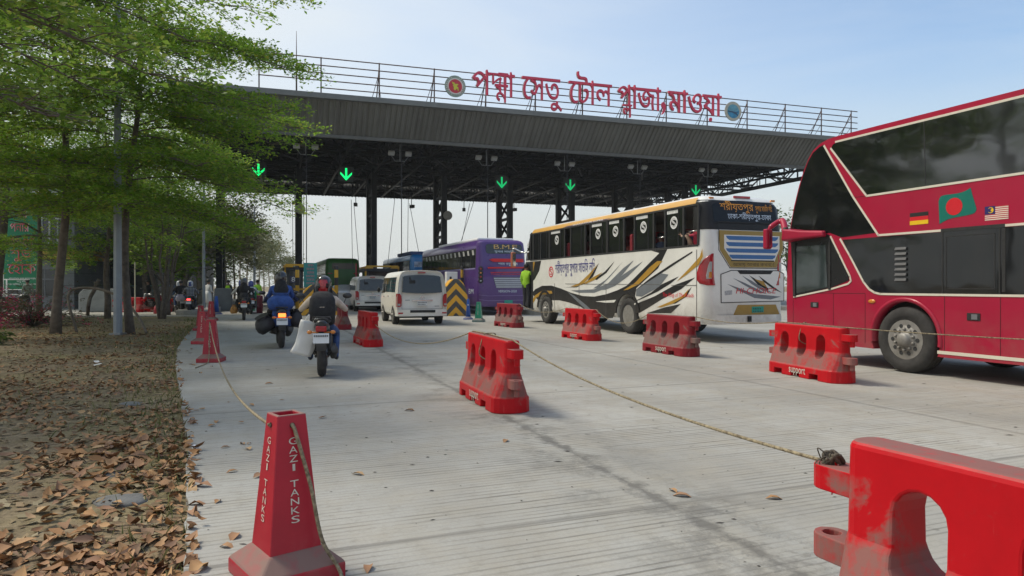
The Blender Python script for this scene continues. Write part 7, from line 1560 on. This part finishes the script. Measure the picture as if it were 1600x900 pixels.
for px, Y, H, cr, k, lb in ((168, 31, 10.5, 4.4, 71, 'bushy bright green tree behind the lamp post, filling the gap between the shade trees'), (262, 34, 9.0, 3.4, 72, 'bright green tree rising behind the multi stem shrub'), (62, 33, 10.5, 4.2, 73, 'bushy bright green tree right of the green banner')):
    round_tree(lb, ((px - 800) / FP * Y, Y, -.06), H, .15, cr, k, M_LEAF, .15, 10500, .46, False, 1, .6, group='background trees beyond the lawn', clumps=34)
g = G(253, 497); round_tree('multi stem shrubby tree with yellow green leaves at the end of the lawn', (g.x, g.y, -.05), 5.6, .085, 2.3, 5, M_LEAF2, .15, 1500, .38, False, 6, .55, 'tree', 'multi_stem_tree', None, 22)
BG = [(312, 50, 8.5, 3.6, M_LEAF3, 'leafy olive tree behind the standing man in white', 1, 5200), (292, 42, 6.4, 2.6, M_LEAF2, 'young broad leaved tree behind the parked motorbikes', 0, 4200), (230, 46, 9.5, 4.2, M_LEAFD, 'dark tree in front of the shaded lot behind the lamp post', 0, 6000), (150, 55, 9, 4.2, M_LEAFD, 'dark tree rising behind the low dark building', 0, 5200), (268, 60, 8, 4.6, M_LEAFD, 'wide dark green tree between the shrub and the first column', 0, 5600), (345, 62, 8.5, 3.4, M_LEAF3, 'olive tree just right of the leftmost column', 1, 4800), (205, 70, 9, 5, M_LEAFD, 'tall dark tree at the back of the side lot', 0, 5000), (322, 85, 8, 5, M_LEAFD, 'low dark tree far behind the leftmost column', 0, 4200), (60, 62, 12, 5, M_LEAFD, 'tall dark tree over the roof of the grey building', 0, 4200)]
for i, (px, Y, H, cr, mt_, lb, pale, n) in enumerate(BG):
    round_tree(lb, ((px - 800) / FP * Y, Y, -.08), H, .16 + .01 * H, cr, 50 + i, mt_, .17 + Y * .0018, int(n * 1.3), .25, bool(pale), 1, .6, group=G_BG)
# thin pale trunked roadside trees receding beyond the plaza
sl_ = ('first', 'second', 'third', 'fourth', 'fifth', 'sixth', 'seventh', 'eighth', 'ninth', 'tenth', 'eleventh')
for i, (px, Y, H) in enumerate(((352, 58, 8.2), (366, 64, 10.2), (376, 70, 9.2), (386, 74, 10.6), (397, 80, 9.6), (405, 86, 10.0), (413, 92, 8.8), (421, 100, 9.2), (430, 112, 8.2), (441, 130, 7.6), (456, 155, 6.6))):
    round_tree('thin pale trunked roadside tree beyond the plaza, %s counted from the leftmost column' % sl_[i], ((px - 800) / FP * Y, Y, -.08), H, .11, 2.2 + .004 * Y, 80 + i, M_LEAF3, .15 + Y * .0014, 2600, .34, True, 1, .75, group='thin roadside trees beyond the plaza', clumps=18)
round_tree('small tree with reddish twigs in the gap between the white and maroon buses', ((1234 - 800) / FP * 46, 46, -.08), 6.2, .12, 2.4, 99, M_LEAF2, .2, 2600, .3, group=G_BG)
V, F = [], []; rnd.seed(4)
for i in range(5200):
    x = U(-260, 300); y = 290 + U(-14, 14) + abs(x) * .1; h = 6.5 + 2.4 * mnoise.noise(Vector((x * .05, 0, 5))) + 1.2 * mnoise.noise(Vector((x * .2, 0, 9)))
    leaves(V, F, Vector((x, y, max(.3, h) * rnd.random() ** .6)), 2, 1.1, .8)
me = bpy.data.meshes.new('distant_trees'); me.from_pydata(V, [], F); me.materials.append(M_LEAF3); o = bpy.data.objects.new('distant_trees', me); COL.objects.link(o); tag(o, 'low far tree line along the horizon behind the plaza', 'trees', kind='stuff')
# bougainvillea
rnd.seed(8); g = G(52, 508); o = thing('flowering_shrub', 'low sprawling shrub with pink and red blossom in front of the green banner', 'shrub', (g.x, g.y, -.05)); m = MB(); V, F, V2, F2 = [], [], [], []
for i in range(34):
    a = U(0, 6.28); L_ = U(1.2, 2.4); pts = [Vector((0, 0, 0))]; el = U(.6, 1.4)
    for j in range(6): el -= U(.1, .32); pts.append(pts[-1] + Vector((math.cos(a) * math.cos(el), math.sin(a) * math.cos(el), math.sin(el))) * L_ / 5)
    limb(m, pts, .02, .005, 5)
    for j in range(1, 7):
        for k in range(5): leaves(V, F, pts[j] + Vector((U(-.22, .22), U(-.22, .22), U(-.1, .2))), 4, .085, .1)
        if rnd.random() < .4:
            for k in range(5): leaves(V2, F2, pts[j] + Vector((U(-.12, .12), U(-.12, .12), U(-.06, .14))), 5, .07, .09)
for i in range(130): leaves(V2, F2, Vector((-.9 + rnd.gauss(0, .5), -.9 + rnd.gauss(0, .4), U(.03, .5))), 5, .08, .12)
m.build('stems', M_BARK, o); crown_obj(o, V, F, leaf_mat('bougainvillea_leaf', [(.05, .07, .025), (.10, .07, .035), (.07, .10, .03), (.16, .08, .05)], .2), 'foliage'); crown_obj(o, V2, F2, leaf_mat('blossom_pink', [(.60, .015, .15), (.65, .03, .22), (.52, .015, .05), (.6, .05, .08)], .3), 'blossom')
rnd.seed(9); g = G(4, 537); o = thing('leafy_sprig', 'small dark leafy plant at the left edge of the lawn', 'plant', (g.x, g.y, -.04)); V, F = [], []
for i in range(22): leaves(V, F, Vector((U(-.18, .18), U(-.15, .15), U(.05, .32))), 5, .13, .08)
m = MB(); m.tube([(0, 0, 0), (.03, 0, .3)], .01, 5); m.build('stem', M_BARK, o); crown_obj(o, V, F, M_LEAFD, 'leaves_cluster')
# bent bamboo arch and forked stake
q = lambda px, py, Y: P(px, py, Y)
m = MB(); m.tube(spline([G(120, 517) - Vector((0, 0, .05)), q(112, 492, 22), q(106.5, 470, 22.2), q(109, 456, 22.3), q(120, 451, 22.4), q(140, 450, 22.5), q(160, 453, 22.4), q(182, 462, 22.3), q(204, 480, 22.1), q(219, 500, 21.8), G(229, 519) - Vector((0, 0, .05))], 5), .04, 8)
tag(m.build('bamboo_arch', pm('bamboo_grey', (.16, .13, .10), .8, 0, .35, 5)), 'bent grey bamboo hoop stuck in the lawn beside the lamp post', 'hoop')
m = MB(); m.tube(spline([G(137, 492), q(138, 480, 30), q(141, 465, 30), q(148, 452, 30), q(155, 436, 30)], 4), .075, 8); m.tube([q(146, 455, 30), q(150, 446, 30), q(149, 440, 30)], .06, 8); tag(m.build('forked_stake', M_BARK), 'dark forked wooden stake behind the bamboo hoop', 'stake')
# lamp posts
def lamp(lb, px, py, h, r, off=0):
    g = G(px, py); o = thing('lamp_post', lb, 'lamp post', (g.x, g.y, -.05), 0, 'galvanised lamp posts'); m = MB(); m.lathe([(r, 0), (r * .55, h)], 8, 0, Matrix.Rotation(.2, 4, 'Z'), False); m.build('pole', pm('galvanised', (.27, .30, .33), .5, .35, .12, 2), o)
    m = MB(); m.box((0, 0, .06), (r * 2.7, r * 2.7, .05)); m.build('base_plate', M_GREY, o)
    m = MB(); m.tube([(0, 0, h), (.5, -.3, h + .35), (1.6, -.9, h + .45)], .05, 8); m.build('arm', M_GREY, o); m = MB(); m.box((1.8, -1.0, h + .46), (.7, .3, .1), rot=-.5); m.build('lamp_head', M_GREY, o, bev=.03)
lamp('tall grey octagonal lamp post on the lawn in front of the slim trunk', 184, 522, 11.5, .125); lamp('grey lamp post beside the standing man in white', 318.5, 489, 9.5, .085); lamp('far grey lamp post among the thin roadside trees', 397.5, 468, 9.5, .15)
# ------------------------------------------------------------------ buildings, banner, railing at left
M_TILE = None
def mat_tile():
    t = NT('grey_tile'); o = t.n('TexCoord').outputs['Object']; s = t.n('SeparateXYZ', {0: o}); jx = t.math('LESS_THAN', t.math('FRACT', t.math('DIVIDE', s.outputs[0], 1.1)), .03); jz = t.math('LESS_THAN', t.math('FRACT', t.math('DIVIDE', s.outputs[2], .75)), .035)
    c = t.mix(t.rng(t.noise(o, 1.2, 5), .3, .7), (.14, .15, .165, 1), (.20, .21, .225, 1)); c = t.mix(t.math('MAXIMUM', jx, jz), c, (.06, .065, .07, 1)); return t.done(t.n('BsdfPrincipled', {'Base Color': c, 'Roughness': .5}))
M_TILE = mat_tile(); M_WGL = glass('office_glass', (.03, .035, .04), .08); M_WFR = pm('window_frame_pale', (.5, .5, .5), .5)
bx, by = (116 - 800) / FP * 43, 43.0
bd = thing('office_building', 'grey tiled office building with yellow band behind the green banner', 'building', (bx, by, -.08), R(4))
m = MB(); m.box((-9, 6, 1.55), (18, 12, 3.1)); m.box((-9, 6.05, 6.3), (18, 12, 5.2)); m.build('wall', M_TILE, bd)
m = MB(); m.box((-9, 5.9, 3.42), (18.3, 12.3, .62)); m.build('yellow_band', pm('band_yellow', (.50, .30, .035), .55, 0, .2, 1.3, dirt=.5, dcol=(.2, .15, .08), dz=(-3, 9)), bd, bev=.02)
for k, x in enumerate((-1.2, -2.9, -6.4, -8.6)):
    w_ = panel('window', [(x - .7, 4.1), (x + .7, 4.1), (x + .7, 7.2), (x - .7, 7.2)], lambda u, v, d: (u, .05 - d, v), M_WGL, bd, .02); m = MB()
    for dx in (-.7, -.24, .24, .7): m.box((x + dx, .02, 5.65), (.09, .08, 3.1))
    for z in (4.1, 5.6, 7.2): m.box((x, .02, z), (1.5, .085, .09))
    m.build('frame', M_WFR, w_)
for x in (-1.7, -4.2): 
    w_ = panel('window', [(x - .9, .9), (x + .9, .9), (x + .9, 2.5), (x - .9, 2.5)], lambda u, v, d: (u, -d, v), M_WGL, bd, .02); m = MB(); m.box((x, -.01, 1.7), (.07, .06, 1.6)); m.box((x, -.01, 1.9), (1.8, .065, .07)); m.build('frame', M_TILE, w_)
m = MB(); m.box((-9, 6, 8.95), (18.5, 12.5, .25)); m.build('roof', pm('roof_grey', (.2, .2, .2), .8), bd)
b2x = thing('dark_annex', 'low dark glazed building set back behind the lamp post', 'building', (bx + 1.6, 47.5, -.08), R(3)); m = MB(); m.box((0, 4, 2.3), (4.0, 8, 4.6)); m.build('wall', pm('annex_dark', (.035, .038, .042), .5, 0, .2, 1), b2x)
for x in (-.9, .9): w_ = panel('window', [(x - .7, .4), (x + .7, .4), (x + .7, 2.9), (x - .7, 2.9)], lambda u, v, d: (u, -d, v), M_WGL, b2x, .02); m = MB(); m.box((x, -.02, 1.6), (.06, .06, 2.5)); m.box((x, -.02, 1.5), (1.4, .065, .06)); m.build('frame', pm('frame_teal', (.05, .14, .14), .5), w_)
m = MB(); m.box((0, 3.6, 4.7), (4.4, 9.2, .3)); m.build('roof', pm('annex_roof', (.06, .06, .06), .8), b2x)
bn = thing('green_banner', 'tall green vertical banner with large red Bengali words outlined in white', 'banner', ((35 - 800) / FP * 40, 40, 0), R(2))
m = MB(); m.loft([[(-1.02, 0, z), (-.5, -.02, z), (0, .02, z), (.5, -.015, z), (1.02, 0, z)] for z in (1.22, 2.2, 3.4, 4.6, 6.3)], 0, True, False, False); m.build('cloth', pm('banner_green', (.003, .17, .075), .6, 0, .08, 1.5), bn, fix=False)
m = MB()
for x in (-1.05, 1.05): m.tube([(x, .03, 0), (x, .03, 6.5)], .03, 6)
m.tube([(-1.05, .03, 1.2), (1.05, .03, 1.2)], .02, 6); m.build('frame', M_WHITE, bn)
m = MB(); fb = lambda u, v, d: (u, -.03 - d, v); m2 = MB()
for txt, z, s_, u0, u1 in (('েহাক', 2.12, .82, -.8, .78), ('শুভ', 3.0, .72, -.66, .55), ('যাএা', 3.62, .78, -.9, .68), ('পনার', 4.5, .72, -.66, .4), ('আ', 5.25, .7, -.3, .3)):
    lettering(m2, txt, fb, u0, u1, z, s_, 0, .075, .0); lettering(m, txt, fb, u0 + .03, u1 - .03, z, s_, 0, .025, .006)
m2.build('word_outline', M_WHITE, bn, fix=False); m.build('word', pm('banner_red', (.45, .03, .06), .5), bn, fix=False)
m = MB(); lettering(m, 'বাংলাদেশ সেতু কর্তৃপক্ষ', fb, -.72, .76, 1.78, .14, 0, .012, .004); lettering(m, 'সেতু বিভাগ', fb, -.3, .34, 1.62, .14, 0, .012, .004); lettering(m, 'সড়ক পরিবহন ও সেতু মন্ত্রণালয়', fb, -.85, .9, 1.46, .13, 0, .012, .004); m.build('small_lettering', M_WHITE, bn, fix=False)
rl = thing('white_railing', 'white pipe railing before the green banner at the left edge', 'railing', ((6 - 800) / FP * 37.5, 37.5, 0), R(2))
for z in (.25, .95, 1.75): m = MB(); m.tube([(-5, 0, z), (1.3, 0, z)], .035, 6); m.build('rail', M_WHITE, rl)
for x in (-3, -1.2, .15): m = MB(); m.tube([(x, 0, 0), (x, 0, 1.78)], .04, 6); m.build('post', M_WHITE, rl)
m = MB(); m.prism([[(-1, 0), (-1, 1.0), (-.75, 1.25), (.9, 1.25), (1.0, 1.05), (1.0, 0)]], 0, 1.4, lambda u, v, d: (u, d, v)); tag(m.build('concrete_barrier', pm('barrier_grey', (.27, .28, .29), .85, 0, .2, 2, .3, 18), loc=((152 - 800) / FP * 38, 38, 0), rotz=R(5), bev=.08), 'pale grey concrete block on the side lot behind the bamboo hoop', 'concrete block')
m = MB(); m.lathe([(.1, 0), (.1, .05), (.035, .06), (.03, 2.6)], 10); g = G(211, 491); tag(m.build('thin_pole', pm('pole_cream', (.5, .46, .36), .6), loc=(g.x, g.y, 0)), 'thin cream pole standing on the side lot before the orange barrier', 'pole')
# ------------------------------------------------------------------ thin haze in the air
m = MB(); m.box((0, 185, 7.9), (780, 480, 18.0)); hz = m.build('haze', [])
hm = bpy.data.materials.new('haze'); hm.use_nodes = True; ht = hm.node_tree; ht.nodes.clear(); ho = ht.nodes.new('ShaderNodeOutputMaterial'); hv = ht.nodes.new('ShaderNodeVolumePrincipled')
hv.inputs['Color'].default_value = (.86, .88, .88, 1); hv.inputs['Density'].default_value = .0005; hv.inputs['Anisotropy'].default_value = .2
ht.links.new(hv.outputs[0], ho.inputs['Volume']); hz.data.materials.append(hm); tag(hz, 'thin pale haze filling the air over the plaza', 'haze', kind='stuff')
